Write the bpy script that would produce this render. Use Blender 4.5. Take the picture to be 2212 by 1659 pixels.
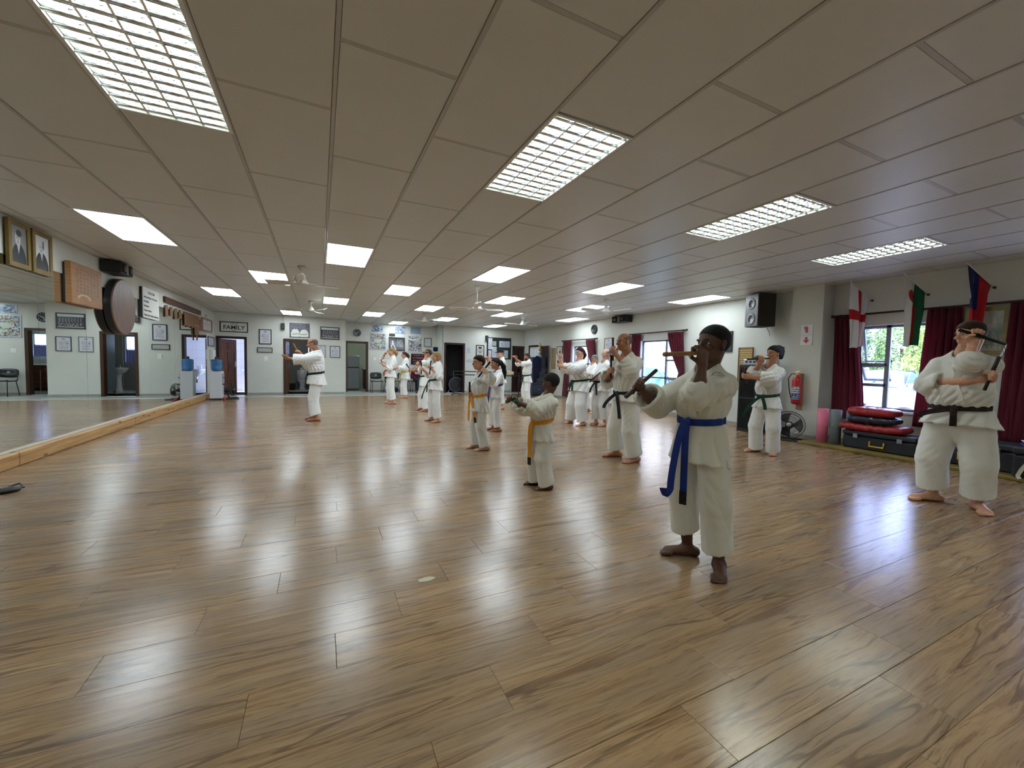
import bpy, math, random
import numpy as np
from mathutils import Vector, Matrix, Euler
from mathutils.bvhtree import BVHTree

for o in list(bpy.data.objects):
    bpy.data.objects.remove(o)
random.seed(7)
rng = np.random.default_rng(7)
SC = bpy.context.scene
COL = SC.collection
PI = math.pi

# ------------------------------------------------------------------ camera, world, sun, exposure
CAMZ = 1.2386
FPX = 872.58
YAW, PITCH, ROLL = 0.4452, -0.0495, -0.0214
cam = bpy.data.cameras.new('camera')
cam.sensor_fit = 'HORIZONTAL'
cam.sensor_width = 36.0
cam.lens = FPX / 2212 * 36.0
cam.clip_start = 0.05
cam.clip_end = 400
camo = bpy.data.objects.new('camera', cam)
COL.objects.link(camo)
f = Vector((math.sin(YAW) * math.cos(PITCH), math.cos(YAW) * math.cos(PITCH), math.sin(PITCH)))
r = Vector((math.cos(YAW), -math.sin(YAW), 0))
d = f.cross(r)
r2 = math.cos(ROLL) * r + math.sin(ROLL) * d
d2 = -math.sin(ROLL) * r + math.cos(ROLL) * d
m = Matrix(((r2.x, -d2.x, -f.x, 0), (r2.y, -d2.y, -f.y, 0), (r2.z, -d2.z, -f.z, CAMZ), (0, 0, 0, 1)))
camo.matrix_world = m
SC.camera = camo

SC.view_settings.view_transform = 'Standard'
SC.view_settings.look = 'None'
SC.view_settings.gamma = 1
SC.view_settings.use_curve_mapping = False
SC.view_settings.exposure = 0.0
SC.cycles.max_bounces = 7
SC.cycles.diffuse_bounces = 4
SC.cycles.glossy_bounces = 4
SC.cycles.transmission_bounces = 4
SC.cycles.transparent_max_bounces = 8
SC.cycles.caustics_refractive = False

W = bpy.data.worlds.new('sky')
SC.world = W
W.use_nodes = True
wn = W.node_tree
wn.nodes.clear()
wo = wn.nodes.new('ShaderNodeOutputWorld')
wb = wn.nodes.new('ShaderNodeBackground')
wb.inputs['Color'].default_value = (0.44, 0.56, 1.0, 1)
wb.inputs['Strength'].default_value = 12.0
wn.links.new(wb.outputs[0], wo.inputs[0])

sun = bpy.data.lights.new('sun', 'SUN')
sun.energy = 22.0
sun.angle = math.radians(0.6)
sun.color = (1.0, 0.95, 0.86)
suno = bpy.data.objects.new('sun', sun)
suno.rotation_euler = (math.radians(18), math.radians(-34), 0)
COL.objects.link(suno)

PANEL_E = 14.0     # luminous ceiling panels
TUBE_E = 40.0     # fluorescent tubes in the louvred fixtures

# ------------------------------------------------------------------ helpers
def link(o, parent=None):
    COL.objects.link(o)
    if parent is not None:
        o.parent = parent
    return o

def tag(o, label=None, cat=None, group=None, kind=None):
    if label: o['label'] = label
    if cat: o['category'] = cat
    if group: o['group'] = group
    if kind: o['kind'] = kind
    return o

def empty(name, label, cat, loc=(0, 0, 0), rz=0.0, group=None, kind=None):
    o = bpy.data.objects.new(name, None)
    o.empty_display_size = 0.1
    o.location = loc
    o.rotation_euler = (0, 0, rz)
    COL.objects.link(o)
    return tag(o, label, cat, group, kind)

def mesh(name, V, F, smooth=False):
    me = bpy.data.meshes.new(name)
    me.from_pydata([tuple(v) for v in V], [], [tuple(q) for q in F])
    if smooth:
        me.polygons.foreach_set('use_smooth', [True] * len(me.polygons))
    me.update()
    return me

def npmesh(name, V, Q, smooth=True):
    """V (n,3) array, Q (m,4) int array"""
    me = bpy.data.meshes.new(name)
    n, mq = len(V), len(Q)
    me.vertices.add(n)
    me.vertices.foreach_set('co', np.asarray(V, np.float32).ravel())
    me.loops.add(mq * 4)
    me.loops.foreach_set('vertex_index', np.asarray(Q, np.int32).ravel())
    me.polygons.add(mq)
    me.polygons.foreach_set('loop_start', np.arange(0, mq * 4, 4, dtype=np.int32))
    me.polygons.foreach_set('loop_total', np.full(mq, 4, np.int32))
    if smooth:
        me.polygons.foreach_set('use_smooth', np.ones(mq, bool))
    me.update(calc_edges=True)
    return me

def obm(name, me, mat, parent=None, loc=(0, 0, 0), rot=(0, 0, 0), scale=None):
    o = bpy.data.objects.new(name, me)
    if mat is not None and not me.materials:
        me.materials.append(mat)
    o.location = loc
    o.rotation_euler = rot
    if scale: o.scale = scale
    return link(o, parent)

class G:
    """collects geometry for one mesh"""
    def __init__(s):
        s.V, s.F = [], []
    def add(s, V, F):
        n = len(s.V)
        s.V += [tuple(v) for v in V]
        s.F += [tuple(i + n for i in q) for q in F]
        return s
    def box(s, x0, x1, y0, y1, z0, z1):
        V = [(x, y, z) for x in (x0, x1) for y in (y0, y1) for z in (z0, z1)]
        return s.add(V, [(0, 1, 3, 2), (4, 6, 7, 5), (0, 4, 5, 1), (2, 3, 7, 6), (0, 2, 6, 4), (1, 5, 7, 3)])
    def bev(s, x0, x1, y0, y1, z0, z1, b=0.01):
        """box with chamfered edges"""
        V, F, ix = [], [], {}
        xs, ys, zs = (x0, x1), (y0, y1), (z0, z1)
        sg = (1, -1)
        for i in (0, 1):
            for j in (0, 1):
                for k in (0, 1):
                    c = (xs[i], ys[j], zs[k])
                    for a in range(3):
                        p = [c[0] + sg[i] * b, c[1] + sg[j] * b, c[2] + sg[k] * b]
                        p[a] = c[a]
                        ix[i, j, k, a] = len(V)
                        V.append(p)
        for a in range(3):
            o1, o2 = (a + 1) % 3, (a + 2) % 3
            for sd in (0, 1):
                q = []
                for u, w in ((0, 0), (1, 0), (1, 1), (0, 1)):
                    t = [0, 0, 0]; t[a] = sd; t[o1] = u; t[o2] = w
                    q.append(ix[t[0], t[1], t[2], a])
                F.append(q if sd else q[::-1])
        for a in range(3):
            o1, o2 = (a + 1) % 3, (a + 2) % 3
            for u in (0, 1):
                for w in (0, 1):
                    t0 = [0, 0, 0]; t0[o1] = u; t0[o2] = w; t0[a] = 0
                    t1 = t0[:]; t1[a] = 1
                    F.append((ix[(*t0, o1)], ix[(*t1, o1)], ix[(*t1, o2)], ix[(*t0, o2)]))
        for i in (0, 1):
            for j in (0, 1):
                for k in (0, 1):
                    F.append((ix[i, j, k, 0], ix[i, j, k, 1], ix[i, j, k, 2]))
        return s.add(V, F)
    def tube(s, pts, r, n=8, cap=True, closed=False, flat=1.0):
        pts = [Vector(p) for p in pts]
        rs = r if isinstance(r, (list, tuple)) else [r] * len(pts)
        V, F = [], []
        m_ = len(pts)
        up = Vector((0, 0, 1))
        prev = None
        for i, p in enumerate(pts):
            a = pts[(i - 1) % m_] if (closed or i > 0) else p
            b = pts[(i + 1) % m_] if (closed or i < m_ - 1) else p
            t = (b - a).normalized()
            if prev is None:
                ref = up if abs(t.dot(up)) < .95 else Vector((1, 0, 0))
                u = t.cross(ref).normalized()
            else:
                u = (prev - t * prev.dot(t)).normalized()
            prev = u
            w = t.cross(u)
            for k in range(n):
                an = 2 * PI * k / n
                V.append(p + (u * math.cos(an) + w * math.sin(an) * flat) * rs[i])
        for i in range(m_ if closed else m_ - 1):
            for k in range(n):
                a, b = i * n + k, i * n + (k + 1) % n
                c, dd = ((i + 1) % m_) * n + (k + 1) % n, ((i + 1) % m_) * n + k
                F.append((a, b, c, dd))
        if cap and not closed:
            F.append(tuple(range(n))[::-1])
            F.append(tuple(range((m_ - 1) * n, m_ * n)))
        return s.add(V, F)
    def lathe(s, prof, n=20, ax='z', c=(0, 0, 0)):
        """prof [(r, h)...]"""
        V, F = [], []
        for (rr, h) in prof:
            for k in range(n):
                an = 2 * PI * k / n
                p = (rr * math.cos(an), rr * math.sin(an), h)
                if ax == 'x': p = (p[2], p[0], p[1])
                if ax == 'y': p = (p[1], p[2], p[0])
                V.append((p[0] + c[0], p[1] + c[1], p[2] + c[2]))
        for i in range(len(prof) - 1):
            for k in range(n):
                F.append((i * n + k, i * n + (k + 1) % n, (i + 1) * n + (k + 1) % n, (i + 1) * n + k))
        F.append(tuple(range(n))[::-1])
        F.append(tuple(range((len(prof) - 1) * n, len(prof) * n)))
        return s.add(V, F)
    def prism(s, poly, y0, y1, ax='y'):
        """polygon in (x,z) extruded along y (or (y,z) along x, (x,y) along z)"""
        n = len(poly)
        V = []
        for t in (y0, y1):
            for (a, b) in poly:
                V.append((a, t, b) if ax == 'y' else (t, a, b) if ax == 'x' else (a, b, t))
        F = [tuple(range(n)), tuple(range(2 * n - 1, n - 1, -1))]
        for i in range(n):
            j = (i + 1) % n
            F.append((i, i + n, j + n, j))
        return s.add(V, F)
    def sheet(s, fn, nu, nv, thick=0.0):
        """fn(u,v) -> point, u,v in 0..1; optional thickness along y"""
        V, F = [], []
        for i in range(nu + 1):
            for j in range(nv + 1):
                V.append(fn(i / nu, j / nv))
        for i in range(nu):
            for j in range(nv):
                a = i * (nv + 1) + j
                F.append((a, a + 1, a + nv + 2, a + nv + 1))
        return s.add(V, F)
    def ob(s, name, mat, parent=None, loc=(0, 0, 0), rot=(0, 0, 0), smooth=False, auto=False):
        me = mesh(name, s.V, s.F, smooth)
        if auto:
            me.polygons.foreach_set('use_smooth', [True] * len(me.polygons))
            try: me.set_sharp_from_angle(angle=math.radians(35))
            except Exception: pass
        return obm(name, me, mat, parent, loc, rot)

def ribbon(pts, nrm, width, thick):
    """flat strap along pts; nrm: list of facing normals"""
    g = G()
    V, F = [], []
    pts = [Vector(p) for p in pts]
    n = len(pts)
    for i, p in enumerate(pts):
        t = (pts[min(i + 1, n - 1)] - pts[max(i - 1, 0)]).normalized()
        nn = Vector(nrm[i] if isinstance(nrm, list) else nrm)
        nn = (nn - t * nn.dot(t)).normalized()
        w = t.cross(nn)
        for a, b in ((-1, 0), (1, 0), (1, 1), (-1, 1)):
            V.append(p + w * (a * width / 2) + nn * (b * thick))
    for i in range(n - 1):
        for k in range(4):
            a, b = i * 4 + k, i * 4 + (k + 1) % 4
            F.append((a, b, b + 4, a + 4))
    F.append((3, 2, 1, 0)); e = (n - 1) * 4
    F.append((e, e + 1, e + 2, e + 3))
    return g.add(V, F)

# ------------------------------------------------------------------ materials
class X:
    """tiny expression wrapper over shader math nodes"""
    def __init__(s, nt, v): s.nt, s.v = nt, v
    def _m(s, op, b=None, c=None, rev=False):
        n = s.nt.nodes.new('ShaderNodeMath'); n.operation = op
        args = [s, b] if not rev else [b, s]
        if c is not None: args.append(c)
        for i, a in enumerate(args):
            if a is None: continue
            if isinstance(a, X): a = a.v
            if isinstance(a, (int, float)): n.inputs[i].default_value = a
            else: s.nt.links.new(a, n.inputs[i])
        return X(s.nt, n.outputs[0])
    def __add__(s, b): return s._m('ADD', b)
    __radd__ = __add__
    def __sub__(s, b): return s._m('SUBTRACT', b)
    def __rsub__(s, b): return s._m('SUBTRACT', b, rev=True)
    def __mul__(s, b): return s._m('MULTIPLY', b)
    __rmul__ = __mul__
    def __truediv__(s, b): return s._m('DIVIDE', b)
    def gt(s, b): return s._m('GREATER_THAN', b)
    def lt(s, b): return s._m('LESS_THAN', b)
    def fract(s): return s._m('FRACT')
    def floor(s): return s._m('FLOOR')
    def abs(s): return s._m('ABSOLUTE')
    def sin(s): return s._m('SINE')
    def sqrt(s): return s._m('SQRT')
    def max(s, b): return s._m('MAXIMUM', b)
    def min(s, b): return s._m('MINIMUM', b)
    def pw(s, b): return s._m('POWER', b)

def _sock(nt, inp, v):
    if isinstance(v, X): v = v.v
    if isinstance(v, (int, float)): inp.default_value = v
    elif isinstance(v, (tuple, list)):
        inp.default_value = (*v, 1) if len(v) == 3 and len(inp.default_value) == 4 else v
    else: nt.links.new(v, inp)

def cmix(nt, fac, a, b, mode='MIX'):
    n = nt.nodes.new('ShaderNodeMix'); n.data_type = 'RGBA'; n.blend_type = mode
    _sock(nt, n.inputs[0], fac); _sock(nt, n.inputs[6], a); _sock(nt, n.inputs[7], b)
    return n.outputs[2]

def comb(nt, x, y, z):
    n = nt.nodes.new('ShaderNodeCombineXYZ')
    for i, v in enumerate((x, y, z)): _sock(nt, n.inputs[i], v)
    return n.outputs[0]

def noise(nt, vec, scale, detail=2.0, rough=.5, dist=0.0):
    n = nt.nodes.new('ShaderNodeTexNoise')
    _sock(nt, n.inputs['Vector'], vec)
    n.inputs['Scale'].default_value = scale
    n.inputs['Detail'].default_value = detail
    n.inputs['Roughness'].default_value = rough
    n.inputs['Distortion'].default_value = dist
    return X(nt, n.outputs['Fac'])

def wnoise(nt, vec):
    n = nt.nodes.new('ShaderNodeTexWhiteNoise'); n.noise_dimensions = '3D'
    _sock(nt, n.inputs['Vector'], vec)
    return X(nt, n.outputs['Value']), n.outputs['Color']

def ramp(nt, fac, stops):
    n = nt.nodes.new('ShaderNodeValToRGB')
    el = n.color_ramp.elements
    while len(el) < len(stops): el.new(.5)
    for e, (p, c) in zip(el, stops):
        e.position = p; e.color = (*c, 1)
    _sock(nt, n.inputs[0], fac)
    return n.outputs[0]

def coords(nt, which='Generated'):
    n = nt.nodes.new('ShaderNodeTexCoord')
    return n.outputs[which]

def xyz(nt, sock):
    n = nt.nodes.new('ShaderNodeSeparateXYZ'); nt.links.new(sock, n.inputs[0])
    return [X(nt, o) for o in n.outputs]

def bump(nt, h, strength=.3, dist=.01):
    n = nt.nodes.new('ShaderNodeBump')
    n.inputs['Strength'].default_value = strength
    n.inputs['Distance'].default_value = dist
    _sock(nt, n.inputs['Height'], h)
    return n.outputs[0]

def srgb(*c):
    return tuple((v / 255 / 12.92) if v / 255 <= .04045 else ((v / 255 + .055) / 1.055) ** 2.4 for v in c)

def mat(name, col, rough=.6, metal=0., spec=.5, vary=0.0, vscale=6.0, bmp=0.0, bscale=60.0, coat=0., sheen=0., sss=0., build=None):
    M = bpy.data.materials.new(name)
    M.use_nodes = True
    nt = M.node_tree
    b = nt.nodes['Principled BSDF']
    b.inputs['Base Color'].default_value = (*col, 1)
    b.inputs['Roughness'].default_value = rough
    b.inputs['Metallic'].default_value = metal
    b.inputs['Specular IOR Level'].default_value = spec
    if coat: b.inputs['Coat Weight'].default_value = coat; b.inputs['Coat Roughness'].default_value = .15
    if sheen: b.inputs['Sheen Weight'].default_value = sheen
    if sss:
        b.inputs['Subsurface Weight'].default_value = sss
        b.inputs['Subsurface Radius'].default_value = (.02, .008, .004)
        b.inputs['Subsurface Scale'].default_value = .3
    if vary:
        nf = noise(nt, coords(nt, 'Object'), vscale, 4)
        c = cmix(nt, 1.0, col, ramp(nt, nf, [(.3, (1 - vary,) * 3), (.7, (1 + vary,) * 3)]), 'MULTIPLY')
        nt.links.new(c, b.inputs['Base Color'])
    if bmp:
        nt.links.new(bump(nt, noise(nt, coords(nt, 'Object'), bscale, 3), bmp, .004), b.inputs['Normal'])
    if build:
        c = build(nt, b)
        if c is not None: _sock(nt, b.inputs['Base Color'], c)
    return M

def emit(name, col, strength):
    M = bpy.data.materials.new(name); M.use_nodes = True
    nt = M.node_tree; nt.nodes.clear()
    o = nt.nodes.new('ShaderNodeOutputMaterial'); e = nt.nodes.new('ShaderNodeEmission')
    e.inputs[0].default_value = (*col, 1); e.inputs[1].default_value = strength
    nt.links.new(e.outputs[0], o.inputs[0])
    return M

def wood(name, c1, c2, axis=0, scale=4.0, rough=.5, spec=.4, coat=0.):
    def bld(nt, b):
        p = xyz(nt, coords(nt, 'Object'))
        st = [1.0, 1.0, 1.0]; st[axis] = .08
        v = comb(nt, p[0] * st[0], p[1] * st[1], p[2] * st[2])
        a = noise(nt, v, scale * 6, 5, .6, 1.0)
        return ramp(nt, a, [(.3, c1), (.52, c2), (.7, tuple((x + y) / 2 for x, y in zip(c1, c2)))])
    return mat(name, c1, rough, 0, spec, coat=coat, build=bld)

def glassmat(name, tint=(1, 1, 1), refl=.08, rough=0.0):
    M = bpy.data.materials.new(name); M.use_nodes = True
    nt = M.node_tree; nt.nodes.clear()
    o = nt.nodes.new('ShaderNodeOutputMaterial')
    mx = nt.nodes.new('ShaderNodeMixShader'); tr = nt.nodes.new('ShaderNodeBsdfTransparent'); gl = nt.nodes.new('ShaderNodeBsdfGlossy')
    tr.inputs[0].default_value = (*tint, 1); gl.inputs['Roughness'].default_value = rough
    mx.inputs[0].default_value = refl
    nt.links.new(tr.outputs[0], mx.inputs[1]); nt.links.new(gl.outputs[0], mx.inputs[2]); nt.links.new(mx.outputs[0], o.inputs[0])
    return M

M_ = {}
M_['wall'] = mat('wall paint', (.60, .60, .545), .85, spec=.2, vary=.05, vscale=1.3, bmp=.25, bscale=45)
M_['ceil'] = mat('ceiling board', (.63, .625, .59), .40, spec=.5, vary=.03, vscale=2, bmp=.06, bscale=220)
M_['bar'] = mat('ceiling bar', (.46, .445, .41), .4, metal=0.1)
M_['slab'] = mat('slab', (.2, .2, .2), .9)
M_['white'] = mat('white plastic', (.78, .78, .76), .4)
M_['white_paint'] = mat('white enamel', (.74, .75, .72), .35, vary=.03)
M_['black'] = mat('black plastic', (.012, .012, .013), .45, vary=.2)
M_['black_soft'] = mat('black fabric', (.011, .011, .012), .9, spec=.2, vary=.3, bmp=.3, bscale=200)
M_['dark'] = mat('charcoal', (.03, .03, .032), .5)
M_['chrome'] = mat('chrome', (.75, .76, .78), .18, metal=1)
M_['alu'] = mat('louvre aluminium', (.82, .84, .83), .20, metal=1.0)
M_['steel'] = mat('steel', (.45, .46, .47), .35, metal=.9)
M_['brass'] = mat('brass', (.62, .46, .18), .3, metal=1)
M_['darkwood'] = wood('dark wood', srgb(62, 30, 20), srgb(38, 16, 12), 2, 3)
M_['frame_wood'] = wood('door frame wood', srgb(88, 52, 28), srgb(60, 34, 18), 2, 3, .45)
M_['doorwood'] = wood('door wood', srgb(150, 98, 58), srgb(112, 68, 38), 2, 3, .45)
M_['pine'] = wood('pine', srgb(196, 156, 100), srgb(160, 112, 62), 1, 3, .5)
M_['redwood'] = wood('red wood', srgb(104, 52, 36), srgb(72, 34, 24), 0, 3, .45)
M_['tagwood'] = wood('tag wood', srgb(150, 108, 62), srgb(116, 78, 42), 2, 4, .5)
M_['discwood'] = wood('disc wood', srgb(132, 90, 66), srgb(92, 58, 40), 2, 2.2, .5)
M_['gold'] = mat('gold frame', srgb(120, 98, 48), .45, metal=.35, vary=.15)
M_['blackframe'] = mat('black frame', (.012, .012, .014), .35)
M_['mirror'] = mat('mirror silver', (.80, .84, .82), .0, metal=1)
M_['glass'] = glassmat('window glass')
M_['red'] = mat('red enamel', srgb(176, 24, 26), .3)
M_['redvinyl'] = mat('red vinyl', srgb(150, 24, 26), .4, vary=.15, bmp=.3, bscale=18)
M_['yellow'] = mat('yellow plastic', srgb(214, 176, 40), .4)
M_['skirt'] = mat('skirting tile', srgb(150, 148, 138), .5, vary=.08)
M_['tile'] = mat('floor tile', srgb(176, 178, 172), .22, vary=.04)
M_['blue'] = mat('blue enamel', srgb(40, 70, 150), .4)
M_['navy'] = mat('navy cloth', srgb(26, 30, 52), .9, spec=.2, vary=.2)
M_['maroon_cloth'] = mat('maroon knit', srgb(82, 22, 36), .9, spec=.2, vary=.2)
# ------------------------------------------------------------------ the room
H = 2.7496
XL, XR = -3.09, 8.25
YA, YB, YC, YBACK = 16.16, 17.15, 16.10, -4.0
LX0, LY0 = 0.0794, 2.1539          # ceiling grid origin

def laneX(i): return LX0 + .6 * i
def rowY(n): return LY0 + .6 * n if n <= 4 else LY0 + 2.4 + .62 * (n - 4)

def project(x, y, z):
    v = Vector((x, y, z)) - Vector((0, 0, CAMZ))
    c = v.dot(f)
    if c < .1: return None
    return 1106 + FPX * v.dot(r2) / c, 829.5 + FPX * v.dot(d2) / c, c

def wallbox(name, axis, p0, p1, u0, u1, z0, z1, opens, mat_):
    """wall slab between p0..p1 on its thickness axis ('x' or 'y'), u0..u1 along, openings (u0,u1,z0,z1)"""
    g = G()
    us = sorted({u0, u1, *[o[0] for o in opens], *[o[1] for o in opens]})
    zs = sorted({z0, z1, *[o[2] for o in opens], *[o[3] for o in opens]})
    us = [u for u in us if u0 <= u <= u1]; zs = [z for z in zs if z0 <= z <= z1]
    for a, b in zip(us, us[1:]):
        run = None
        for c, d_ in zip(zs, zs[1:]):
            hole = any(o[0] <= (a + b) / 2 <= o[1] and o[2] <= (c + d_) / 2 <= o[3] for o in opens)
            if hole:
                if run: g.box(*((p0, p1, a, b) if axis == 'x' else (a, b, p0, p1)), *run); run = None
            else:
                run = (run[0], d_) if run else (c, d_)
        if run: g.box(*((p0, p1, a, b) if axis == 'x' else (a, b, p0, p1)), *run)
    return tag(g.ob(name, mat_), kind='structure')

D1 = (-3.0, -2.26, 0, 1.90)
D2 = (-1.08, -.32, 0, 1.90)
D3 = (.97, 1.71, 0, 1.95)
D4 = (4.64, 5.42, 0, 2.0)
W1 = (11.05, 12.26, .55, 1.92)
W2 = (7.45, 8.85, .52, 1.97)
W3 = (2.77, 3.72, .62, 2.0)
W4 = (.35, 1.75, .62, 2.0)
HT = H + .17
wallbox('wall_left', 'x', XL - .16, XL, YBACK - .16, YA + .16, -.05, HT, [], M_['wall'])
wallbox('wall_far_left', 'y', YA, YA + .16, XL, .88, -.05, HT, [D1, D2], M_['wall'])
wallbox('wall_return_left', 'x', .72, .88, YA + .16, YB + .16, -.05, HT, [], M_['wall'])
wallbox('wall_far_middle', 'y', YB, YB + .16, .88, 4.56, -.05, HT, [D3], M_['wall'])
wallbox('wall_return_right', 'x', 4.56, 4.62, YC + .1, YB + .16, -.05, HT, [], M_['wall'])
wallbox('wall_far_right', 'y', YC, YC + .16, 4.56, XR, -.05, HT, [D4], M_['wall'])
wallbox('wall_right', 'x', XR, XR + .2, YBACK - .16, YC + .16, -.05, HT, [W1, W2, W3, W4], M_['wall'])
wallbox('wall_back', 'y', YBACK - .16, YBACK, XL, XR, -.05, HT, [], M_['wall'])
tag(G().box(7.92, XR, 4.08, 4.60, 0, H + .02).ob('pillar', M_['wall']), kind='structure')

# skirting
def skirt(name, g): tag(g.ob(name, M_['skirt']), kind='structure')
g = G(); t = .014; hs = .075
for a, b in ((D1[1] + .06, D2[0] - .06), (D2[1] + .06, .88)): g.box(a, b, YA - t, YA, 0, hs)
skirt('baseboard_far_left', g)
g = G().box(D3[1] + .06, 4.56, YB - t, YB, 0, hs); g.box(.88, .88 + t, YA, YB, 0, hs); skirt('baseboard_far_middle', g)
g = G().box(D4[1] + .06, 7.6, YC - t, YC, 0, hs); skirt('baseboard_far_right', g)
g = G().box(XR - t, XR, 4.6, 13.7, 0, hs); g.box(XR - t, XR, YBACK, 4.08, 0, hs)
g.box(7.92 - t, 7.92, 4.08 - t, 4.6 + t, 0, hs); skirt('baseboard_right', g)
g = G().box(XL, XL + t, 15.1, YA, 0, hs); g.box(XL, XL + t, YBACK, 3.2, 0, hs); skirt('baseboard_left', g)

# ------------------------------------------------------------------ floor: laminate planks
PW, PL = .2315, 1.166
PY0, PX0 = 1.7045, .061
def plank_mat(nt, b):
    p = xyz(nt, coords(nt, 'Object') if False else nt.nodes.new('ShaderNodeNewGeometry').outputs['Position'])
    row = ((p[1] - PY0) / PW).floor()
    colm = ((p[0] - PX0 - row * .3) / PL).floor()
    rnd, rc = wnoise(nt, comb(nt, row, colm, 0.0))
    rx = xyz(nt, rc)
    # long, slightly wandering grain
    wav = noise(nt, comb(nt, p[0] * .9, p[1] * 3.0, rnd * 40), 1.3, 3, .55) - .5
    yy = p[1] + wav * .10 + rnd * 17
    v1 = comb(nt, p[0] * .42 + rx[1] * 30, yy * 9.5, 0.0)
    a = noise(nt, v1, 1.6, 6, .62, .5)
    v2 = comb(nt, p[0] * 1.8 + rx[2] * 50, yy * 30, 3.0)
    fine = noise(nt, v2, 3.2, 4, .65)
    v3 = comb(nt, p[0] * .7 + rx[0] * 20, yy * 5.0, 9.0)
    blot = noise(nt, v3, 1.1, 3, .5)
    base = ramp(nt, a, [(.24, srgb(84, 58, 38)), (.37, srgb(126, 96, 66)), (.46, srgb(168, 139, 103)), (.54, srgb(140, 111, 80)), (.64, srgb(178, 151, 116)), (.78, srgb(104, 76, 52))])
    c = cmix(nt, blot.gt(-1) * ((blot - .42) * 3.0).max(0.0).min(.55), base, srgb(142, 124, 104))
    c = cmix(nt, ((fine - .56) * 5.0).max(0.0).min(.45), c, srgb(74, 52, 36))
    # thin dark vein lines
    ln = (noise(nt, comb(nt, p[0] * .35 + rx[0] * 60, yy * 6.0, 5.0), 1.5, 2, .5) - .5).abs()
    c = cmix(nt, ((.012 - ln) * 80).max(0.0).min(.5), c, srgb(66, 45, 30))
    c = cmix(nt, 1.0, c, ramp(nt, rnd, [(0, (.90, .87, .86)), (1, (1.10, 1.06, 1.05))]), 'MULTIPLY')
    _sock(nt, b.inputs['Roughness'], .17 + fine * .10)
    hgt = fine * .5 + a * .6
    nt.links.new(bump(nt, hgt, .10, .004), b.inputs['Normal'])
    return c
M_['plank'] = mat('laminate plank', srgb(160, 130, 95), .3, spec=.5, build=plank_mat)
M_['gap'] = mat('dark joint base', (.03, .022, .016), .9)  # dark brown slab colour that shows in the plank joints
floor = tag(G().box(XL - .1, XR + .1, YBACK - .1, YB + .15, -.12, -.009).ob('floor', M_['gap']), kind='structure')

pl = []
yA = 15.15
row = int(math.floor((YBACK - PY0) / PW))
while PY0 + row * PW < yA:
    y0, y1 = max(YBACK, PY0 + row * PW), min(yA, PY0 + (row + 1) * PW)
    off = PX0 + .3 * row
    k = int(math.floor((XL - off) / PL))
    while off + k * PL < XR:
        x0, x1 = max(XL, off + k * PL), min(XR, off + (k + 1) * PL)
        if x1 - x0 > .02 and y1 - y0 > .02:
            pr = [project(x, y, 0) for x in (x0, x1) for y in (y0, y1)]
            area = 0
            if all(pr):
                xs = [min(max(q[0], 0), 2212) for q in pr]; ys = [min(max(q[1], 0), 1659) for q in pr]
                area = (max(xs) - min(xs)) * (max(ys) - min(ys)) * .5
            elif any(pr): area = 1e4 if any(q and -300 < q[0] < 2500 for q in pr) else 0
            pl.append((area, x0, x1, y0, y1))
        k += 1
    row += 1
pl.sort(key=lambda q: -q[0])
shared = {}
rest = G()
for n_, (area, x0, x1, y0, y1) in enumerate(pl):
    e = .0007
    if n_ < 290 and area > 0:
        key = (round(x1 - x0, 3), round(y1 - y0, 3))
        if key not in shared:
            shared[key] = mesh('plank', *(lambda q: (q.V, q.F))(G().bev(e, key[0] - e, e, key[1] - e, -.008, 0, .0009)))
        obm('plank', shared[key], M_['plank'], floor, (x0, y0, 0))
    else:
        rest.box(x0 + e, x1 - e, y0 + e, y1 - e, -.008, 0)
tag(rest.ob('plank_field', M_['plank'], floor), kind='stuff')
tl = G()
x = XL
while x < XR:
    y = yA
    while y < YB + .1:
        tl.box(x + .002, min(x + .33, XR) - .002, y + .002, y + .33 - .002, -.009, -.001 if y > yA else 0)
        y += .33
    x += .33
tag(tl.ob('tile_field', M_['tile'], floor), kind='stuff')
tag(G().bev(XL + .2, 4.9, yA - .025, yA + .03, 0, .008, .003).ob('trim_1', mat('aluminium trim', srgb(196, 198, 190), .35, metal=.4)), kind='structure')

# ------------------------------------------------------------------ ceiling
ceil = tag(G().box(XL - .16, XR + .2, YBACK - .16, YB + .3, H + .16, H + .36).ob('ceiling', M_['slab']), kind='structure')  # unseen slab above the boards, added to keep outside light from leaking in
LIGHTS = [(-2, 0, 'L'), (2, 0, 'L'), (6, 0, 'L'), (10, 0, 'L'),
          (-4, -6, 'L'), (0, -6, 'L'), (4, -6, 'L'), (8, -6, 'L'), (-2, -10, 'L'), (2, -10, 'L'), (6, -10, 'L'), (10, -10, 'L'),  # unseen fixtures behind the camera, added to brighten the near hall
          (-4, 6), (0, 6), (4, 6), (8, 6), (12, 6), (-2, 10), (2, 10), (6, 10), (10, 10),
          (-4, 14), (0, 14), (4, 14), (8, 14), (12, 14), (-2, 20), (2, 18), (6, 18), (4, 22), (10, 20)]
taken = {(l[0], n) for l in LIGHTS for n in (l[1], l[1] + 1)}
shared = {}
rear = G()
def laneEnd(i):
    c = laneX(i) + .3
    return YA if c < .88 else YB if c < 4.56 else YC
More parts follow.
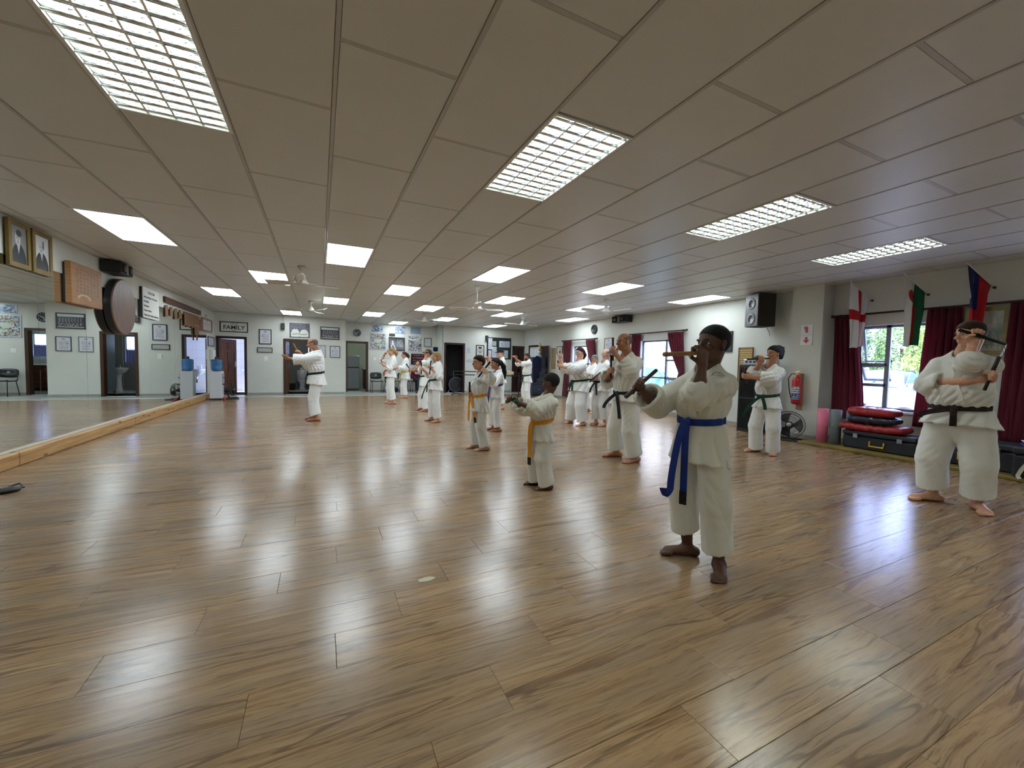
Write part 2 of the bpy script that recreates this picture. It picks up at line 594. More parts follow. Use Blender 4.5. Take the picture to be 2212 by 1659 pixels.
def board(x0, x1, y0, y1):
    e = .0125
    if y1 < -.3:
        rear.box(x0 + e, x1 - e, y0 + .002, y1 - .002, H, H + .012); return
    key = (round(x1 - x0, 3), round(y1 - y0, 3))
    if key not in shared:
        shared[key] = mesh('ceiling_board', *(lambda q: (q.V, q.F))(G().bev(e, key[0] - e, .0135, key[1] - .0135, H, H + .012, .002)))
    obm('ceiling_board', shared[key], M_['ceil'], ceil, (x0, y0, 0))
    # flat cross strip under the joint at the near end of the board
    k2 = ('c', key[0])
    if k2 not in shared:
        shared[k2] = mesh('cross_strip', *(lambda q: (q.V, q.F))(G().box(.011, key[0] - .011, -.0122, .0122, H + .0015, H + .006)))
    if y0 > -.2: obm('cross_strip', shared[k2], M_['bar'], ceil, (x0, y0, 0))
for i in range(-6, 14):
    x0, x1 = max(laneX(i), XL), min(laneX(i + 1), XR)
    if x1 - x0 < .03: continue
    yE = laneEnd(i)
    n = -12 + (i % 2)
    while rowY(n) < yE:
        if (i, n) not in taken:
            y0, y1 = max(rowY(n), YBACK), min(rowY(n + 2), yE)
            if y1 - y0 > .02: board(x0, x1, y0, y1)
        n += 2
tag(rear.ob('board_field', M_['ceil'], ceil), kind='stuff')
for i in range(-5, 15):
    x = laneX(i)
    if not XL < x < XR: continue
    yE = max(laneEnd(i), laneEnd(i - 1))
    me = mesh('main_bar', *(lambda q: (q.V, q.F))(G().box(-.0105, .0105, YBACK, yE, H - .0035, H + .02)))
    obm('main_bar', me, M_['bar'], ceil, (x, 0, 0))
# wall angles
g = G()
g.box(XL, XL + .02, YBACK, YA, H - .002, H + .02); g.box(XR - .02, XR, YBACK, YC, H - .002, H + .02)
g.box(XL, .88, YA - .02, YA, H - .002, H + .02); g.box(.88, 4.56, YB - .02, YB, H - .002, H + .02); g.box(4.56, XR, YC - .02, YC, H - .002, H + .02)
tag(g.ob('trim_2', M_['bar']), kind='structure')

# ceiling lights
M_['panel'] = emit('panel diffuser', (.80, .92, 1.0), PANEL_E)
M_['tube'] = emit('fluorescent tube', (.90, 1.0, .93), TUBE_E)
WHERE = {(-4, 6): 'above the wooden calligraphy plaque by the mirror', (0, 6): 'in front of the first ceiling fan', (4, 6): 'nearest the long-stemmed ceiling fan',
         (8, 6): 'second row, nearer the wall speaker', (12, 6): 'beside the right window wall', (-2, 10): 'left of the ceiling fan nearest the mirror', (2, 10): 'between the two near ceiling fans',
         (6, 10): 'right of the long-stemmed ceiling fan', (10, 10): 'behind the right-hand ceiling fan', (-4, 14): 'nearest the mirror wall, over the hanging name tags', (0, 14): 'behind the nearest ceiling fan',
         (4, 14): 'third row, over the middle of the floor', (8, 14): 'third row, in front of the far right fan', (12, 14): 'over the wall clock by the windows', (-2, 20): 'above the toilet doorway',
         (2, 18): 'above the kitchen doorway', (6, 18): 'in front of the closet doorway', (4, 22): 'farthest back, above the wall of posters', (10, 20): 'above the notice board corner'}
LW = {-2: 'biggest louvred light, top left over the mirror side', 2: 'louvred light in the middle of the near ceiling', 6: 'louvred light right of centre, third from the mirror', 10: 'louvred light nearest the flags and windows'}
for l in LIGHTS:
    i, n = l[0], l[1]
    x0, y0, y1 = laneX(i), rowY(n), rowY(n + 2)
    Ly = y1 - y0
    if len(l) == 2:
        o = empty('ceiling_light', 'flat white LED ceiling light ' + WHERE[i, n], 'ceiling light', (x0, y0, H), 0, 'square LED ceiling panels')
        g = G()
        for (a, b, c, d_) in ((.0, .022, 0, Ly), (.578, .6, 0, Ly), (.022, .578, 0, .022), (.022, .578, Ly - .022, Ly)): g.box(a, b, c, d_, -.006, .02)
        g.ob('frame', M_['white_paint'], o)
        G().box(.022, .578, .022, Ly - .022, -.003, .012).ob('diffuser', M_['panel'], o)
    else:
        o = empty('louvred_light', ('recessed four-tube fluorescent ' + LW[i]) if n == 0 else 'unseen louvred light added to brighten the near end of the hall', 'ceiling light', (x0, y0, H), 0, 'louvred fluorescent ceiling lights')
        g = G()
        for (a, b, c, d_) in ((0, .02, 0, Ly), (.58, .6, 0, Ly), (.02, .58, 0, .02), (.02, .58, Ly - .02, Ly)): g.box(a, b, c, d_, -.005, .04)
        g.ob('frame', M_['white_paint'], o)
        g = G()
        g.box(.0, .6, 0, Ly, .135, .14); g.box(.0, .018, 0, Ly, .02, .135); g.box(.582, .6, 0, Ly, .02, .135); g.box(0, .6, 0, .018, .02, .135); g.box(0, .6, Ly - .018, Ly, .02, .135)
        g.ob('housing', M_['white_paint'], o)
        cw = .56 / 4
        tm = mesh('tube', *(lambda q: (q.V, q.F))(G().lathe([(.013, .03), (.013, Ly - .03)], 10, 'y')), True)
        rm = mesh('reflector', *(lambda q: (q.V, q.F))(G().sheet(lambda u, v: (.004 + (cw - .008) * u, .02 + (Ly - .04) * v, .012 + .115 * (1 - abs(2 * u - 1) ** 2.2)), 10, 1)), True)
        pr = [(-.012, .0), (.012, 0), (.006, .016), (.002, .036), (-.002, .036), (-.006, .016)]
        bmsh = mesh('louvre_blade', *(lambda q: (q.V, q.F))(G().prism(pr, .003, cw - .003, 'x')), True)
        for c in range(4):
            xx = .02 + cw * c
            obm('tube', tm, M_['tube'], o, (xx + cw / 2, 0, .062))
            obm('reflector', rm, M_['alu'], o, (xx, 0, 0))
            nb = 13
            for q in range(nb):
                obm('louvre_blade', bmsh, M_['alu'], o, (xx, .05 + (Ly - .1) * q / (nb - 1), -.001))
        for c in range(3):
            xx = .02 + cw * (c + 1)
            G().prism([(xx - .006, 0), (xx + .006, 0), (xx + .002, .036), (xx - .002, .036)], .02, Ly - .02).ob('divider', M_['alu'], o)
# ------------------------------------------------------------------ prints (flat pictures)
def uv2(nt):
    p = xyz(nt, coords(nt, 'Generated')); return p[0], p[2]
def box_(u, v, u0, u1, v0, v1): return u.gt(u0) * u.lt(u1) * v.gt(v0) * v.lt(v1)
def elli(u, v, cu, cv, ru, rv):
    a, b = (u - cu) / ru, (v - cv) / rv
    return (a * a + b * b).lt(1.0)
def txt(nt, u, v, n, seed, dens=.48, cols=40):
    return ((v * n).fract().gt(.30)) * ((v * n).fract().lt(.78)) * noise(nt, comb(nt, u * cols, (v * n).floor() * 7.3 + seed, seed), 1.0, 2, .7).gt(dens)
def pm(name, fn, rough=.25, coat=0.):
    return mat(name, (.5, .5, .5), rough, build=fn, coat=coat)
def cert_mat(seed, paper=(.60, .60, .64), ink=(.10, .10, .13), n=13):
    def fn(nt, b):
        u, v = uv2(nt)
        k = txt(nt, u, v, n, seed) * box_(u, v, .16, .84, .10, .74)
        k = (k + box_(u, v, .38, .62, .83, .90) + elli(u, v, .24, .56, .06, .05)).min(1.0)
        return cmix(nt, k * .75, paper, ink)
    return pm('certificate print', fn)
def group_mat(nt, b):
    u, v = uv2(nt)
    bg = cmix(nt, v.gt(.80), cmix(nt, v.lt(.10), (.045, .035, .045), (.30, .30, .30)), (.55, .58, .60))
    pil = ((u * 9).fract()).lt(.28) * box_(u, v, .06, .96, .42, .72)
    hd = noise(nt, comb(nt, u * 26, v * 9, 1.0), 1.0, 1).gt(.56) * box_(u, v, .04, .96, .12, .36)
    return cmix(nt, (pil * .5 + hd).min(1.0), bg, (.42, .42, .44))
def twomen_mat(nt, b):
    u, v = uv2(nt)
    bg = ramp(nt, noise(nt, comb(nt, u * 3, v * 14, 0.0), 2, 3), [(.35, (.05, .045, .07)), (.65, (.20, .19, .24))])
    w = (elli(u, v, .27, .18, .23, .44) + elli(u, v, .74, .18, .24, .42)).min(1.0)
    h_ = (elli(u, v, .27, .72, .08, .15) + elli(u, v, .73, .70, .08, .15)).min(1.0)
    c = cmix(nt, w, bg, (.60, .60, .54))
    c = cmix(nt, h_, c, (.16, .13, .13))
    return cmix(nt, (v - .22 + (u * 12).sin() * .02).abs().lt(.018) * box_(u, v, .1, .9, 0, 1), c, (.05, .05, .05))
def portrait_mat(young):
    def fn(nt, b):
        u, v = uv2(nt)
        bg = (.20, .205, .20) if young else (.56, .56, .58)
        c = cmix(nt, elli(u, v, .50, .05, .44, .48), bg, (.028, .032, .036))
        tri = ((u - .5).abs() * 2.6).lt(v - .25) * box_(u, v, .3, .7, .25, .5)
        c = cmix(nt, tri, c, (.45, .46, .46))
        c = cmix(nt, elli(u, v, .47, .66, .17, .20), c, (.46, .45, .43) if young else (.52, .51, .50))
        c = cmix(nt, elli(u, v, .53, .80, .17, .09) if young else elli(u, v, .62, .74, .06, .14), c, (.05, .05, .05) if young else (.16, .16, .17))
        eyes = (elli(u, v, .41, .68, .045, .014) + elli(u, v, .54, .68, .045, .014) + elli(u, v, .47, .56, .06, .014) + elli(u, v, .475, .615, .018, .03)).min(1.0)
        return cmix(nt, eyes * .8, c, (.09, .085, .08))
    return pm('portrait print', fn)
def collage_mat(seed, sat=1.0):
    def fn(nt, b):
        u, v = uv2(nt)
        gu, gv = (u * 4.0 + (v * 6.0).floor() * .37).floor(), (v * 6.0).floor()
        val, colr = wnoise(nt, comb(nt, gu, gv, float(seed)))
        hs = nt.nodes.new('ShaderNodeHueSaturation'); hs.inputs['Saturation'].default_value = .42 * sat; hs.inputs['Value'].default_value = .5
        nt.links.new(colr, hs.inputs['Color'])
        f_ = noise(nt, comb(nt, u * 5, v * 6, val * 30), 2.4, 2)
        c_ = cmix(nt, f_.gt(.56) * .85, cmix(nt, f_.lt(.45) * .8, hs.outputs[0], (.03, .03, .05)), (.58, .58, .60))
        sw = ((v - .78 - (u - .5) * (u - .2) * .6).abs()).lt(.04) if sat < .5 else elli(u, v, .5, .52, .2, .13)
        c_ = cmix(nt, sw * .8, c_, (.66, .66, .66) if sat < .5 else (.55, .50, .42))
        return cmix(nt, ((u - .5).abs().gt(.47) + (v - .5).abs().gt(.475)).min(1.0), c_, (.5, .5, .52))
    return pm('photo collage print', fn, .15)
def bwposter(nt, b):
    u, v = uv2(nt)
    bg = ramp(nt, v + u * .3, [(0, (.06, .06, .07)), (.6, (.22, .22, .24)), (1, (.05, .05, .05))])
    fig = (elli(u, v, .22, .72, .05, .07) + box_(u, v, .15, .30, .40, .64) + ((u - .12 - (.4 - v) * .15).abs().lt(.04) + (u - .30 - (.4 - v) * .4).abs().lt(.04)) * box_(u, v, 0, .6, .05, .42)).min(1.0)
    tx = txt(nt, u, v, 9, 3, .45, 12) * box_(u, v, .52, .92, .2, .85)
    return cmix(nt, (fig + tx * .6).min(1.0), bg, (.62, .62, .64))
def bluephoto(seed):
    def fn(nt, b):
        u, v = uv2(nt)
        f_ = noise(nt, comb(nt, u * 3, v * 3, float(seed)), 1.6, 3)
        return ramp(nt, f_, [(.35, (.05, .07, .13)), (.48, (.20, .27, .38)), (.6, (.50, .56, .64))])
    return pm('blue photo print', fn)
def redposter(nt, b):
    u, v = uv2(nt)
    k = txt(nt, u, v, 4, 9, .46, 14) * box_(u, v, .14, .9, .1, .92)
    return cmix(nt, k, (.022, .012, .018), (.42, .13, .16))
def kanji_mat(paper, ink, cols, rows, seed, mark=False):
    def fn(nt, b):
        u, v = uv2(nt)
        gu, gv = (u * cols).fract(), (v * rows).fract()
        cell = box_(gu, gv, .22, .78, .12, .88)
        st = (noise(nt, comb(nt, u * cols * 3.1, v * rows * 5.0, float(seed)), 1.0, 1).gt(.52)) * cell * box_(u, v, .14, .88, .26, .90)
        gr = noise(nt, comb(nt, u * 1.2, v * 9, float(seed)), 3, 4)
        base = cmix(nt, 1.0, paper, ramp(nt, gr, [(.35, (.82, .80, .78)), (.65, (1.1, 1.08, 1.05))]), 'MULTIPLY')
        c = cmix(nt, st * .8, base, ink)
        if mark:
            a, b_ = (u - .38) / .20, (v - .16) / .10
            q = (a * a + b_ * b_).sqrt()
            c = cmix(nt, q.gt(.75) * q.lt(1.05) * v.gt(.15) * .6, c, (.62, .52, .32))
        return c
    return pm('calligraphy', fn, .5)
def ornate(nt, b):
    u, v = uv2(nt)
    k = (elli(u, v, .5, .80, .30, .10) + elli(u, v, .5, .48, .18, .20) * (1 - elli(u, v, .5, .5, .10, .12)) + ((u - .5).abs() - .30 - (v - .4) * .15).abs().lt(.03) * box_(u, v, 0, 1, .25, .75)).min(1.0)
    k2 = txt(nt, u, v, 9, 5, .45, 16) * box_(u, v, .15, .85, .05, .25)
    return cmix(nt, k2, cmix(nt, k, (.62, .60, .56), (.04, .035, .04)), (.45, .12, .10))
def scroll_mat(nt, b):
    u, v = uv2(nt)
    k = noise(nt, comb(nt, u * 5, v * 14, 2.0), 1.0, 2).gt(.58) * box_(u, v, .3, .7, .08, .92)
    return cmix(nt, k, srgb(158, 132, 88), (.04, .03, .03))
def inkpic(nt, b):
    u, v = uv2(nt)
    k = noise(nt, comb(nt, u * 4, v * 4, 4.0), 1.3, 3).gt(.56) * elli(u, v, .5, .4, .34, .36)
    return cmix(nt, k, (.62, .60, .54), (.10, .12, .08))
def landscape(nt, b):
    u, v = uv2(nt)
    f_ = noise(nt, comb(nt, u * 3.5, v * 3.0, 7.0), 1.5, 4, .6)
    hill = (f_ + (.5 - v) * .5)
    return ramp(nt, hill, [(.3, srgb(170, 170, 160)), (.5, srgb(126, 140, 128)), (.62, srgb(84, 104, 92)), (.75, srgb(150, 146, 132))])
PR = dict(group=pm('group photo print', group_mat), twomen=pm('poster of two men', twomen_mat), bw=pm('black and white poster', bwposter, .12), red=pm('red lettering poster', redposter, .15),
          orn=pm('ornate print', ornate), scroll=pm('scroll print', scroll_mat, .6), ink=pm('ink picture', inkpic), land=pm('landscape painting', landscape, .4))

# ------------------------------------------------------------------ things on the walls
def onwall(w, u, z):
    return {'L': ((XL, u, z), PI / 2), 'A': ((u, YA, z), 0), 'B': ((u, YB, z), 0), 'C': ((u, YC, z), 0), 'R': ((XR, u, z), -PI / 2), 'P': ((7.92, u, z), -PI / 2)}[w]

def frame(w, u0, u1, z0, z1, name, label, cat, fmat, fw_, pmat, depth=.022, off=0., group=None, mount=None, tilt=0.):
    loc, rz = onwall(w, (u0 + u1) / 2, (z0 + z1) / 2)
    o = empty(name, label, cat, loc, rz, group)
    o.rotation_euler = (tilt, 0, rz)
    a, b = (u1 - u0) / 2, (z1 - z0) / 2
    y0, y1 = -depth - off, -off
    if fw_ > 0:
        g = G()
        V, F = [], []
        for yy in (y0, y1):
            for (sx_, sz_) in ((-1, -1), (1, -1), (1, 1), (-1, 1)):
                V.append((sx_ * a, yy, sz_ * b)); V.append((sx_ * (a - fw_), yy, sz_ * (b - fw_)))
        for i in range(4):
            j = (i + 1) % 4
            F += [(2 * i, 2 * j, 2 * j + 1, 2 * i + 1), (8 + 2 * i + 1, 8 + 2 * j + 1, 8 + 2 * j, 8 + 2 * i), (2 * i, 8 + 2 * i, 8 + 2 * j, 2 * j), (2 * i + 1, 2 * j + 1, 8 + 2 * j + 1, 8 + 2 * i + 1)]
        g.add(V, F).ob('frame', fmat, o)
    k = fw_ * .9
    m0 = mount or 0
    if mount:
        G().box(-a + k, a - k, y0 * .55 - off * .45, y1, -b + k, b - k).ob('mount_board', mat('mount board', (.6, .58, .5), .8), o)
        k += mount; y_ = y0 * .62 - off * .38
    else: y_ = y0 * .55 - off * .45 if fw_ > 0 else y0
    G().box(-a + k, a - k, y_, y1 - .001, -b + k, b - k).ob('print', pmat, o)
    return o

def text(s, size, parent, loc, mat_, name='lettering', align='CENTER', shear=0., bold=0.):
    c = bpy.data.curves.new(name, 'FONT')
    c.body = s; c.size = size; c.align_x = align; c.extrude = .0006; c.offset = bold
    c.resolution_u = 2
    tmp = bpy.data.objects.new('tmp', c); COL.objects.link(tmp)
    bpy.context.view_layer.update()
    me = bpy.data.meshes.new_from_object(tmp.evaluated_get(bpy.context.evaluated_depsgraph_get()))
    bpy.data.objects.remove(tmp); bpy.data.curves.remove(c)
    me.name = name; me.materials.clear(); me.materials.append(mat_)
    o = bpy.data.objects.new(name, me)
    o.location = loc; o.rotation_euler = (PI / 2, 0, 0); o.scale = (1, 1, 1)
    return link(o, parent)
INK = mat('black ink', (.012, .012, .014), .7)
BF = M_['blackframe']

# left wall
frame('L', 6.38, 6.75, 2.205, 2.715, 'portrait_picture', 'gold-framed portrait of a man in dark clothes, nearer the camera', 'picture', M_['gold'], .05, portrait_mat(True), .03, .02, 'founder portraits over the mirror')
frame('L', 6.79, 7.18, 2.205, 2.715, 'portrait_picture', 'gold-framed portrait of an old man on a pale ground', 'picture', M_['gold'], .055, portrait_mat(False), .03, .02, 'founder portraits over the mirror')
o = empty('calligraphy_plaque', 'square wooden plaque with columns of dark calligraphy', 'plaque', (XL, 7.895, 2.212), PI / 2)
G().bev(-.42, .42, -.10, -.03, -.28, .28, .006).ob('board', kanji_mat(srgb(158, 112, 66), (.05, .03, .02), 9, 11, 3, True), o)
G().box(-.40, .40, -.03, -.0105, -.26, .26).ob('backing', M_['black'], o)
o = empty('wall_speaker', 'wide black box speaker under the ceiling above the wooden disc', 'speaker', (XL, 8.71, 2.635), PI / 2)
def boxspeaker(o, w_, h_, d_):
    G().bev(-w_ / 2, w_ / 2, -d_, -.02, -h_ / 2, h_ / 2, .008).ob('cabinet', M_['black'], o)
    G().box(-w_ / 2 + .015, w_ / 2 - .015, -d_ - .004, -d_ + .002, -h_ / 2 + .015, h_ / 2 - .015).ob('grille', M_['black_soft'], o)
    for s in (-.26, .26):
        G().lathe([(h_ * .33, 0), (h_ * .30, .008), (h_ * .2, .0), (h_ * .1, .004)], 16, 'y', (s * w_, -d_ - .012, 0)).ob('driver', M_['dark'], o, smooth=True)
    g = G().box(-w_ * .08, w_ * .08, -d_ - .006, -d_, -h_ / 2 + .01, h_ / 2 - .01).ob('centre_bar', mat('grey plastic', (.10, .10, .10), .4), o)
    G().box(-.03, .03, -.03, 0, -.03, .03).ob('bracket', M_['dark'], o)
boxspeaker(o, .43, .18, .27)
o = empty('wooden_disc', 'big round wooden disc with a dark edge hung over the mirror', 'plaque', (XL, 9.02, 2.05), PI / 2)
def disc_mat(nt, b):
    p = xyz(nt, coords(nt, 'Object'))
    a = noise(nt, comb(nt, p[0] * 9, p[1], p[2] * 1.1), 2.2, 5, .6, .6)
    bl = noise(nt, comb(nt, p[0], p[1], p[2]), 2.2, 3)
    c = ramp(nt, a, [(.3, srgb(84, 60, 48)), (.5, srgb(112, 80, 62)), (.7, srgb(124, 90, 68))])
    return cmix(nt, ((bl - .5) * 4).max(0.0).min(.7), c, srgb(120, 82, 44))
G().lathe([(.455, -.10), (.462, -.112), (.45, -.125), (.001, -.126)], 48, 'y').ob('disc', mat('old polished wood', srgb(128, 86, 62), .45, build=disc_mat), o, auto=True)
G().lathe([(.44, -.012), (.463, -.02), (.466, -.105), (.455, -.112)], 48, 'y').ob('rim', M_['black'], o, auto=True)
o = empty('dojo_rules_board', 'white board of black dojo rules in six lines', 'sign', (XL, 10.46, 2.275), PI / 2)
G().bev(-.42, .42, -.06, -.045, -.295, .295, .003).ob('panel', mat('white board', (.72, .71, .66), .5), o)
G().box(-.415, .415, -.045, -.0105, -.29, .29).ob('backing', M_['black'], o)
for k, (s, z_, al, x_) in enumerate((('DOJO KUN', .195, 'CENTER', 0), ('Seek perfection of character', .105, 'LEFT', -.39), ('Be faithful', .02, 'LEFT', -.39), ('Endeavour', -.065, 'LEFT', -.39), ('Respect others', -.15, 'LEFT', -.39), ('Refrain from violent behaviour', -.24, 'LEFT', -.39))):
    text(s, .062 if k else .07, o, (x_, -.0608, z_ - .015), INK, align=al, bold=.0012)
o = empty('name_tag_rail', 'long dark red wooden rail over the mirror for hanging name tags', 'rail', (XL, 12.81, 2.495), PI / 2)
G().bev(-1.47, 1.47, -.05, -.008, -.065, .065, .004).ob('rail', M_['redwood'], o)
G().box(-1.40, 1.40, -.008, 0, -.04, .04).ob('cleat', M_['dark'], o)
tagm = {}
def name_tag(y, z0, z1, w_, lab, dx=.03):
    t_ = empty('name_tag', lab, 'tag', (XL + dx, y, z1), PI / 2, 'wooden name tags under the rail')
    key = round(z1 - z0, 3), w_
    if key not in tagm:
        tagm[key] = mesh('plate', *(lambda q: (q.V, q.F))(G().bev(-w_ / 2, w_ / 2, -.012, 0, -(z1 - z0), -.02, .003)))
    obm('plate', tagm[key], M_['tagwood'], t_)
    G().tube([(-.012, -.006, -.03), (-.004, -.008, .02 + (.0 if z1 > 2.2 else .0)), (.012, -.006, -.03)], .0022, 5).ob('cord', M_['white'], t_)
ORD = ('first', 'second', 'third', 'fourth', 'fifth', 'sixth', 'seventh', 'eighth', 'ninth', 'tenth', 'eleventh')
for k, y in enumerate((11.45, 11.78, 12.10, 12.43)): name_tag(y, 2.12 if y in (11.45, 12.10) else 2.17, 2.40, .13, ORD[k] + ' of the four spaced-out wooden name tags under the rail')
for k in range(11): name_tag(12.80 + k * .128, 2.03 + .02 * math.sin(k * 2.1), 2.40, .115, ORD[k] + ' wooden name tag of the crowded upper row, counted from the white rules board')
for k, (y, z0, z1) in enumerate(((13.66, 1.86, 2.10), (13.80, 1.84, 2.10), (13.93, 1.86, 2.10), (13.80, 1.70, 1.88))): name_tag(y, z0, z1, .115, ('first', 'middle', 'last', 'lowest')[k] + ' wooden name tag of those hanging below the crowded row', .045)
o = frame('L', 14.42, 15.55, 2.01, 2.40, 'hanging_plaque', 'pink-framed plaque with pale lettered panel hung on a cord beside the corner', 'plaque', mat('pinkish wood', srgb(150, 112, 100), .5), .05, cert_mat(4, (.62, .60, .55), n=7), .05, .0105)
G().tube([(-.2, -.03, .195), (0, -.02, .31), (.2, -.03, .195)], .004, 5).ob('cord', M_['dark'], o)
G().lathe([(.012, -.03), (.012, 0)], 8, 'y', (0, 0, .31)).ob('nail', M_['steel'], o)
frame('L', 15.22, 15.98, 1.59, 1.89, 'certificate_frame', 'black-framed certificate at the corner beyond the mirror', 'picture', BF, .025, cert_mat(9))
o = empty('towel_dispenser', 'small white wall dispenser above the water cooler', 'dispenser', (XL, 15.55, 1.33), PI / 2)
G().bev(-.13, .13, -.11, 0, -.16, .16, .02).ob('cover', M_['white_paint'], o); G().box(-.09, .09, -.1, -.03, -.166, -.158).ob('slot', M_['dark'], o)

# the mirror: panes on a pine beam
o = empty('mirror', 'long wall of mirror panels on the left wall', 'mirror', (XL, 0, 0))
seams = [3.3, 4.55, 5.75, 6.93, 8.04, 9.25, 10.48, 12.05, 13.5, 15.03]
for a, b in zip(seams, seams[1:]):
    G().bev(.002, .010, a + .0015, b - .0015, .165, 2.31, .0012).ob('mirror_pane', M_['mirror'], o)
G().box(0, .002, seams[0], seams[-1], .16, 2.31).ob('backing', M_['dark'], o)
o = empty('pine_beam', 'knotty pine beam along the floor under the mirror', 'beam', (XL, 0, 0))
def pine_mat(nt, b):
    p = xyz(nt, coords(nt, 'Object'))
    a = noise(nt, comb(nt, p[0] * 14, p[1] * .6, p[2] * 14), 2.0, 5, .6, .4)
    c = ramp(nt, a, [(.3, srgb(150, 106, 60)), (.5, srgb(184, 142, 88)), (.7, srgb(200, 162, 108))])
    n = nt.nodes.new('ShaderNodeTexVoronoi'); n.inputs['Scale'].default_value = 1.0
    _sock(nt, n.inputs['Vector'], comb(nt, p[0] * 3, p[1] * 3.2, p[2] * 9))
    return cmix(nt, X(nt, n.outputs['Distance']).lt(.16) * .8, c, srgb(78, 44, 26))
PM = mat('knotty pine', srgb(184, 142, 88), .45, build=pine_mat)
for a, b in ((3.2, 6.3), (6.3, 9.4), (9.4, 12.4), (12.4, 15.05)):
    G().bev(0, .105, a + .002, b - .002, 0, .155, .012).ob('beam_length', PM, o)
G().box(0, .03, 3.2, 15.05, .155, .165).ob('ledge', mat('white sealant', (.6, .6, .56), .5), o)

# far wall, left stretch
o = frame('A', -2.95, -2.165, 2.095, 2.435, 'family_sign', 'black-framed sign with big FAMILY lettering above the first doorway', 'sign', BF, .028, mat('cream card', (.60, .60, .54), .6))
text('FAMILY', .185, o, (0, -.0128, -.075), INK, bold=.003); text('THE DOJO', .045, o, (0, -.0128, .09), INK, bold=.001); text('RULES', .04, o, (0, -.0128, -.125), INK, bold=.001)
frame('A', -1.85, -1.485, 1.735, 2.24, 'certificate_frame', 'black-framed upright certificate above the light switch', 'picture', BF, .025, cert_mat(1))
frame('A', -1.91, -1.46, 1.45, 1.62, 'plaque_frame', 'narrow black-framed caption under the upright certificate', 'picture', BF, .02, mat('grey card', (.38, .40, .38), .4))
o = empty('light_switch', 'white light switch under the narrow black frame', 'switch', (-1.655, YA, 1.24), 0)
G().bev(-.055, .055, -.012, 0, -.075, .075, .004).ob('plate', M_['white'], o)
for s in (-.02, .02): G().bev(s - .014, s + .014, -.02, -.012, -.03, .03, .003).ob('rocker', M_['white_paint'], o)
o = empty('small_speaker', 'little black speaker left of the poster of two men', 'speaker', (-1.14, YA, 2.37), 0)
G().bev(-.055, .055, -.10, -.015, -.11, .11, .008).ob('cabinet', M_['black'], o); G().lathe([(.04, 0), (.03, .006), (.012, 0)], 14, 'y', (0, -.106, -.03)).ob('driver', M_['dark'], o); G().lathe([(.02, 0), (.012, .004)], 12, 'y', (0, -.105, .055)).ob('tweeter', M_['dark'], o)
G().tube([(0, -.02, .1), (.01, -.01, .22), (.0, -.005, .37)], .004, 5).ob('cable', M_['dark'], o)
frame('A', -.94, -.32, 2.01, 2.51, 'poster', 'framed photo of two men in white gis above the toilet door', 'picture', mat('dark grey frame', (.06, .055, .05), .4), .02, PR['twomen'])
frame('A', .03, .66, 1.985, 2.435, 'group_photo', 'black-framed group photo in front of a building', 'picture', BF, .03, PR['group'])
frame('A', -.13, .20, 1.325, 1.77, 'certificate_frame', 'grey-framed certificate behind the instructor', 'picture', mat('grey frame', (.20, .21, .23), .4), .022, cert_mat(2))
frame('A', .345, .685, 1.33, 1.755, 'certificate_frame', 'dark-framed certificate right of the instructor', 'picture', mat('slate frame', (.05, .055, .075), .4), .022, cert_mat(5))
# far wall, recess
def clock(w, u, z, r_, label, face, rim, hands):
    loc, rz = onwall(w, u, z)
    o = empty('wall_clock', label, 'clock', loc, rz)
    G().lathe([(r_, 0), (r_, -.03), (r_ * .94, -.045), (r_ * .88, -.045), (r_ * .86, -.03)], 32, 'y').ob('rim', rim, o, smooth=True)
    G().lathe([(r_ * .87, -.026), (.001, -.027)], 32, 'y').ob('dial', face, o)
    for k in range(12):
        a = k * PI / 6
        g = G().box(-.006, .006, -.031, -.027, r_ * .66, r_ * .80); ob_ = g.ob('hour_mark', hands, o); ob_.rotation_euler = (0, a, 0)
    for L_, w_, a in ((.55, .008, 1.1), (.75, .006, 3.6)):
        ob_ = G().box(-w_, w_, -.035, -.032, -.02, r_ * L_).ob('hand', hands, o); ob_.rotation_euler = (0, a, 0)
def halfdial(nt, b):
    p = xyz(nt, coords(nt, 'Object'))
    return cmix(nt, p[2].gt(-.03) * p[2].lt(.035), (.05, .06, .075), (.62, .68, .70))
clock('B', 1.345, 2.34, .145, 'dark round wall clock with a pale band above the kitchen door', mat('banded dial', (.1, .1, .1), .3, build=halfdial), mat('blue-grey rim', (.06, .07, .085), .4), M_['white'])
def petal(nt, b):
    p = xyz(nt, coords(nt, 'Object')); return (.60, .60, .58)
clock('R', 11.01, 2.445, .155, 'round clock with black leaf-shaped figures between the windows', mat('pale dial', (.60, .61, .60), .5), mat('black rim', (.02, .02, .022), .4), M_['black'])
BL = mat('thin silver frame', (.45, .48, .52), .3, metal=.6)
frame('B', 1.90, 2.33, 2.41, 2.68, 'photo_print', 'blue photo of a gi just under the ceiling above the colourful collage', 'picture', BL, .012, bluephoto(1), .012)
frame('B', 2.80, 3.21, 2.39, 2.68, 'photo_print', 'two-part blue and white photo under the ceiling', 'picture', BL, .012, bluephoto(5), .012)
frame('B', 3.43, 3.87, 2.41, 2.70, 'photo_print', 'plain pale blue print under the ceiling', 'picture', BL, .012, mat('pale blue print', (.22, .30, .38), .3, vary=.15), .012)
frame('B', 1.82, 2.45, 1.71, 2.36, 'poster', 'colourful photo collage poster right of the kitchen door', 'poster', BL, .014, collage_mat(2, 1.2), .015)
frame('B', 2.56, 3.20, 1.68, 2.23, 'poster', 'black and white poster of a karate kick', 'poster', BF, .03, PR['bw'], .02)
frame('B', 3.32, 3.93, 1.63, 2.33, 'poster', 'grey photo collage poster with white swoosh', 'poster', mat('white frame', (.6, .6, .6), .4), .016, collage_mat(6, .25), .015)
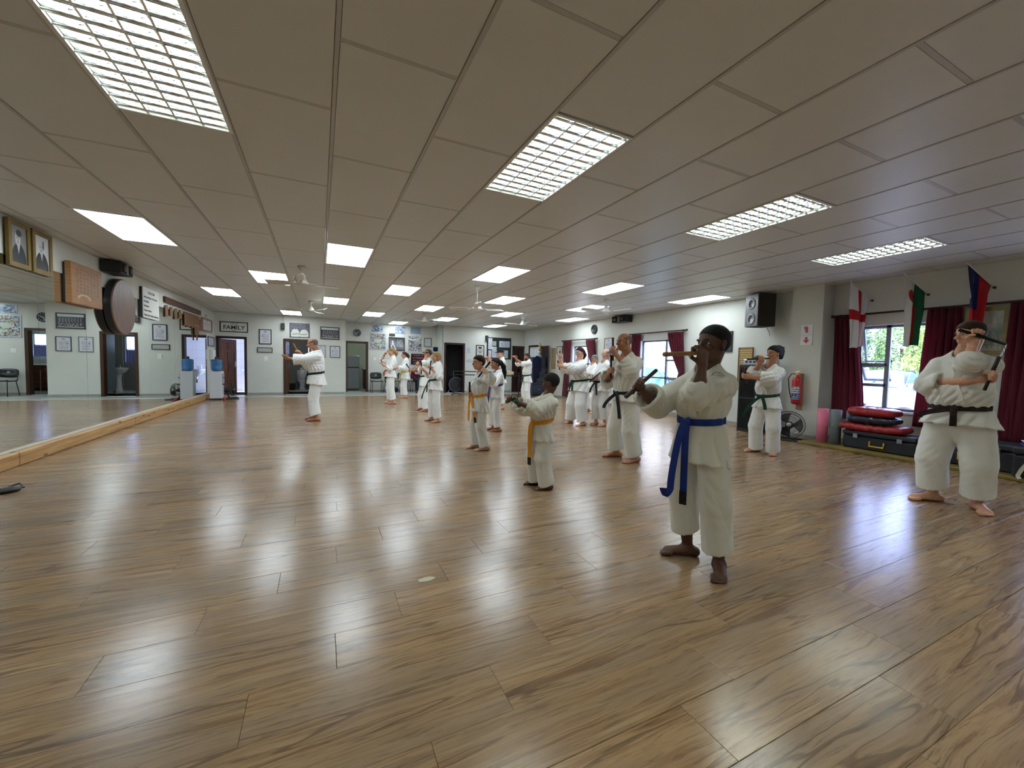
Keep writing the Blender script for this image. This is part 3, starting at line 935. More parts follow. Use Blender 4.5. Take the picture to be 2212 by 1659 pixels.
frame('B', 4.0, 4.33, 1.88, 2.27, 'certificate_frame', 'small grey-green framed certificate by the recess corner', 'picture', mat('olive frame', (.17, .19, .15), .5), .045, cert_mat(7))
frame('B', 3.46, 4.04, 1.13, 1.58, 'poster', 'dark poster with dusky red lettering low over the chairs', 'poster', BF, .016, PR['red'])
o = empty('sign_box', 'tiny black box above the karate kick poster', 'box', (2.69, YB, 2.335)); G().bev(-.11, .11, -.05, 0, -.045, .045, .005).ob('case', M_['black'], o); G().box(-.09, .09, -.053, -.049, -.03, .03).ob('screen', M_['dark'], o)
o = empty('wall_socket', 'white wall socket right of the kitchen door', 'socket', (2.0, YB, 1.32)); G().bev(-.06, .06, -.012, 0, -.06, .06, .004).ob('plate', M_['white'], o); G().bev(-.03, .03, -.018, -.012, -.03, .03, .003).ob('rocker', M_['white_paint'], o)
o = empty('pennant', 'small dark blue pennant on the recess corner', 'pennant', (4.40, YB - .4, 1.78)); G().prism([(-.10, .09), (.10, .09), (.10, -.07), (0, -.10), (-.10, -.07)], -.004, .004).ob('cloth', M_['navy'], o); G().tube([(-.11, 0, .095), (.11, 0, .095)], .006, 6).ob('rod', M_['dark'], o); G().tube([(.05, 0, .095), (.16, 0, .10)], .003, 5).ob('hook', M_['steel'], o)
# far wall, right stretch
frame('C', 5.53, 5.74, 1.63, 1.92, 'notice_sheet', 'single white notice sheet right of the closet', 'paper', None, 0, cert_mat(11, (.58, .60, .66)), .004)
frame('C', 5.51, 5.84, 1.25, 1.40, 'notice_sheet', 'low strip of white paper right of the closet', 'paper', None, 0, cert_mat(12, (.58, .60, .64), n=4), .004)
frame('C', 5.96, 6.33, 1.53, 2.01, 'ornate_picture', 'black-framed print with red and black emblem', 'picture', BF, .035, PR['orn'])
o = empty('notice_board', 'black-framed notice board covered with papers', 'notice board', (7.015, YC, 1.90))
G().bev(-.57, .57, -.03, 0, -.46, .46, .004).ob('frame', BF, o); G().box(-.53, .53, -.034, -.028, -.42, .42).ob('felt', mat('dark green felt', (.012, .022, .024), .9), o)
for k, (x0, x1, z0, z1) in enumerate(((-.51, -.33, -.05, .42), (-.31, -.14, .10, .30), (.0, .50, .05, .32), (-.50, -.36, -.40, -.10), (-.33, -.12, -.40, .06), (.13, .42, -.42, -.08), (-.10, .10, -.40, -.12))):
    G().box(x0, x1, -.037, -.034, z0, z1).ob('paper_sheet', cert_mat(20 + k, ((.60, .60, .66), (.44, .44, .30), (.56, .58, .66), (.60, .58, .56), (.56, .60, .66), (.50, .56, .56), (.6, .6, .6))[k], n=9), o)
o = empty('small_speaker', 'little black speaker at the corner of the notice board', 'speaker', (6.425, YC, 2.31)); G().bev(-.06, .06, -.10, -.01, -.115, .115, .008).ob('cabinet', M_['black'], o); G().lathe([(.042, 0), (.03, .006), (.012, 0)], 14, 'y', (0, -.106, -.03)).ob('driver', M_['dark'], o)
# right wall
frame('R', 13.42, 13.70, 1.08, 1.89, 'hanging_scroll', 'narrow tan hanging scroll beside the dark door', 'scroll', mat('scroll rods', srgb(120, 92, 54), .5), .02, PR['scroll'], .012)
frame('R', 12.92, 13.33, 1.66, 1.95, 'ink_picture', 'small framed ink picture right of the hanging scroll', 'picture', BF, .022, PR['ink'])
frame('R', 12.98, 13.22, 1.23, 1.60, 'ink_picture', 'unframed ink sheet below the small framed picture', 'paper', None, 0, PR['ink'], .006)
frame('R', 10.06, 10.47, 1.65, 2.13, 'framed_certificate', 'wood-framed certificate between the two far windows', 'picture', mat('light wood frame', srgb(140, 124, 96), .5), .035, cert_mat(15, (.55, .58, .66)))
o = empty('wall_speaker', 'wide black box speaker high on the window wall', 'speaker', (XR, 9.5, 2.63), -PI / 2); boxspeaker(o, .60, .19, .28)
frame('R', 6.0, 6.45, 1.61, 2.07, 'dark_picture', 'dark green picture behind the head of the blue-belt boy', 'picture', BF, .03, mat('dark green print', (.03, .06, .045), .3, vary=.4))
o = empty('tall_speaker', 'tall grey-black loudspeaker high on the window wall beside the pillar', 'speaker', (XR, 5.12, 2.47), 0)
o.rotation_euler = (0, 0, -PI / 2 - .35)
o.location = (XR - .09, 5.12, 2.40)
G().bev(-.19, .19, -.42, -.06, -.32, .32, .012).ob('cabinet', mat('dark brown speaker cloth', (.030, .025, .020), .8, vary=.2), o)
G().bev(-.185, .185, -.438, -.42, -.315, .315, .006).ob('baffle', mat('grey baffle', (.16, .165, .17), .4), o)
for z_ in (-.17, .13): G().lathe([(.115, -.004), (.10, -.012), (.06, .006), (.02, -.002)], 20, 'y', (0, -.438, z_)).ob('driver', mat('speaker cone', (.30, .31, .32), .4), o, smooth=True)
G().box(-.05, .05, -.07, .04, -.05, .05).ob('bracket', M_['dark'], o); G().tube([(0, -.1, -.32), (.02, -.05, -.42), (.01, -.03, -.5)], .005, 5).ob('cable', M_['dark'], o)
frame('R', 2.02, 2.44, 1.50, 2.15, 'landscape_painting', 'gold-framed landscape painting between the curtains by the window', 'picture', mat('dull gold frame', srgb(126, 112, 58), .5, vary=.2), .055, PR['land'], .04, .02, None, None, -.03)
# pillar
o = empty('extinguisher_sign', 'red and white fire extinguisher sign with arrow on the pillar', 'sign', (7.92, 4.325, 1.875), -PI / 2)
SW = mat('sign white', (.70, .70, .68), .4)
for z_ in (.095, -.095): G().bev(-.098, .098, -.006, 0, z_ - .09, z_ + .09, .002).ob('panel', SW, o)
g = G(); g.prism([(-.022, .04), (.022, .04), (.022, .125), (.012, .14), (-.012, .14), (-.022, .125)], -.0085, -.006); g.box(-.04, -.026, -.0085, -.006, .10, .15); g.box(-.04, .01, -.0085, -.006, .142, .152); g.ob('extinguisher_symbol', M_['red'], o)
G().prism([(-.02, -.04), (.02, -.04), (.02, -.09), (.055, -.09), (0, -.155), (-.055, -.09), (-.02, -.09)], -.0085, -.006).ob('arrow_symbol', M_['red'], o)
o = empty('fire_extinguisher', 'red fire extinguisher with black hose hung on the pillar', 'extinguisher', (7.92, 4.38, .62), -PI / 2)
G().lathe([(.001, 0), (.06, .0), (.075, .015), (.078, .05), (.078, .42), (.07, .455), (.045, .485), (.026, .50), (.026, .53), (.001, .531)], 24, 'z', (0, -.11, 0)).ob('cylinder', M_['red'], o, smooth=True)
G().sheet(lambda u, v: (.0795 * math.sin((u - .5) * 2.2), -.11 - .0795 * math.cos((u - .5) * 2.2), .08 + .24 * v), 12, 1).ob('label', pm('extinguisher label', lambda nt, b: (lambda q: cmix(nt, txt(nt, q[0], q[2], 7, 2, .45, 12), cmix(nt, q[2].lt(.5), (.62, .62, .64), srgb(40, 50, 110)), cmix(nt, q[2].lt(.5), srgb(60, 70, 130), (.6, .6, .64))))(xyz(nt, coords(nt, 'Generated')))), o)
g = G(); g.bev(-.02, .02, -.13, -.09, .53, .57, .004); g.tube([(-.02, -.11, .575), (.05, -.11, .60), (.11, -.11, .605)], .010, 6); g.tube([(-.02, -.11, .55), (.06, -.11, .565)], .009, 6); g.ob('valve_handle', M_['brass'], o)
G().tube([(-.02, -.12, .55), (-.09, -.13, .545), (-.14, -.13, .46), (-.13, -.12, .30), (-.10, -.12, .16), (-.085, -.12, .10)], .0095, 8).ob('hose', M_['black'], o, smooth=True)
g = G().bev(-.05, .05, -.03, 0, -.10, .56, .004).ob('back_board', mat('tan board', srgb(150, 112, 76), .6), o)

# ------------------------------------------------------------------ doors and the rooms behind them
def door_frame(n, y, D, wm, depth=.2):
    o = bpy.data.objects.new('door_%d' % n, None); COL.objects.link(o); tag(o, kind='structure')
    g = G(); t_ = .055
    g.box(D[0] - t_, D[0] + .02, y - .02, y + depth, 0, D[3]); g.box(D[1] - .02, D[1] + t_, y - .02, y + depth, 0, D[3]); g.box(D[0] - t_, D[1] + t_, y - .02, y + depth, D[3] - .02, D[3] + t_)
    g.ob('door_frame', wm, o)
    return o
def panel_door(parent, hinge, ang, w_, h_, mt, handle=True, y_=.04):
    e = bpy.data.objects.new('door_leaf', None); e.location = hinge; e.rotation_euler = (0, 0, ang); link(e, parent)
    # build the leaf in its own frame: x along the width, y thickness
    st = .10
    def part(name, *b): G().bev(*b, .003).ob(name, mt, e)
    part('stile', 0, st, 0, y_, 0, h_); part('stile', w_ - st, w_, 0, y_, 0, h_); part('stile', w_ / 2 - st * .4, w_ / 2 + st * .4, 0, y_, .2, h_ - .12)
    for z0, z1 in ((0, .22), (.86, 1.02), (h_ * .76, h_ * .76 + .10), (h_ - .13, h_)): part('rail', st, w_ - st, 0, y_, z0, z1)
    for x0, x1 in ((st, w_ / 2 - st * .4), (w_ / 2 + st * .4, w_ - st)):
        for z0, z1 in ((.22, .86), (1.02, h_ * .76), (h_ * .76 + .10, h_ - .13)):
            G().bev(x0, x1, .010, y_ - .010, z0, z1, .004).ob('panel', mt, e)
    if handle:
        for s, yy in ((-1, -.035), (1, y_ + .035)):
            G().tube([(w_ - .06, y_ / 2, 1.02), (w_ - .06, yy, 1.02), (w_ - .16, yy, 1.02)], .009, 8).ob('handle', M_['brass'], e, smooth=True)
        G().box(w_ - .085, w_ - .035, -.004, y_ + .004, .93, 1.12).ob('handle_plate', M_['brass'], e)
    return e
def room(name, x0, x1, y0, y1, z1, wm, fm, win=None, side_win=None):
    g = G(); t_ = .1
    def slab(ax, p0, p1, u0, u1, op):
        zs = [(0, z1)] if not op else None
        if not op:
            g.box(*((p0, p1, u0, u1) if ax == 'x' else (u0, u1, p0, p1)), 0, z1)
        else:
            a, b, c, d_ = op
            for (q0, q1, r0, r1) in ((u0, a, 0, z1), (b, u1, 0, z1), (a, b, 0, c), (a, b, d_, z1)):
                g.box(*((p0, p1, q0, q1) if ax == 'x' else (q0, q1, p0, p1)), r0, r1)
    slab('x', x0 - t_, x0, y0, y1, side_win); slab('x', x1, x1 + t_, y0, y1, None); slab('y', y1, y1 + t_, x0 - t_, x1 + t_, win)
    g.box(x0 - t_, x1 + t_, y0, y1 + t_, z1, z1 + .1)
    tag(g.ob('wall_' + name, wm), kind='structure')
    tag(G().box(x0 - t_, x1 + t_, y0 - .16, y1 + t_, -.1, -.001).ob('floor_' + name, fm), kind='structure')

def tiled(name, c1, joint, sz=.2):
    def bld(nt, b):
        p = xyz(nt, nt.nodes.new('ShaderNodeNewGeometry').outputs['Position'])
        k = (((p[0] + p[1]) / sz).fract().lt(.02) + (p[2] / sz).fract().lt(.02)).min(1.0)
        return cmix(nt, k, c1, joint)
    return mat(name, c1, .25, build=bld)
WT = tiled('white wall tile', (.72, .70, .68), (.45, .44, .42), .3)
room('washroom', -3.75, -1.65, 16.32, 18.3, 2.5, WT, M_['tile'], None, (17.0, 17.6, 1.2, 2.1))
room('toilet', -1.45, .62, 16.32, 19.0, 2.5, mat('grey-green toilet wall', (.22, .24, .22), .6, vary=.05), M_['tile'], (-.45, .10, 1.0, 1.95))
room('kitchen', .90, 3.3, 17.31, 19.7, 2.5, mat('pale green kitchen wall', (.50, .55, .44), .7, vary=.04), M_['tile'], (2.05, 2.75, 1.15, 1.95))
room('closet', 4.70, 5.95, 16.26, 17.2, 2.4, mat('dark closet wall', (.05, .05, .05), .8), M_['tile'])
d1 = door_frame(1, YA, D1, M_['darkwood'])
panel_door(d1, (-2.98, YA + .22, .01), math.radians(62), .74, 1.87, M_['doorwood'])
d2_ = door_frame(2, YA, D2, M_['frame_wood'])
panel_door(d2_, (-1.06, YA + .16, .01), math.radians(86), .74, 1.87, M_['doorwood'])
d3 = door_frame(3, YB, D3, M_['frame_wood'])
d4 = door_frame(4, YC, D4, M_['darkwood'])
panel_door(d4, (4.68, YC + .03, .01), math.radians(-78 + 150), .30, 1.3, M_['doorwood'], False)
# washroom: basin; toilet: wc, pedestal basin; kitchen: fridge, cabinet
M_['ceramic'] = mat('white ceramic', (.80, .81, .82), .12, coat=.5)
def basin(loc, label, ped=True, rz=0):
    o = empty('wash_basin', label, 'basin', loc, rz)
    V = []
    g = G().lathe([(.08, .60), (.20, .70), (.255, .79), (.26, .83), (.235, .83), (.20, .76), (.06, .70), (.001, .70)], 28)
    g.V = [(v[0], v[1] * .8, v[2]) for v in g.V]; g.ob('bowl', M_['ceramic'], o, smooth=True)
    if ped: G().lathe([(.11, 0), (.10, .03), (.075, .2), (.07, .45), (.09, .62)], 20).ob('pedestal', M_['ceramic'], o, smooth=True)
    else: G().lathe([(.03, .35), (.03, .62)], 12).ob('waste_pipe', M_['chrome'], o, smooth=True)
    G().tube([(0, .14, .83), (0, .14, .93), (0, .04, .94), (0, .02, .90)], .014, 8).ob('tap', M_['chrome'], o, smooth=True)
basin((-2.30, 17.45, 0), 'white wash basin inside the first doorway', False, 0)
basin((.02, 18.2, 0), 'white pedestal basin inside the toilet doorway', True, 0)
o = empty('soap_bottle', 'white soap bottle on the washroom basin', 'bottle', (-2.40, 17.52, .825)); G().lathe([(.03, 0), (.035, .02), (.035, .12), (.012, .15), (.012, .18)], 12).ob('bottle', M_['white'], o, smooth=True); G().tube([(0, 0, .18), (0, 0, .2), (-.04, 0, .2)], .006, 6).ob('pump', M_['white'], o)
o = empty('toilet_bowl', 'white toilet with raised lid inside the second doorway', 'toilet', (-.64, 18.55, 0), PI)
g = G().lathe([(.13, 0), (.12, .04), (.09, .16), (.12, .28), (.18, .38), (.185, .40), (.16, .40), (.1, .30), (.001, .28)], 24); g.V = [(v[0], v[1] * 1.25, v[2]) for v in g.V]; g.ob('bowl', M_['ceramic'], o, smooth=True)
G().bev(-.20, .20, -.36, -.20, .42, .80, .03).ob('cistern', M_['ceramic'], o); g = G().lathe([(.185, 0), (.185, .02), (.001, .025)], 24, 'y'); g.V = [(v[0], v[1] - .19, v[2] * 1.15 + .62) for v in g.V]; g.ob('lid', M_['ceramic'], o, smooth=True)
g = G().lathe([(.19, .40), (.19, .42), (.12, .425), (.12, .405)], 24); g.V = [(v[0], v[1] * 1.2, v[2]) for v in g.V]; g.ob('seat', M_['ceramic'], o, smooth=True)
o = empty('toilet_roll', 'white paper roll on the toilet cistern', 'paper roll', (-.68, 18.82, .80)); G().lathe([(.02, 0), (.05, 0), (.05, .1), (.02, .1)], 16).ob('roll', M_['white'], o, smooth=True); G().lathe([(.019, .0), (.022, 0), (.022, .101), (.019, .101)], 12).ob('core', M_['tagwood'], o)
o = empty('waste_bin', 'black bin beside the toilet', 'bin', (-1.02, 18.5, 0)); G().lathe([(.13, 0), (.16, .26), (.165, .27), (.15, .27), (.12, .03), (.001, .03)], 18).ob('bin', M_['black'], o, smooth=True); G().lathe([(.166, .262), (.17, .266), (.17, .276), (.164, .276)], 18).ob('rim', M_['dark'], o)
o = empty('cubicle_partition', 'blue-grey partition panel inside the toilet room', 'partition', (-.12, 17.25, 0)); G().bev(-.02, .02, -.55, .25, .1, 1.95, .004).ob('panel', mat('blue-grey laminate', (.20, .26, .30), .4), o); G().box(-.015, .015, -.5, -.46, 0, .1).ob('foot', M_['steel'], o); G().box(-.015, .015, .18, .22, 0, .1).ob('foot', M_['steel'], o)
o = empty('fridge', 'grey two-door fridge inside the kitchen doorway', 'fridge', (1.24, 18.5, 0)); FM = mat('fridge grey', (.23, .24, .26), .35, metal=.3)
G().bev(-.28, .28, -.26, .28, .03, 1.45, .012).ob('body', FM, o); G().bev(-.28, .28, -.30, -.262, .06, .93, .012).ob('door', FM, o); G().bev(-.28, .28, -.30, -.262, .97, 1.44, .012).ob('door', FM, o); G().box(-.27, .27, -.28, -.262, .935, .965).ob('seam', M_['black'], o)
o = empty('kitchen_cabinet', 'dark red-brown kitchen cabinet with pale worktop', 'cabinet', (2.40, 19.3, 0)); G().bev(-.62, .62, -.30, .30, .1, .86, .005).ob('body', M_['redwood'], o); G().box(-.60, .60, -.26, .28, 0, .1).ob('plinth', M_['black'], o); G().bev(-.64, .64, -.34, .32, .86, .90, .006).ob('worktop', M_['white'], o)
for x_ in (-.41, 0, .41): dd_ = G().bev(x_ - .195, x_ + .195, -.318, -.30, .13, .84, .004).ob('door', M_['redwood'], o); G().tube([(x_ + .15, -.318, .70), (x_ + .15, -.34, .70), (x_ + .15, -.34, .78), (x_ + .15, -.318, .78)], .005, 6).ob('handle', M_['chrome'], dd_)
def room_fill_lamp(x, y, z, label, e_, col):  # unseen glowing lamp, added to brighten a dim side room
    o = empty('added_fill_lamp', label, 'lamp', (x, y, z)); G().lathe([(.13, 0), (.13, -.02), (.115, -.03)], 20).ob('base', M_['white'], o, smooth=True); G().lathe([(.115, -.02), (.10, -.06), (.05, -.085), (.001, -.09)], 20).ob('globe', emit('fill lamp globe', col, e_), o, smooth=True)
room_fill_lamp(-.7, 17.6, 2.5, 'round white lamp added to brighten the toilet room', 45, (1, .97, .9))
room_fill_lamp(1.7, 18.3, 2.5, 'round white lamp added to brighten the kitchen', 40, (.95, 1, .85))
# windows of the small rooms
for k, (x0, x1, y, z0, z1) in enumerate(((-.45, .10, 19.0, 1.0, 1.95), (2.05, 2.75, 19.7, 1.15, 1.95))):
    o = tag(G().box(x0, x1, y + .06, y + .066, z0, z1).ob('window_%d' % (6 + k), M_['glass']), kind='structure')
    g = G(); t_ = .035
    g.box(x0, x0 + t_, y + .03, y + .09, z0, z1); g.box(x1 - t_, x1, y + .03, y + .09, z0, z1); g.box(x0, x1, y + .03, y + .09, z1 - t_, z1); g.box(x0, x1, y + .03, y + .09, z0, z0 + t_); g.box(x0, x1, y + .03, y + .09, (z0 + z1) / 2 - .015, (z0 + z1) / 2 + .015)
    g.ob('window_frame', M_['white_paint'], o)
    tag(G().sheet(lambda u, v: (x0 + .02 + (x1 - x0 - .04) * u, y - .02 + .012 * math.sin(u * 40), z0 + (z1 - z0) * .48 * v), 30, 2).ob('net_curtain', mat('lilac net', (.25, .28, .62), .8), parent=None), 'lilac half curtain at the %s window' % ('toilet', 'kitchen')[k], 'curtain')
# closet shelves and drum
o = empty('wire_shelves', 'black wire shelving inside the closet', 'shelves', (5.45, 16.95, 0))
for s in (-.45, .40):
    for yy in (-.16, .16): G().tube([(s, yy, 0), (s, yy, 2.1)], .012, 6).ob('post', M_['black'], o)
for k in range(9):
    g = G(); z_ = .25 + .22 * k
    for yy in np.linspace(-.16, .16, 5): g.tube([(-.45, yy, z_), (.40, yy, z_)], .005, 4)
    for xx in np.linspace(-.45, .4, 7): g.tube([(xx, -.16, z_), (xx, .16, z_)], .004, 4)
    g.ob('shelf', M_['dark'], o)
o = empty('bass_drum', 'black bass drum standing in the closet doorway', 'drum', (5.18, 16.42, .33))
G().lathe([(.30, -.06), (.31, -.05), (.31, .12), (.30, .13), (.001, .13)], 32, 'y').ob('shell', M_['black'], o, auto=True)
G().tube([(.30 * math.cos(a), -.075, .30 * math.sin(a)) for a in np.linspace(0, 2 * PI, 33)[:-1]], .012, 6, closed=True).ob('hoop', mat('violet-grey hoop', (.20, .20, .30), .3), o, smooth=True)
G().lathe([(.295, -.055), (.001, -.056)], 32, 'y').ob('drum_skin', M_['black_soft'], o)
for s in (-1, 1): G().tube([(s * .24, -.03, -.18), (s * .34, -.08, -.33)], .010, 6).ob('leg', M_['steel'], o)

# dark wooden door in the corner and the open entrance leaf on the window wall
o = tag(bpy.data.objects.new('door_5', None), kind='structure'); COL.objects.link(o)
G().box(7.66, 7.72, YC - .03, YC, 0, 2.03).ob('door_frame', M_['darkwood'], o); G().box(7.66, XR, YC - .03, YC, 1.97, 2.03).ob('door_frame', M_['darkwood'], o)
panel_door(o, (7.72, YC - .045, .01), 0, .50, 1.95, M_['darkwood'])
o = tag(bpy.data.objects.new('door_6', None), kind='structure'); COL.objects.link(o)
panel_door(o, (XR - .05, 14.55, .01), math.radians(-98), .78, 1.98, M_['darkwood'])
g = G().box(XR - .03, XR, 14.55, 14.62, 0, 2.05); g.box(XR - .03, XR, 15.55, 15.62, 0, 2.05); g.box(XR - .03, XR, 14.55, 15.62, 1.98, 2.05); g.ob('door_frame', M_['darkwood'], o)
GE = glassmat('frosted sidelight', (.9, .92, 1.0), .1)
for k in range(3): G().box(XR - .012, XR - .004, 14.68 + k * .29, 14.92 + k * .29, 1.35, 1.9).ob('pane', mat('frosted pane', (.75, .78, .85), .3), o)
G().box(XR - .02, XR - .002, 14.62, 15.55, 0, 1.3).ob('lower_panel', M_['darkwood'], o)

# ------------------------------------------------------------------ windows, curtains
M_['wframe'] = mat('grey steel window frame', srgb(120, 124, 136), .4, metal=.3)
def window(n, Wn, mull, trans, openers=()):
    y0, y1, z0, z1 = Wn
    o = tag(bpy.data.objects.new('window_%d' % n, None), kind='structure'); COL.objects.link(o)
    t_ = .04; x0, x1 = XR + .09, XR + .13
    g = G()
    g.box(x0, x1, y0, y0 + t_, z0, z1); g.box(x0, x1, y1 - t_, y1, z0, z1); g.box(x0, x1, y0, y1, z0, z0 + t_); g.box(x0, x1, y0, y1, z1 - t_, z1)
    g.ob('window_frame', M_['wframe'], o)
    for m_ in mull: G().box(x0, x1, m_ - .03, m_ + .03, z0, z1).ob('mullion', M_['wframe'], o)
    ys = [y0] + list(mull) + [y1]
    for a, b, tr in zip(ys, ys[1:], trans):
        zz = [z0] + list(tr) + [z1]
        for t in tr: G().box(x0, x1, a, b, t - .022, t + .022).ob('transom', M_['wframe'], o)
        for c, d_ in zip(zz, zz[1:]): G().box(XR + .108, XR + .112, a + .02, b - .02, c + .02, d_ - .02).ob('pane', M_['glass'], o)
    g = G().bev(XR - .04, XR + .09, y0 - .03, y1 + .03, z0 - .035, z0, .006); g.ob('sill', M_['white_paint'], o)
    for (a, b, zb, ang, h_) in openers:           # top-hung casements pushed outward
        e = bpy.data.objects.new('casement', None); e.location = (XR + .13, 0, zb); e.rotation_euler = (0, -ang, 0); link(e, o)
        g = G(); q = .03
        g.box(0, .03, a, a + q, -h_, 0); g.box(0, .03, b - q, b, -h_, 0); g.box(0, .03, a, b, -q, 0); g.box(0, .03, a, b, -h_, -h_ + q); g.ob('casement_frame', M_['wframe'], e)
        G().box(.012, .016, a + q, b - q, -h_ + q, -q).ob('pane', M_['glass'], e)
        G().tube([(-.05, (a + b) / 2, -h_ + .02), (-.12, (a + b) / 2, -h_ + .05)], .008, 6).ob('stay', M_['dark'], e)
    return o
window(1, W1, (11.45,), ((1.30,), (1.30,)), ((11.47, 12.24, 1.28, .5, .68),))
window(2, W2, (7.98,), ((1.42, .95), (.95,)), ((7.47, 7.95, .93, .6, .38),))
window(3, W3, (3.325,), ((), (1.36, 1.02)), ((3.34, 3.70, 1.34, .55, .30), (3.34, 3.70, 1.98, .25, .60)))
window(4, W4, (1.05,), ((), (1.36,)))
def curtain_mat(nt, b):
    p = xyz(nt, coords(nt, 'Object'))
    nt.links.new(bump(nt, noise(nt, coords(nt, 'Object'), 300, 2), .2, .002), b.inputs['Normal'])
    tr = nt.nodes.new('ShaderNodeBsdfTranslucent'); tr.inputs[0].default_value = (.42, .06, .14, 1)
    mx = nt.nodes.new('ShaderNodeMixShader'); mx.inputs[0].default_value = .35
    out = [n for n in nt.nodes if n.type == 'OUTPUT_MATERIAL'][0]
    nt.links.new(b.outputs[0], mx.inputs[1]); nt.links.new(tr.outputs[0], mx.inputs[2]); nt.links.new(mx.outputs[0], out.inputs[0])
    return None
M_['curtain'] = mat('maroon curtain', srgb(92, 20, 38), .75, spec=.2, sheen=.3, build=curtain_mat)
def curtain(label, top, bot, z0, z1, waist=None, wz=.0, folds=7, amp=.035, x=None, skew=0.):
    """top/bot/waist are (ya, yb) extents along the wall"""
    x = XR - .09 if x is None else x
    o = empty('curtain', label, 'curtain', (x, 0, 0), 0, 'maroon curtains on the window wall')
    def fn(u, v):
        z = z1 + (z0 - z1) * v
        if waist:
            vw = (z1 - wz) / (z1 - z0)
            if v < vw: t = (v / vw) ** 1.6; a, b = top[0] + (waist[0] - top[0]) * t, top[1] + (waist[1] - top[1]) * t
            else: t = ((v - vw) / (1 - vw)) ** .8; a, b = waist[0] + (bot[0] - waist[0]) * t, waist[1] + (bot[1] - waist[1]) * t
        else: a, b = top[0] + (bot[0] - top[0]) * v, top[1] + (bot[1] - top[1]) * v
        y = a + (b - a) * u
        A_ = amp * (.55 + .45 * math.sin(v * 2.5 + u * 3)) * min(1, (b - a) / .3 + .35)
        return (A_ * math.sin(u * folds * 2 * PI + 1.2 * math.sin(v * 3 + u)), y + .012 * math.sin(u * folds * 4 * PI), z)
    c = G().sheet(fn, folds * 10, 26).ob('cloth', M_['curtain'], o, smooth=True)
    c.modifiers.new('s', 'SOLIDIFY').thickness = .004
    if waist:
        yc = (waist[0] + waist[1]) / 2
        G().tube([(math.cos(a) * .05, yc + math.sin(a) * (waist[1] - waist[0]) * .55, wz + .02 * math.sin(a)) for a in np.linspace(0, 2 * PI, 17)[:-1]], .014, 6, closed=True).ob('tie_band', M_['curtain'], o, smooth=True)
def rod(label, y0, y1, z):
    o = empty('curtain_rod', label, 'curtain rod', (XR - .09, 0, z), 0, 'dark curtain rods')
    G().tube([(0, y0, 0), (0, y1, 0)], .016, 10).ob('rod', M_['darkwood'], o, smooth=True)
    for y in (y0, y1): G().lathe([(.016, -.02), (.026, -.01), (.026, .01), (.012, .02)], 10, 'y', (0, y, 0)).ob('finial', M_['darkwood'], o, smooth=True)
    for y in (y0 + .12, y1 - .12): G().box(-.012, .09, y - .012, y + .012, -.02, .02).ob('bracket', M_['darkwood'], o)
rod('short dark curtain rod over the farthest window', 10.75, 12.84, 2.13)
rod('dark curtain rod over the window behind the bald man', 7.18, 9.2, 2.17)
rod('long dark curtain rod over the nearest window', -.2, 4.05, 2.19)
curtain('maroon curtain left of the farthest window, tied low', (12.25, 12.76), (12.3, 12.75), .08, 2.12, (12.42, 12.66), .95, 6)
curtain('maroon curtain swept aside on the right of the farthest window', (10.85, 11.35), (10.8, 11.1), .6, 2.11, (10.82, 11.0), 1.25, 6)
curtain('maroon curtain behind the tall bald man\'s head', (8.75, 9.12), (8.85, 9.1), .3, 2.15, None, 0, 5)
curtain('maroon curtain tied back beside the boy\'s raised stick', (7.28, 7.78), (7.22, 7.55), .35, 2.14, (7.22, 7.38), 1.12, 6)
curtain('maroon curtain left of the nearest window by the pink roll', (3.68, 4.02), (3.50, 3.98), .42, 2.18, None, 0, 5)
curtain('maroon curtain between the nearest window and the painting', (2.44, 2.82), (2.50, 2.90), .42, 2.18, None, 0, 5)
curtain('maroon curtain at the right edge, beyond the painting', (1.55, 2.02), (1.55, 2.06), .35, 2.18, None, 0, 6)
curtain('maroon curtain beyond the frame of the right window', (-.1, .4), (-.1, .42), .35, 2.18, None, 0, 6)

# ------------------------------------------------------------------ flags
def flag_mat(name, kind):
    def bld(nt, b):
        q = xyz(nt, coords(nt, 'UV')); u, v = q[0], q[1]
        if kind == 'cross':
            k = ((u - .5).abs().lt(.085) + (v - .45).abs().lt(.075)).min(1.0)
            return cmix(nt, k, (.66, .66, .68), srgb(170, 24, 34))
        if kind == 'dragon':
            c = cmix(nt, u.lt(.5), (.66, .66, .66), srgb(20, 92, 60))
            body = (elli(u, v, .52, .50, .20, .28) * noise(nt, comb(nt, u * 7, v * 9, 1.0), 1.0, 2).gt(.42) + elli(u, v, .68, .24, .13, .09) + elli(u, v, .40, .80, .08, .16) + ((u - .5 - (v * 14).sin() * .08).abs().lt(.05)) * box_(u, v, .2, .9, .15, .92)).min(1.0)
            return cmix(nt, body, c, srgb(170, 22, 34))
        c = cmix(nt, u.gt(.5) * v.lt(.5), srgb(168, 18, 32), srgb(18, 28, 84))
        su, sv = (u - .75) / .09, (v - .25) / .11
        return cmix(nt, (su * su + sv * sv).lt(1.0), c, (.68, .68, .68))
    return mat(name, (.5, .5, .5), .75, spec=.2, sheen=.2, build=bld)
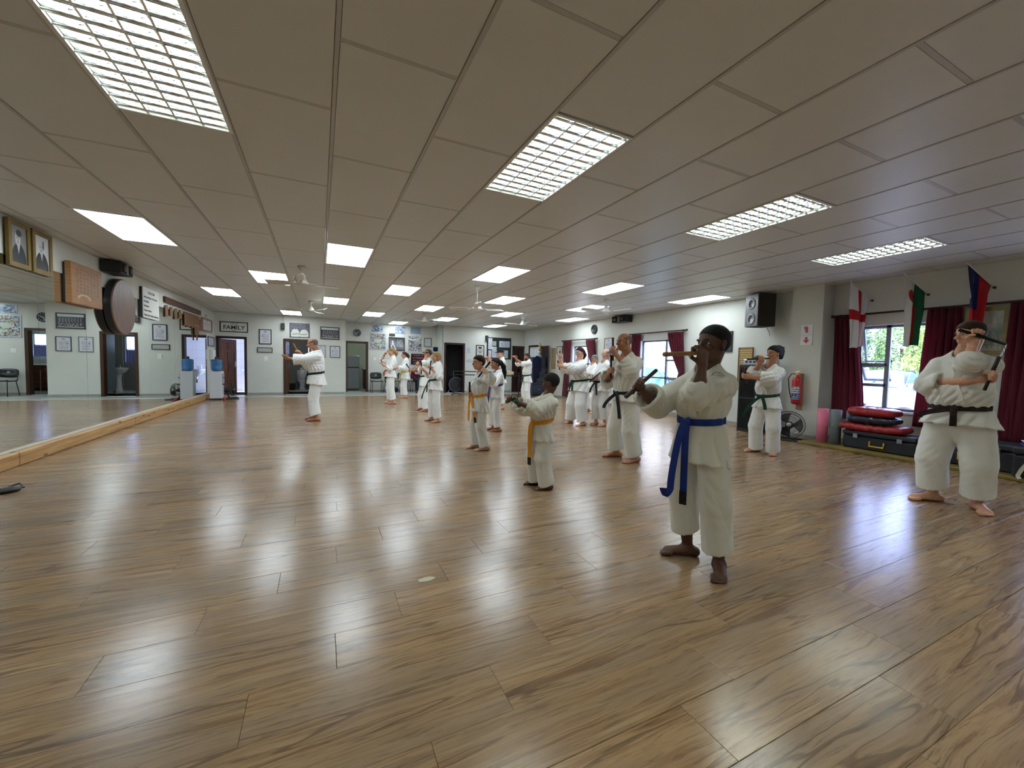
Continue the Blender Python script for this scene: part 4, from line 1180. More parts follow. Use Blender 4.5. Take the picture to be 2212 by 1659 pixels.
def flag(y, kind, label, seed):
    o = empty('flag', label, 'flag', (XR, y, 2.41), 0, 'flags on short poles over the window wall')
    tip = Vector((-.34, .17, .31))
    G().tube([(-.02, 0, .0), tip * 1.03], .008, 8).ob('pole', M_['white_paint'], o, smooth=True)
    G().lathe([(.018, 0), (.018, -.012), (.012, -.016), (.011, -.05)], 12, 'x').ob('socket', M_['dark'], o, smooth=True)
    V, F, UV = [], [], []
    nu, nv = 34, 26
    for j in range(nv + 1):
        t = j / nv                                    # along the pole (hoist), 0 = tip
        base = tip * (1 - .88 * t)
        for i in range(nu + 1):
            s = i / nu                                # hanging down the fly
            drop = .93 * s * (1 - .10 * t)
            gather = 1 - .42 * min(1, s * 1.4) ** .8
            cx = tip * (1 - .40)
            p = cx + (base - cx) * gather
            fold = .030 * math.sin(t * 9 + seed + s * 1.4) * min(1, s * 3) + .015 * math.sin(t * 17 + s * 4 + seed * 2) * min(1, s * 3)
            V.append((p.x + fold * .4, p.y + fold, p.z * (1 - .62 * min(1, s * 1.2)) - drop + .05 * s - abs(fold) * .3))
            UV.append((1 - t, s))
    for j in range(nv):
        for i in range(nu):
            a = j * (nu + 1) + i; F.append((a, a + 1, a + nu + 2, a + nu + 1))
    me = mesh('cloth', V, F, True)
    ul = me.uv_layers.new(name='UVMap')
    for lp in me.loops: ul.data[lp.index].uv = UV[lp.vertex_index]
    c = obm('cloth', me, flag_mat('flag ' + kind, kind), o)
    c.modifiers.new('s', 'SOLIDIFY').thickness = .002
flag(3.53, 'cross', 'white flag with red cross hanging beside the pillar', .4)
flag(2.85, 'dragon', 'white and green flag with a red dragon, middle of the three', 2.1)
flag(2.19, 'sun', 'red flag with dark blue corner above the heavyset man', 4.0)

# ------------------------------------------------------------------ ceiling fans
def ceiling_fan(x, y, zb, label, rot, oldm):
    o = empty('ceiling_fan', label, 'ceiling fan', (x, y, H), rot, 'white ceiling fans')
    dz = H - zb
    G().lathe([(.06, 0), (.06, -.03), (.035, -.07), (.014, -.075)], 18).ob('canopy', oldm, o, smooth=True)
    G().lathe([(.011, -.06), (.011, -dz + .13)], 10).ob('stem', oldm, o, smooth=True)
    G().lathe([(.02, -dz + .14), (.055, -dz + .10), (.075, -dz + .05), (.10, -dz + .02), (.10, -dz), (.05, -dz - .02), (.001, -dz - .022)], 24).ob('motor', oldm, o, smooth=True)
    for k in range(3):
        a = k * 2 * PI / 3
        def fn(u, v):
            r_ = .20 + .42 * u; w_ = (.055 + .025 * math.sin(u * PI)) * (1 if u < .96 else .8)
            return (r_, (v - .5) * 2 * w_, -dz + .01 + (v - .5) * .045 + .02 * u)
        b = G().sheet(fn, 10, 4).ob('blade', oldm, o, smooth=True); b.rotation_euler = (0, 0, a); b.modifiers.new('s', 'SOLIDIFY').thickness = .006
        G().prism([(.08, -dz + .012), (.24, -dz + .016), (.24, -dz + .022), (.08, -dz + .02)], -.018, .018).ob('blade_arm', oldm, b)
CREAM = mat('cream enamel', (.55, .53, .46), .3)
ceiling_fan(-.26, 7.48, 2.47, 'cream ceiling fan nearest the mirror', .5, CREAM)
ceiling_fan(-.2, 11.72, 2.48, 'cream ceiling fan farther back on the mirror side', 1.1, CREAM)
ceiling_fan(2.80, 7.54, 2.30, 'white ceiling fan on the longest stem over the hall centre', .2, M_['white_paint'])
ceiling_fan(2.95, 12.6, 2.50, 'cream ceiling fan above the chairs recess', .8, CREAM)
ceiling_fan(5.90, 11.65, 2.50, 'white ceiling fan near the notice board', .3, M_['white_paint'])
ceiling_fan(5.90, 7.47, 2.47, 'white ceiling fan nearest the windows', .9, M_['white_paint'])
# ------------------------------------------------------------------ distance-field modelling for people
def nrm(v):
    v = np.asarray(v, float); return v / (np.linalg.norm(v) + 1e-12)

class SDF:
    def __init__(s, lo, hi, v):
        s.lo = np.array(lo, float); s.v = v
        s.n = np.maximum(np.ceil((np.array(hi, float) - s.lo) / v).astype(int) + 1, 4)
        s.F = np.full(s.n, 0.25, np.float32)
    def blk(s, lo, hi):
        a = np.clip(np.floor((np.array(lo) - s.lo) / s.v).astype(int), 0, s.n)
        b = np.clip(np.ceil((np.array(hi) - s.lo) / s.v).astype(int) + 1, 0, s.n)
        if np.any(b <= a): return None
        sl = tuple(slice(i, j) for i, j in zip(a, b))
        ax = [(s.lo[i] + s.v * np.arange(a[i], b[i])).astype(np.float32) for i in range(3)]
        return sl, ax[0][:, None, None], ax[1][None, :, None], ax[2][None, None, :]
    def put(s, sl, dd, k, sub=False):
        f0 = s.F[sl]
        if sub:
            s.F[sl] = np.maximum(f0, -dd) if k <= 0 else -s._smin(-f0, dd, k)
        else:
            s.F[sl] = np.minimum(f0, dd) if k <= 0 else s._smin(f0, dd, k)
    @staticmethod
    def _smin(a, b, k):
        h = np.clip(.5 + .5 * (b - a) / k, 0, 1)
        return b + (a - b) * h - k * h * (1 - h)
    def dcone(s, B, a, b, ra, rb, flat=None):
        sl, x, y, z = B
        a = np.asarray(a, float); ba = np.asarray(b, float) - a
        L2 = max(float(ba @ ba), 1e-9)
        px, py, pz = x - a[0], y - a[1], z - a[2]
        t = np.clip((px * ba[0] + py * ba[1] + pz * ba[2]) / L2, 0, 1)
        qx, qy, qz = px - t * ba[0], py - t * ba[1], pz - t * ba[2]
        sc = 1.0
        if flat is not None:
            u, sc = flat
            u = nrm(u)
            c = (qx * u[0] + qy * u[1] + qz * u[2]) * (1 / sc - 1)
            qx, qy, qz = qx + c * u[0], qy + c * u[1], qz + c * u[2]
        return (np.sqrt(qx * qx + qy * qy + qz * qz) - (ra + (rb - ra) * t)) * min(1., (sc + 1) / 2)
    def cone(s, a, b, ra, rb, k=.01, flat=None, sub=False, cut=None, pad=None):
        a = np.asarray(a, float); b = np.asarray(b, float)
        R_ = max(ra, rb) + (pad if pad is not None else max(k, 0) * 1.2 + 2.5 * s.v)
        B = s.blk(np.minimum(a, b) - R_, np.maximum(a, b) + R_)
        if B is None: return
        dd = s.dcone(B, a, b, ra, rb, flat)
        if cut is not None:
            p, n = cut; n = nrm(n)
            dd = np.maximum(dd, (B[1] - p[0]) * n[0] + (B[2] - p[1]) * n[1] + (B[3] - p[2]) * n[2])
        s.put(B[0], dd, k, sub)
    def ell(s, c, rad, A=None, k=.01, sub=False):
        c = np.asarray(c, float); rad = np.asarray(rad, float)
        A = np.eye(3) if A is None else A          # rows: local axes
        R_ = rad.max() + max(k, 0) + 2.5 * s.v
        B = s.blk(c - R_, c + R_)
        if B is None: return
        px, py, pz = B[1] - c[0], B[2] - c[1], B[3] - c[2]
        l = [px * A[i][0] + py * A[i][1] + pz * A[i][2] for i in range(3)]
        k0 = np.sqrt(sum((l[i] / rad[i]) ** 2 for i in range(3)))
        k1 = np.sqrt(sum((l[i] / rad[i] ** 2) ** 2 for i in range(3)))
        s.put(B[0], (k0 * (k0 - 1) / np.maximum(k1, 1e-6)).astype(np.float32), k, sub)
    def plane(s, p, n):
        """cut away the side the normal points to"""
        n = nrm(n); B = s.blk(s.lo - 1, s.lo + s.v * (s.n + 1))
        s.F = np.maximum(s.F, (B[1] - p[0]) * n[0] + (B[2] - p[1]) * n[1] + (B[3] - p[2]) * n[2]).astype(np.float32)
    def warp(s, fn):
        """add fn(P) to the field near the surface"""
        ix = np.argwhere(np.abs(s.F) < 4 * s.v)
        P = s.lo + ix * s.v
        s.F[ix[:, 0], ix[:, 1], ix[:, 2]] += fn(P).astype(np.float32)
    def at(s, P):
        q = np.clip((np.asarray(P) - s.lo) / s.v, 0, s.n - 1.001)
        i = q.astype(int); t = q - i; i = np.minimum(i, s.n - 2)
        F = s.F; r_ = 0
        for dx in (0, 1):
            for dy in (0, 1):
                for dz in (0, 1):
                    w = (t[..., 0] if dx else 1 - t[..., 0]) * (t[..., 1] if dy else 1 - t[..., 1]) * (t[..., 2] if dz else 1 - t[..., 2])
                    r_ = r_ + w * F[i[..., 0] + dx, i[..., 1] + dy, i[..., 2] + dz]
        return r_
    def hit(s, p, dr, far=.45, first=False):
        """outermost surface point along dr from p"""
        dr = nrm(dr); t = np.linspace(0, far, 160)
        v = s.at(np.asarray(p) + t[:, None] * dr)
        ins = np.nonzero(v < 0)[0]
        if len(ins) == 0: return np.asarray(p) + dr * .1
        i = ins[-1]
        if first:
            brk = np.nonzero((v[:-1] < 0) & (v[1:] >= 0))[0]
            if len(brk): i = brk[0]
        if i + 1 < len(t):
            tt = t[i] + (t[i + 1] - t[i]) * (v[i] / (v[i] - v[i + 1]))
        else: tt = t[i]
        return np.asarray(p) + dr * tt
    def nets(s):
        F = s.F.copy()
        for a in range(3):
            sl = [slice(None)] * 3
            for e in (0, -1):
                sl[a] = e; F[tuple(sl)] = np.maximum(F[tuple(sl)], .01)
        nx, ny, nz = F.shape
        S = (F < 0)
        S8 = S.astype(np.int8)
        cnt = np.zeros((nx - 1, ny - 1, nz - 1), np.int8)
        offs = [(i, j, k) for i in (0, 1) for j in (0, 1) for k in (0, 1)]
        for i, j, k in offs: cnt += S8[i:nx - 1 + i, j:ny - 1 + j, k:nz - 1 + k]
        act = (cnt > 0) & (cnt < 8)
        ix = np.argwhere(act)
        if len(ix) == 0: return np.zeros((0, 3)), np.zeros((0, 4), int)
        C = np.stack([F[ix[:, 0] + i, ix[:, 1] + j, ix[:, 2] + k] for i, j, k in offs], 1)
        pos = np.zeros((len(ix), 3)); num = np.zeros(len(ix))
        O = np.array(offs, float)
        for a in range(8):
            for b in range(a + 1, 8):
                if abs(O[a] - O[b]).sum() != 1: continue
                m_ = (C[:, a] < 0) != (C[:, b] < 0)
                if not m_.any(): continue
                t = C[m_, a] / (C[m_, a] - C[m_, b])
                pos[m_] += O[a] + t[:, None] * (O[b] - O[a]); num[m_] += 1
        V = s.lo + s.v * (ix + pos / num[:, None])
        vid = np.full(act.shape, -1, np.int32); vid[act] = np.arange(len(ix))
        Q = []
        for ax in range(3):
            sl0 = [slice(None)] * 3; sl1 = [slice(None)] * 3
            sl0[ax] = slice(0, -1); sl1[ax] = slice(1, None)
            A, B = S[tuple(sl0)], S[tuple(sl1)]
            e = np.argwhere(A != B)
            o1, o2 = (ax + 1) % 3, (ax + 2) % 3
            e = e[(e[:, o1] > 0) & (e[:, o2] > 0) & (e[:, o1] < F.shape[o1] - 1) & (e[:, o2] < F.shape[o2] - 1)]
            if len(e) == 0: continue
            q = []
            for da, db in ((-1, -1), (0, -1), (0, 0), (-1, 0)):
                t = e.copy(); t[:, o1] += da; t[:, o2] += db
                q.append(vid[t[:, 0], t[:, 1], t[:, 2]])
            q = np.stack(q, 1)
            flip = ~S[e[:, 0], e[:, 1], e[:, 2]]
            q[flip] = q[flip][:, ::-1]
            Q.append(q)
        Q = np.concatenate(Q)
        Q = Q[(Q >= 0).all(1)]
        return V, Q

def sdf_obj(name, S, mat_, parent, smooth_it=0):
    V, Q = S.nets()
    if smooth_it:
        for _ in range(smooth_it):
            acc = np.zeros_like(V); c = np.zeros(len(V))
            for k in range(4):
                a, b = Q[:, k], Q[:, (k + 1) % 4]
                np.add.at(acc, a, V[b]); np.add.at(c, a, 1)
                np.add.at(acc, b, V[a]); np.add.at(c, b, 1)
            V = V * .45 + .55 * acc / np.maximum(c, 1)[:, None]
    return obm(name, npmesh(name, V, Q), mat_, parent)
# ------------------------------------------------------------------ people
def gi_mat(name, col):
    def bld(nt, b):
        co = coords(nt, 'Object')
        p = xyz(nt, co)
        w = noise(nt, comb(nt, p[0] * 1.0, p[1] * 1.0, p[2] * .6), 8, 2, .45, .4)
        wv = noise(nt, co, 900, 1)
        nt.links.new(bump(nt, w * 1.0 + wv * .05, .5, .018), b.inputs['Normal'])
        return cmix(nt, 1.0, col, ramp(nt, noise(nt, co, 5, 3), [(.3, (.94, .94, .93)), (.7, (1.03, 1.03, 1.03))]), 'MULTIPLY')
    return mat(name, col, .85, spec=.15, sheen=.15, build=bld)
M_['gi'] = gi_mat('white gi cotton', (.80, .80, .77))
M_['gi_cream'] = gi_mat('cream gi cotton', (.78, .765, .70))
def belt_mat(name, col):
    def bld(nt, b):
        p = xyz(nt, coords(nt, 'Object'))
        w = (p[2] * 900).sin()
        nt.links.new(bump(nt, w, .2, .001), b.inputs['Normal'])
        return col
    return mat(name, col, .7, spec=.25, build=bld)
BELTS = {'black': belt_mat('black belt', (.012, .012, .013)), 'blue': belt_mat('blue belt', srgb(24, 44, 118)), 'orange': belt_mat('amber belt', srgb(212, 140, 30)),
         'red': belt_mat('orange belt', srgb(206, 62, 30)), 'yellow': belt_mat('yellow belt', srgb(222, 204, 70)), 'green': belt_mat('green belt', srgb(14, 56, 40)),
         'purple': belt_mat('purple belt', srgb(58, 46, 112)), 'brown': belt_mat('dark brown belt', srgb(38, 24, 20))}
def skin_mat(name, col):
    def bld(nt, b):
        co = coords(nt, 'Object')
        return cmix(nt, 1.0, col, ramp(nt, noise(nt, co, 26, 4), [(.3, (.88, .84, .82)), (.7, (1.08, 1.06, 1.05))]), 'MULTIPLY')
    return mat(name, col, .5, spec=.4, build=bld)
SKIN = {'dark': skin_mat('deep brown skin', srgb(86, 56, 40)), 'fair': skin_mat('fair skin', srgb(206, 158, 132)), 'tan': skin_mat('tanned skin', srgb(168, 116, 88)), 'olive': skin_mat('olive skin', srgb(180, 130, 100))}
def hair_mat(name, col, rough=.65):
    def bld(nt, b):
        p = xyz(nt, coords(nt, 'Object'))
        a = noise(nt, comb(nt, p[0] * 60, p[1] * 60, p[2] * 9), 3, 3)
        nt.links.new(bump(nt, a, .6, .006), b.inputs['Normal'])
        return cmix(nt, 1.0, col, ramp(nt, a, [(.3, (.6, .6, .6)), (.7, (1.3, 1.3, 1.3))]), 'MULTIPLY')
    return mat(name, col, rough, spec=.18, build=bld)
HAIR = {'black': hair_mat('black hair', (.010, .009, .009)), 'brown': hair_mat('brown hair', srgb(62, 44, 32)), 'blond': hair_mat('blond hair', srgb(158, 126, 88)), 'grey': hair_mat('grey hair', srgb(120, 118, 116)),
        'stubble': hair_mat('cropped grey hair', srgb(112, 96, 86), .8), 'auburn': hair_mat('dark auburn hair', srgb(52, 24, 22))}
M_['lip'] = mat('lips', srgb(130, 74, 66), .4)
M_['eye'] = mat('eye', (.03, .02, .018), .12)
M_['eyew'] = mat('eye white', (.62, .60, .58), .2)
def crest_mat(nt, b):
    p = xyz(nt, coords(nt, 'UV'))
    x_, y_ = p[0] - .5, p[1] - .5
    rr = (x_ * x_ + y_ * y_).sqrt()
    ang = X(nt, nt.nodes.new('ShaderNodeMath').outputs[0])
    n = ang.v.node; n.operation = 'ARCTAN2'; _sock(nt, n.inputs[0], y_); _sock(nt, n.inputs[1], x_)
    ring = rr.gt(.47)
    letters = rr.gt(.34) * rr.lt(.44) * ((ang * 22).sin() + (ang * 9.0).sin() * .7).gt(-.1)
    centre = rr.lt(.28) * noise(nt, comb(nt, p[0], p[1], 0.0), 7, 2).gt(.52)
    k = (ring + letters + centre).min(1.0)
    return cmix(nt, k, (.72, .72, .69), (.02, .025, .028))
M_['crest'] = mat('chest crest', (.7, .7, .7), .8, build=crest_mat)

def ik(S, T, la, lf, hint):
    S, T = np.asarray(S, float), np.asarray(T, float)
    v = T - S; D = np.linalg.norm(v); u = v / D
    if D > (la + lf) * .995:
        s_ = D / (la + lf) / .995; la, lf = la * s_, lf * s_
    D = max(D, abs(la - lf) * 1.02)
    a = (la * la - lf * lf + D * D) / (2 * D)
    hgt = math.sqrt(max(la * la - a * a, 0))
    hn = np.asarray(hint, float); hn = hn - u * (hn @ u); hn = nrm(hn)
    return S + u * a + hn * hgt

def rotm(yaw, pitch):
    cy, sy, cp, sp = math.cos(yaw), math.sin(yaw), math.cos(pitch), math.sin(pitch)
    fw = np.array([cy * cp, sy * cp, sp]); lf = np.array([-sy, cy, 0]); up = np.cross(fw, lf)
    return fw, lf, up

def add_hand(S, E, Gp, s_ax, hs, closed=True, thumb_up=1):
    """fist or relaxed hand whose grip centre is Gp; forearm comes from elbow E; s_ax: axis of the thing held. Returns wrist"""
    d_ = nrm(np.asarray(Gp) - E)
    s_ = np.asarray(s_ax, float); s_ = nrm(s_ - d_ * (s_ @ d_))
    n_ = np.cross(d_, s_) * thumb_up
    Wp = np.asarray(Gp) - d_ * .47 * hs - n_ * .15 * hs
    offs = (.17, .055, -.06, -.165); lens = (.94, 1.0, .95, .8)
    for o_, l_ in zip(offs, lens):
        K = Wp + d_ * (.50 - .02 * abs(o_) * 6) * hs + s_ * o_ * hs
        S.cone(Wp + d_ * .06 * hs + s_ * o_ * .62 * hs, K, .085 * hs, .075 * hs, .05 * hs)
        an = math.radians(38 if closed else 14)
        p = K
        for seg, bend in ((.27, 62 if closed else 22), (.17, 80 if closed else 26), (.13, 50 if closed else 14)):
            q = p + (d_ * math.cos(an) + n_ * math.sin(an)) * seg * l_ * hs
            rr = max(.058 * hs, S.v * .95)
            S.cone(p, q, rr, rr * .93, .006)
            p = q; an += math.radians(bend)
    T0 = Wp + d_ * .13 * hs + s_ * .15 * hs + n_ * .05 * hs
    T1 = T0 + (d_ * .52 + s_ * .50 + n_ * .55) * .26 * hs
    T2 = T1 + ((d_ * .55 - s_ * .25 + n_ * .75) if closed else (d_ * .9 + s_ * .2 + n_ * .3)) * .20 * hs
    T3 = T2 + ((d_ * .1 - s_ * .75 + n_ * .35) if closed else (d_ * .95 + n_ * .2)) * .15 * hs
    rr = max(.07 * hs, S.v)
    S.cone(T0, T1, rr * 1.15, rr, .02 * hs); S.cone(T1, T2, rr, rr * .95, .01 * hs); S.cone(T2, T3, rr * .95, rr * .85, .008 * hs)
    return Wp, s_

def person(P):
    h = P['h']; q = h / 1.7; g_ = P.get('g', 1.0); hh = P.get('hh', .135 * h + .01)
    bx, bz = P['belt']; sx, sz = P['sh']; tz = P['top']
    v = P.get('vox', .010); vc = P.get('voxc', v * 1.3)
    root = empty('person', P['label'], 'person', (P['root'][0], P['root'][1], 0), math.radians(P.get('head', 180)), P.get('group', 'karate class in white gis'))
    skin = SKIN[P.get('skin', 'fair')]; gi = M_[P.get('gi', 'gi')]
    ty = math.radians(P.get('tyaw', 0))
    side = np.array([-math.sin(ty), math.cos(ty), 0]); fwd = np.array([math.cos(ty), math.sin(ty), 0])
    shc = np.array([sx, 0, sz])
    sw = P.get('sw', .088) * h
    SH = {1: shc + side * sw - [0, 0, .030 * h], -1: shc - side * sw - [0, 0, .030 * h]}
    hs = P.get('hand', .108) * h
    # --- head frame
    hc = np.array([P['hx'], P.get('hy', 0.0), tz - .5 * hh])
    fw, lf, up = rotm(math.radians(P.get('hyaw', 0)), math.radians(P.get('hpitch', 0)))
    HA = np.array([fw, lf, up])
    def HP(a, b, c): return hc + (fw * a + lf * b + up * c) * hh
    ARM = {}
    for sd, key in ((1, 'L'), (-1, 'R')):
        A = P[key]
        E_ = ik(SH[sd], A['g'], .172 * h, (.150 + .045) * h, A.get('el', (0, .3 * sd, -1)))
        if 'ep' in A: E_ = np.array(A['ep'], float)
        ARM[sd] = (A, E_)
    HIP = {sd: np.array([bx - .01, 0, bz - .085 * h]) + np.array([0, 1, 0]) * sd * .050 * h * (g_ * .5 + .5) for sd in (1, -1)}
    FT = {1: P['fL'], -1: P['fR']}
    ANK, KNE = {}, {}
    for sd in (1, -1):
        fx, fy, fa = FT[sd]
        ANK[sd] = np.array([fx, fy, .058 * q])
        dl = np.linalg.norm(HIP[sd] - ANK[sd])
        tot = min(.485 * h, dl * 1.012)
        KNE[sd] = ik(HIP[sd], ANK[sd], tot * .505, tot * .495, (math.cos(math.radians(fa)), math.sin(math.radians(fa)), 0))
    # --- bounding box
    pts = [hc + .65 * hh, hc - .65 * hh, *SH.values(), *HIP.values(), *ANK.values(), *KNE.values()] + [np.asarray(a[0]['g'], float) for a in ARM.values()] + [a[1] for a in ARM.values()]
    pts = np.array(pts)
    lo = pts.min(0) - .17 * q - .04; hi = pts.max(0) + .17 * q + .04
    lo[2] = -.015; hi[2] = tz + .06
    # --- body
    B = SDF(lo, hi, v)
    B.cone((bx, 0, bz - .06 * h), (bx, 0, bz + .06 * h), .068 * h * g_, .062 * h * g_, .03, ((1, 0, 0), .75))
    B.cone((bx, 0, bz + .03 * h), shc - [0, 0, .05 * h], .064 * h * g_, .078 * h, .04, (fwd, .68))
    B.cone(SH[1] - side * .02 * h, SH[-1] + side * .02 * h, .036 * h, .036 * h, .03)
    NB = shc + [0, 0, .030 * h]; NT = HP(-.10, 0, -.20)
    B.cone(NB, NT, .036 * h * max(g_, .9), .033 * h * max(g_, .9), .03)
    for sd in (1, -1):
        A, E_ = ARM[sd]
        Wp, s_ = add_hand(B, E_, A['g'], A['s'], hs, A.get('closed', True), A.get('tu', 1))
        ARM[sd] = (A, E_, Wp, s_)
        B.cone(SH[sd], E_, .030 * h, .0245 * h, .02)
        B.cone(E_, E_ + (Wp - E_) * .4, .0245 * h, .0255 * h, .015)
        B.cone(E_ + (Wp - E_) * .4, Wp, .0255 * h, .0165 * h, .015); B.cone(Wp, Wp + (np.asarray(A['g']) - Wp) * .4, .0165 * h, .02 * h, .01)
        B.cone(HIP[sd], KNE[sd], .046 * h * g_, .032 * h, .03); B.cone(KNE[sd], KNE[sd] * .6 + ANK[sd] * .4, .032 * h, .031 * h, .02)
        B.cone(KNE[sd] * .6 + ANK[sd] * .4, ANK[sd], .031 * h, .0205 * h, .02)
        fx, fy, fa = FT[sd]; a = math.radians(fa)
        fd = np.array([math.cos(a), math.sin(a), 0]); fs = np.array([-math.sin(a), math.cos(a), 0]) * sd   # outward side
        fl = .15 * h
        heel = ANK[sd] * [1, 1, 0] - fd * .03 * h + [0, 0, .020 * h]
        ball = ANK[sd] * [1, 1, 0] + fd * .085 * h + [0, 0, .014 * h]
        B.cone(ANK[sd], heel, .021 * h, .019 * h, .02)
        B.cone(ANK[sd] + fd * .012 * h - [0, 0, .008 * h], ball + fs * .004 * h, .021 * h, .0135 * h, .025, (fs, 1.25))
        B.cone(heel, ball + fs * .016 * h, .018 * h, .012 * h, .02)
        for t_ in range(5):
            o_ = (-.021, -.008, .003, .013, .022)[t_] * h
            l_ = (.034, .036, .032, .027, .021)[t_] * h
            rr = max((.0092, .0068, .0064, .006, .0058)[t_] * h, v * .9)
            b0 = ball + fs * o_; b0 = b0 - fd * .008 * h; b0[2] = .011 * h
            t1 = b0 + fd * l_; t1[2] = max(rr * .8, .007 * h)
            B.cone(b0, t1, rr * 1.1, rr, .008)
        # flat sole
    # head
    B.ell(HP(-.045, 0, .115), np.array([.425, .335, .385]) * hh, HA, .01)
    B.ell(HP(.085, 0, -.16), np.array([.285, .262, .33]) * hh, HA, .05 * hh)
    B.cone(HP(.20, .0, -.405), HP(.255, 0, -.40), .085 * hh, .075 * hh, .06 * hh)
    B.cone(HP(-.02, .24, -.22), HP(.2, .10, -.40), .07 * hh, .05 * hh, .06 * hh); B.cone(HP(-.02, -.24, -.22), HP(.2, -.10, -.40), .07 * hh, .05 * hh, .06 * hh)
    B.cone(HP(.315, .15, .075), HP(.315, -.15, .075), .05 * hh, .05 * hh, .05 * hh)
    for sd in (1, -1):
        B.ell(HP(.395, .145 * sd, .012), np.array([.055, .085, .05]) * hh, HA, .03 * hh, True)
        B.ell(HP(.30, .19 * sd, -.10), np.array([.07, .07, .06]) * hh, HA, .06 * hh)
        ea = np.array([fw * .95 + up * .15, lf, up]); ea = np.array([nrm(ea[0]), nrm(lf * sd - fw * .35), nrm(up)])
        B.ell(HP(-.02, .345 * sd, -.035), np.array([.085, max(.034, 1.0 * v / hh), .145]) * hh, ea, .012)
        B.ell(HP(-.005, .385 * sd, -.02), np.array([.045, .03, .085]) * hh, ea, .008, True)
    nr = max(.036, v / hh * .8)
    B.cone(HP(.355, 0, .055), HP(.455, 0, -.115), nr * hh, (nr + .022) * hh, .035 * hh)
    B.cone(HP(.415, .045, -.13), HP(.415, -.045, -.13), .04 * hh, .04 * hh, .03 * hh)
    B.ell(HP(.355, 0, -.225), np.array([.045, .115, .035]) * hh, HA, .025 * hh)
    B.ell(HP(.348, 0, -.285), np.array([.045, .10, .035]) * hh, HA, .025 * hh)
    B.plane((0, 0, .001), (0, 0, -1))
    body = sdf_obj('body', B, skin, root)
    # lips, eyes, brows on the face
    hair = HAIR[P.get('haircol', 'black')]
    for sd in (1, -1):
        e_ = G().lathe([(0.001, -.052 * hh), (.03 * hh, -.045 * hh), (.052 * hh, 0), (.03 * hh, .045 * hh), (.001, .052 * hh)], 10, 'x')
        eo = e_.ob('eye', M_['eyew'], root, HP(.296, .14 * sd, .012), smooth=True)
        eo.rotation_euler = (0, -math.radians(P.get('hpitch', 0)), math.radians(P.get('hyaw', 0)))
        G().lathe([(.030 * hh, .040 * hh), (.030 * hh, .047 * hh), (.001, .055 * hh)], 12, 'x').ob('iris', M_['eye'], eo, smooth=True)
        g = G().tube([HP(.40, .075 * sd, .085), HP(.385, .15 * sd, .11), HP(.335, .225 * sd, .085)], [.014 * hh, .018 * hh, .010 * hh], 6)
        g.ob('eyebrow', hair if P.get('hair') != 'bald' else HAIR['brown'], root, smooth=True)
    g = G().tube([HP(.362, .085, -.255), HP(.394, .04, -.253), HP(.398, 0, -.256), HP(.394, -.04, -.253), HP(.362, -.085, -.255)], [.005 * hh, .010 * hh, .011 * hh, .010 * hh, .005 * hh], 6)
    g.ob('lips', M_['lip'], root, smooth=True)
    # --- hair
    ht = P.get('hair', 'short')
    hv = min(v, .0075) if P.get('vox', .01) < .0085 else .0085
    if ht != 'bald':
        lo2 = hc - 1.05 * hh; hi2 = hc + .75 * hh
        if ht in ('pony', 'bun', 'bob', 'ponylow', 'messy'): lo2 = lo2 - [.35 * hh, .1 * hh, 1.2 * hh]
        S = SDF(lo2, hi2, hv)
        th = {'buzz': .020, 'short': .048, 'stubble': .014, 'crown': .03}.get(ht, .06)
        S.ell(HP(-.05, 0, .12), (np.array([.425, .335, .385]) + th) * hh, HA, 0)
        if ht in ('bob',):
            S.cone(HP(-.10, .27, .1), HP(-.08, .30, -.42), .16 * hh, .15 * hh, .06 * hh); S.cone(HP(-.10, -.27, .1), HP(-.08, -.30, -.42), .16 * hh, .15 * hh, .06 * hh)
            S.cone(HP(-.26, 0, .1), HP(-.34, 0, -.40), .30 * hh, .24 * hh, .06 * hh)
        # hairline: cut the face away
        Bh = S.blk(S.lo - 1, S.lo + S.v * (S.n + 1))
        rel = [(Bh[1] - hc[0]), (Bh[2] - hc[1]), (Bh[3] - hc[2])]
        lx_, ly_, lz_ = [(rel[0] * A_[0] + rel[1] * A_[1] + rel[2] * A_[2]) / hh for A_ in HA]
        nape = -.30 if ht != 'bob' else -.9
        line = P.get('hl', .04) + .66 * np.maximum(lx_ - .02, 0)
        keep = np.minimum(line - lz_, np.maximum(lx_ + .13, nape - lz_))
        if ht == 'bob': keep = np.maximum(np.minimum(line - lz_, lx_ - .05 + 0 * lz_), nape - lz_)
        kk = (keep * hh).astype(np.float32); S.F = -S._smin(-S.F, -kk, .05 * hh)
        S.warp(lambda Pp: (.0022 if ht not in ('buzz', 'stubble') else .0006) * np.sin(Pp[:, 0] * 150 + 6 * np.sin(Pp[:, 2] * 60)) * np.sin(Pp[:, 1] * 190 + 4 * np.sin(Pp[:, 2] * 50)))
        if ht == 'bob': S.ell(HP(.30, 0, -.12), np.array([.34, .235, .5]) * hh, HA, 0, True)
        if ht == 'stubble' or ht == 'crown':
            S.ell(HP(.10, 0, .42), np.array([.40, .30, .30]) * hh, HA, .02, True)
        if ht in ('pony', 'bun', 'ponylow', 'messy'):
            S.cone(HP(-.40, 0, .16), HP(-.56, 0, .14), .10 * hh, .13 * hh, .03)
            if ht == 'pony':
                a = [HP(-.58, 0, .14), HP(-.84, 0, -.22), HP(-.95, 0, -.75), HP(-1.02, .02, -1.35)]
                for i, (r0, r1) in enumerate(((.15, .19), (.19, .17), (.17, .06))): S.cone(a[i], a[i + 1], r0 * hh, r1 * hh, .04)
            if ht == 'ponylow':
                a = [HP(-.54, 0, .10), HP(-.66, 0, -.18), HP(-.60, 0, -.55)]
                for i, (r0, r1) in enumerate(((.15, .20), (.20, .09))): S.cone(a[i], a[i + 1], r0 * hh, r1 * hh, .04)
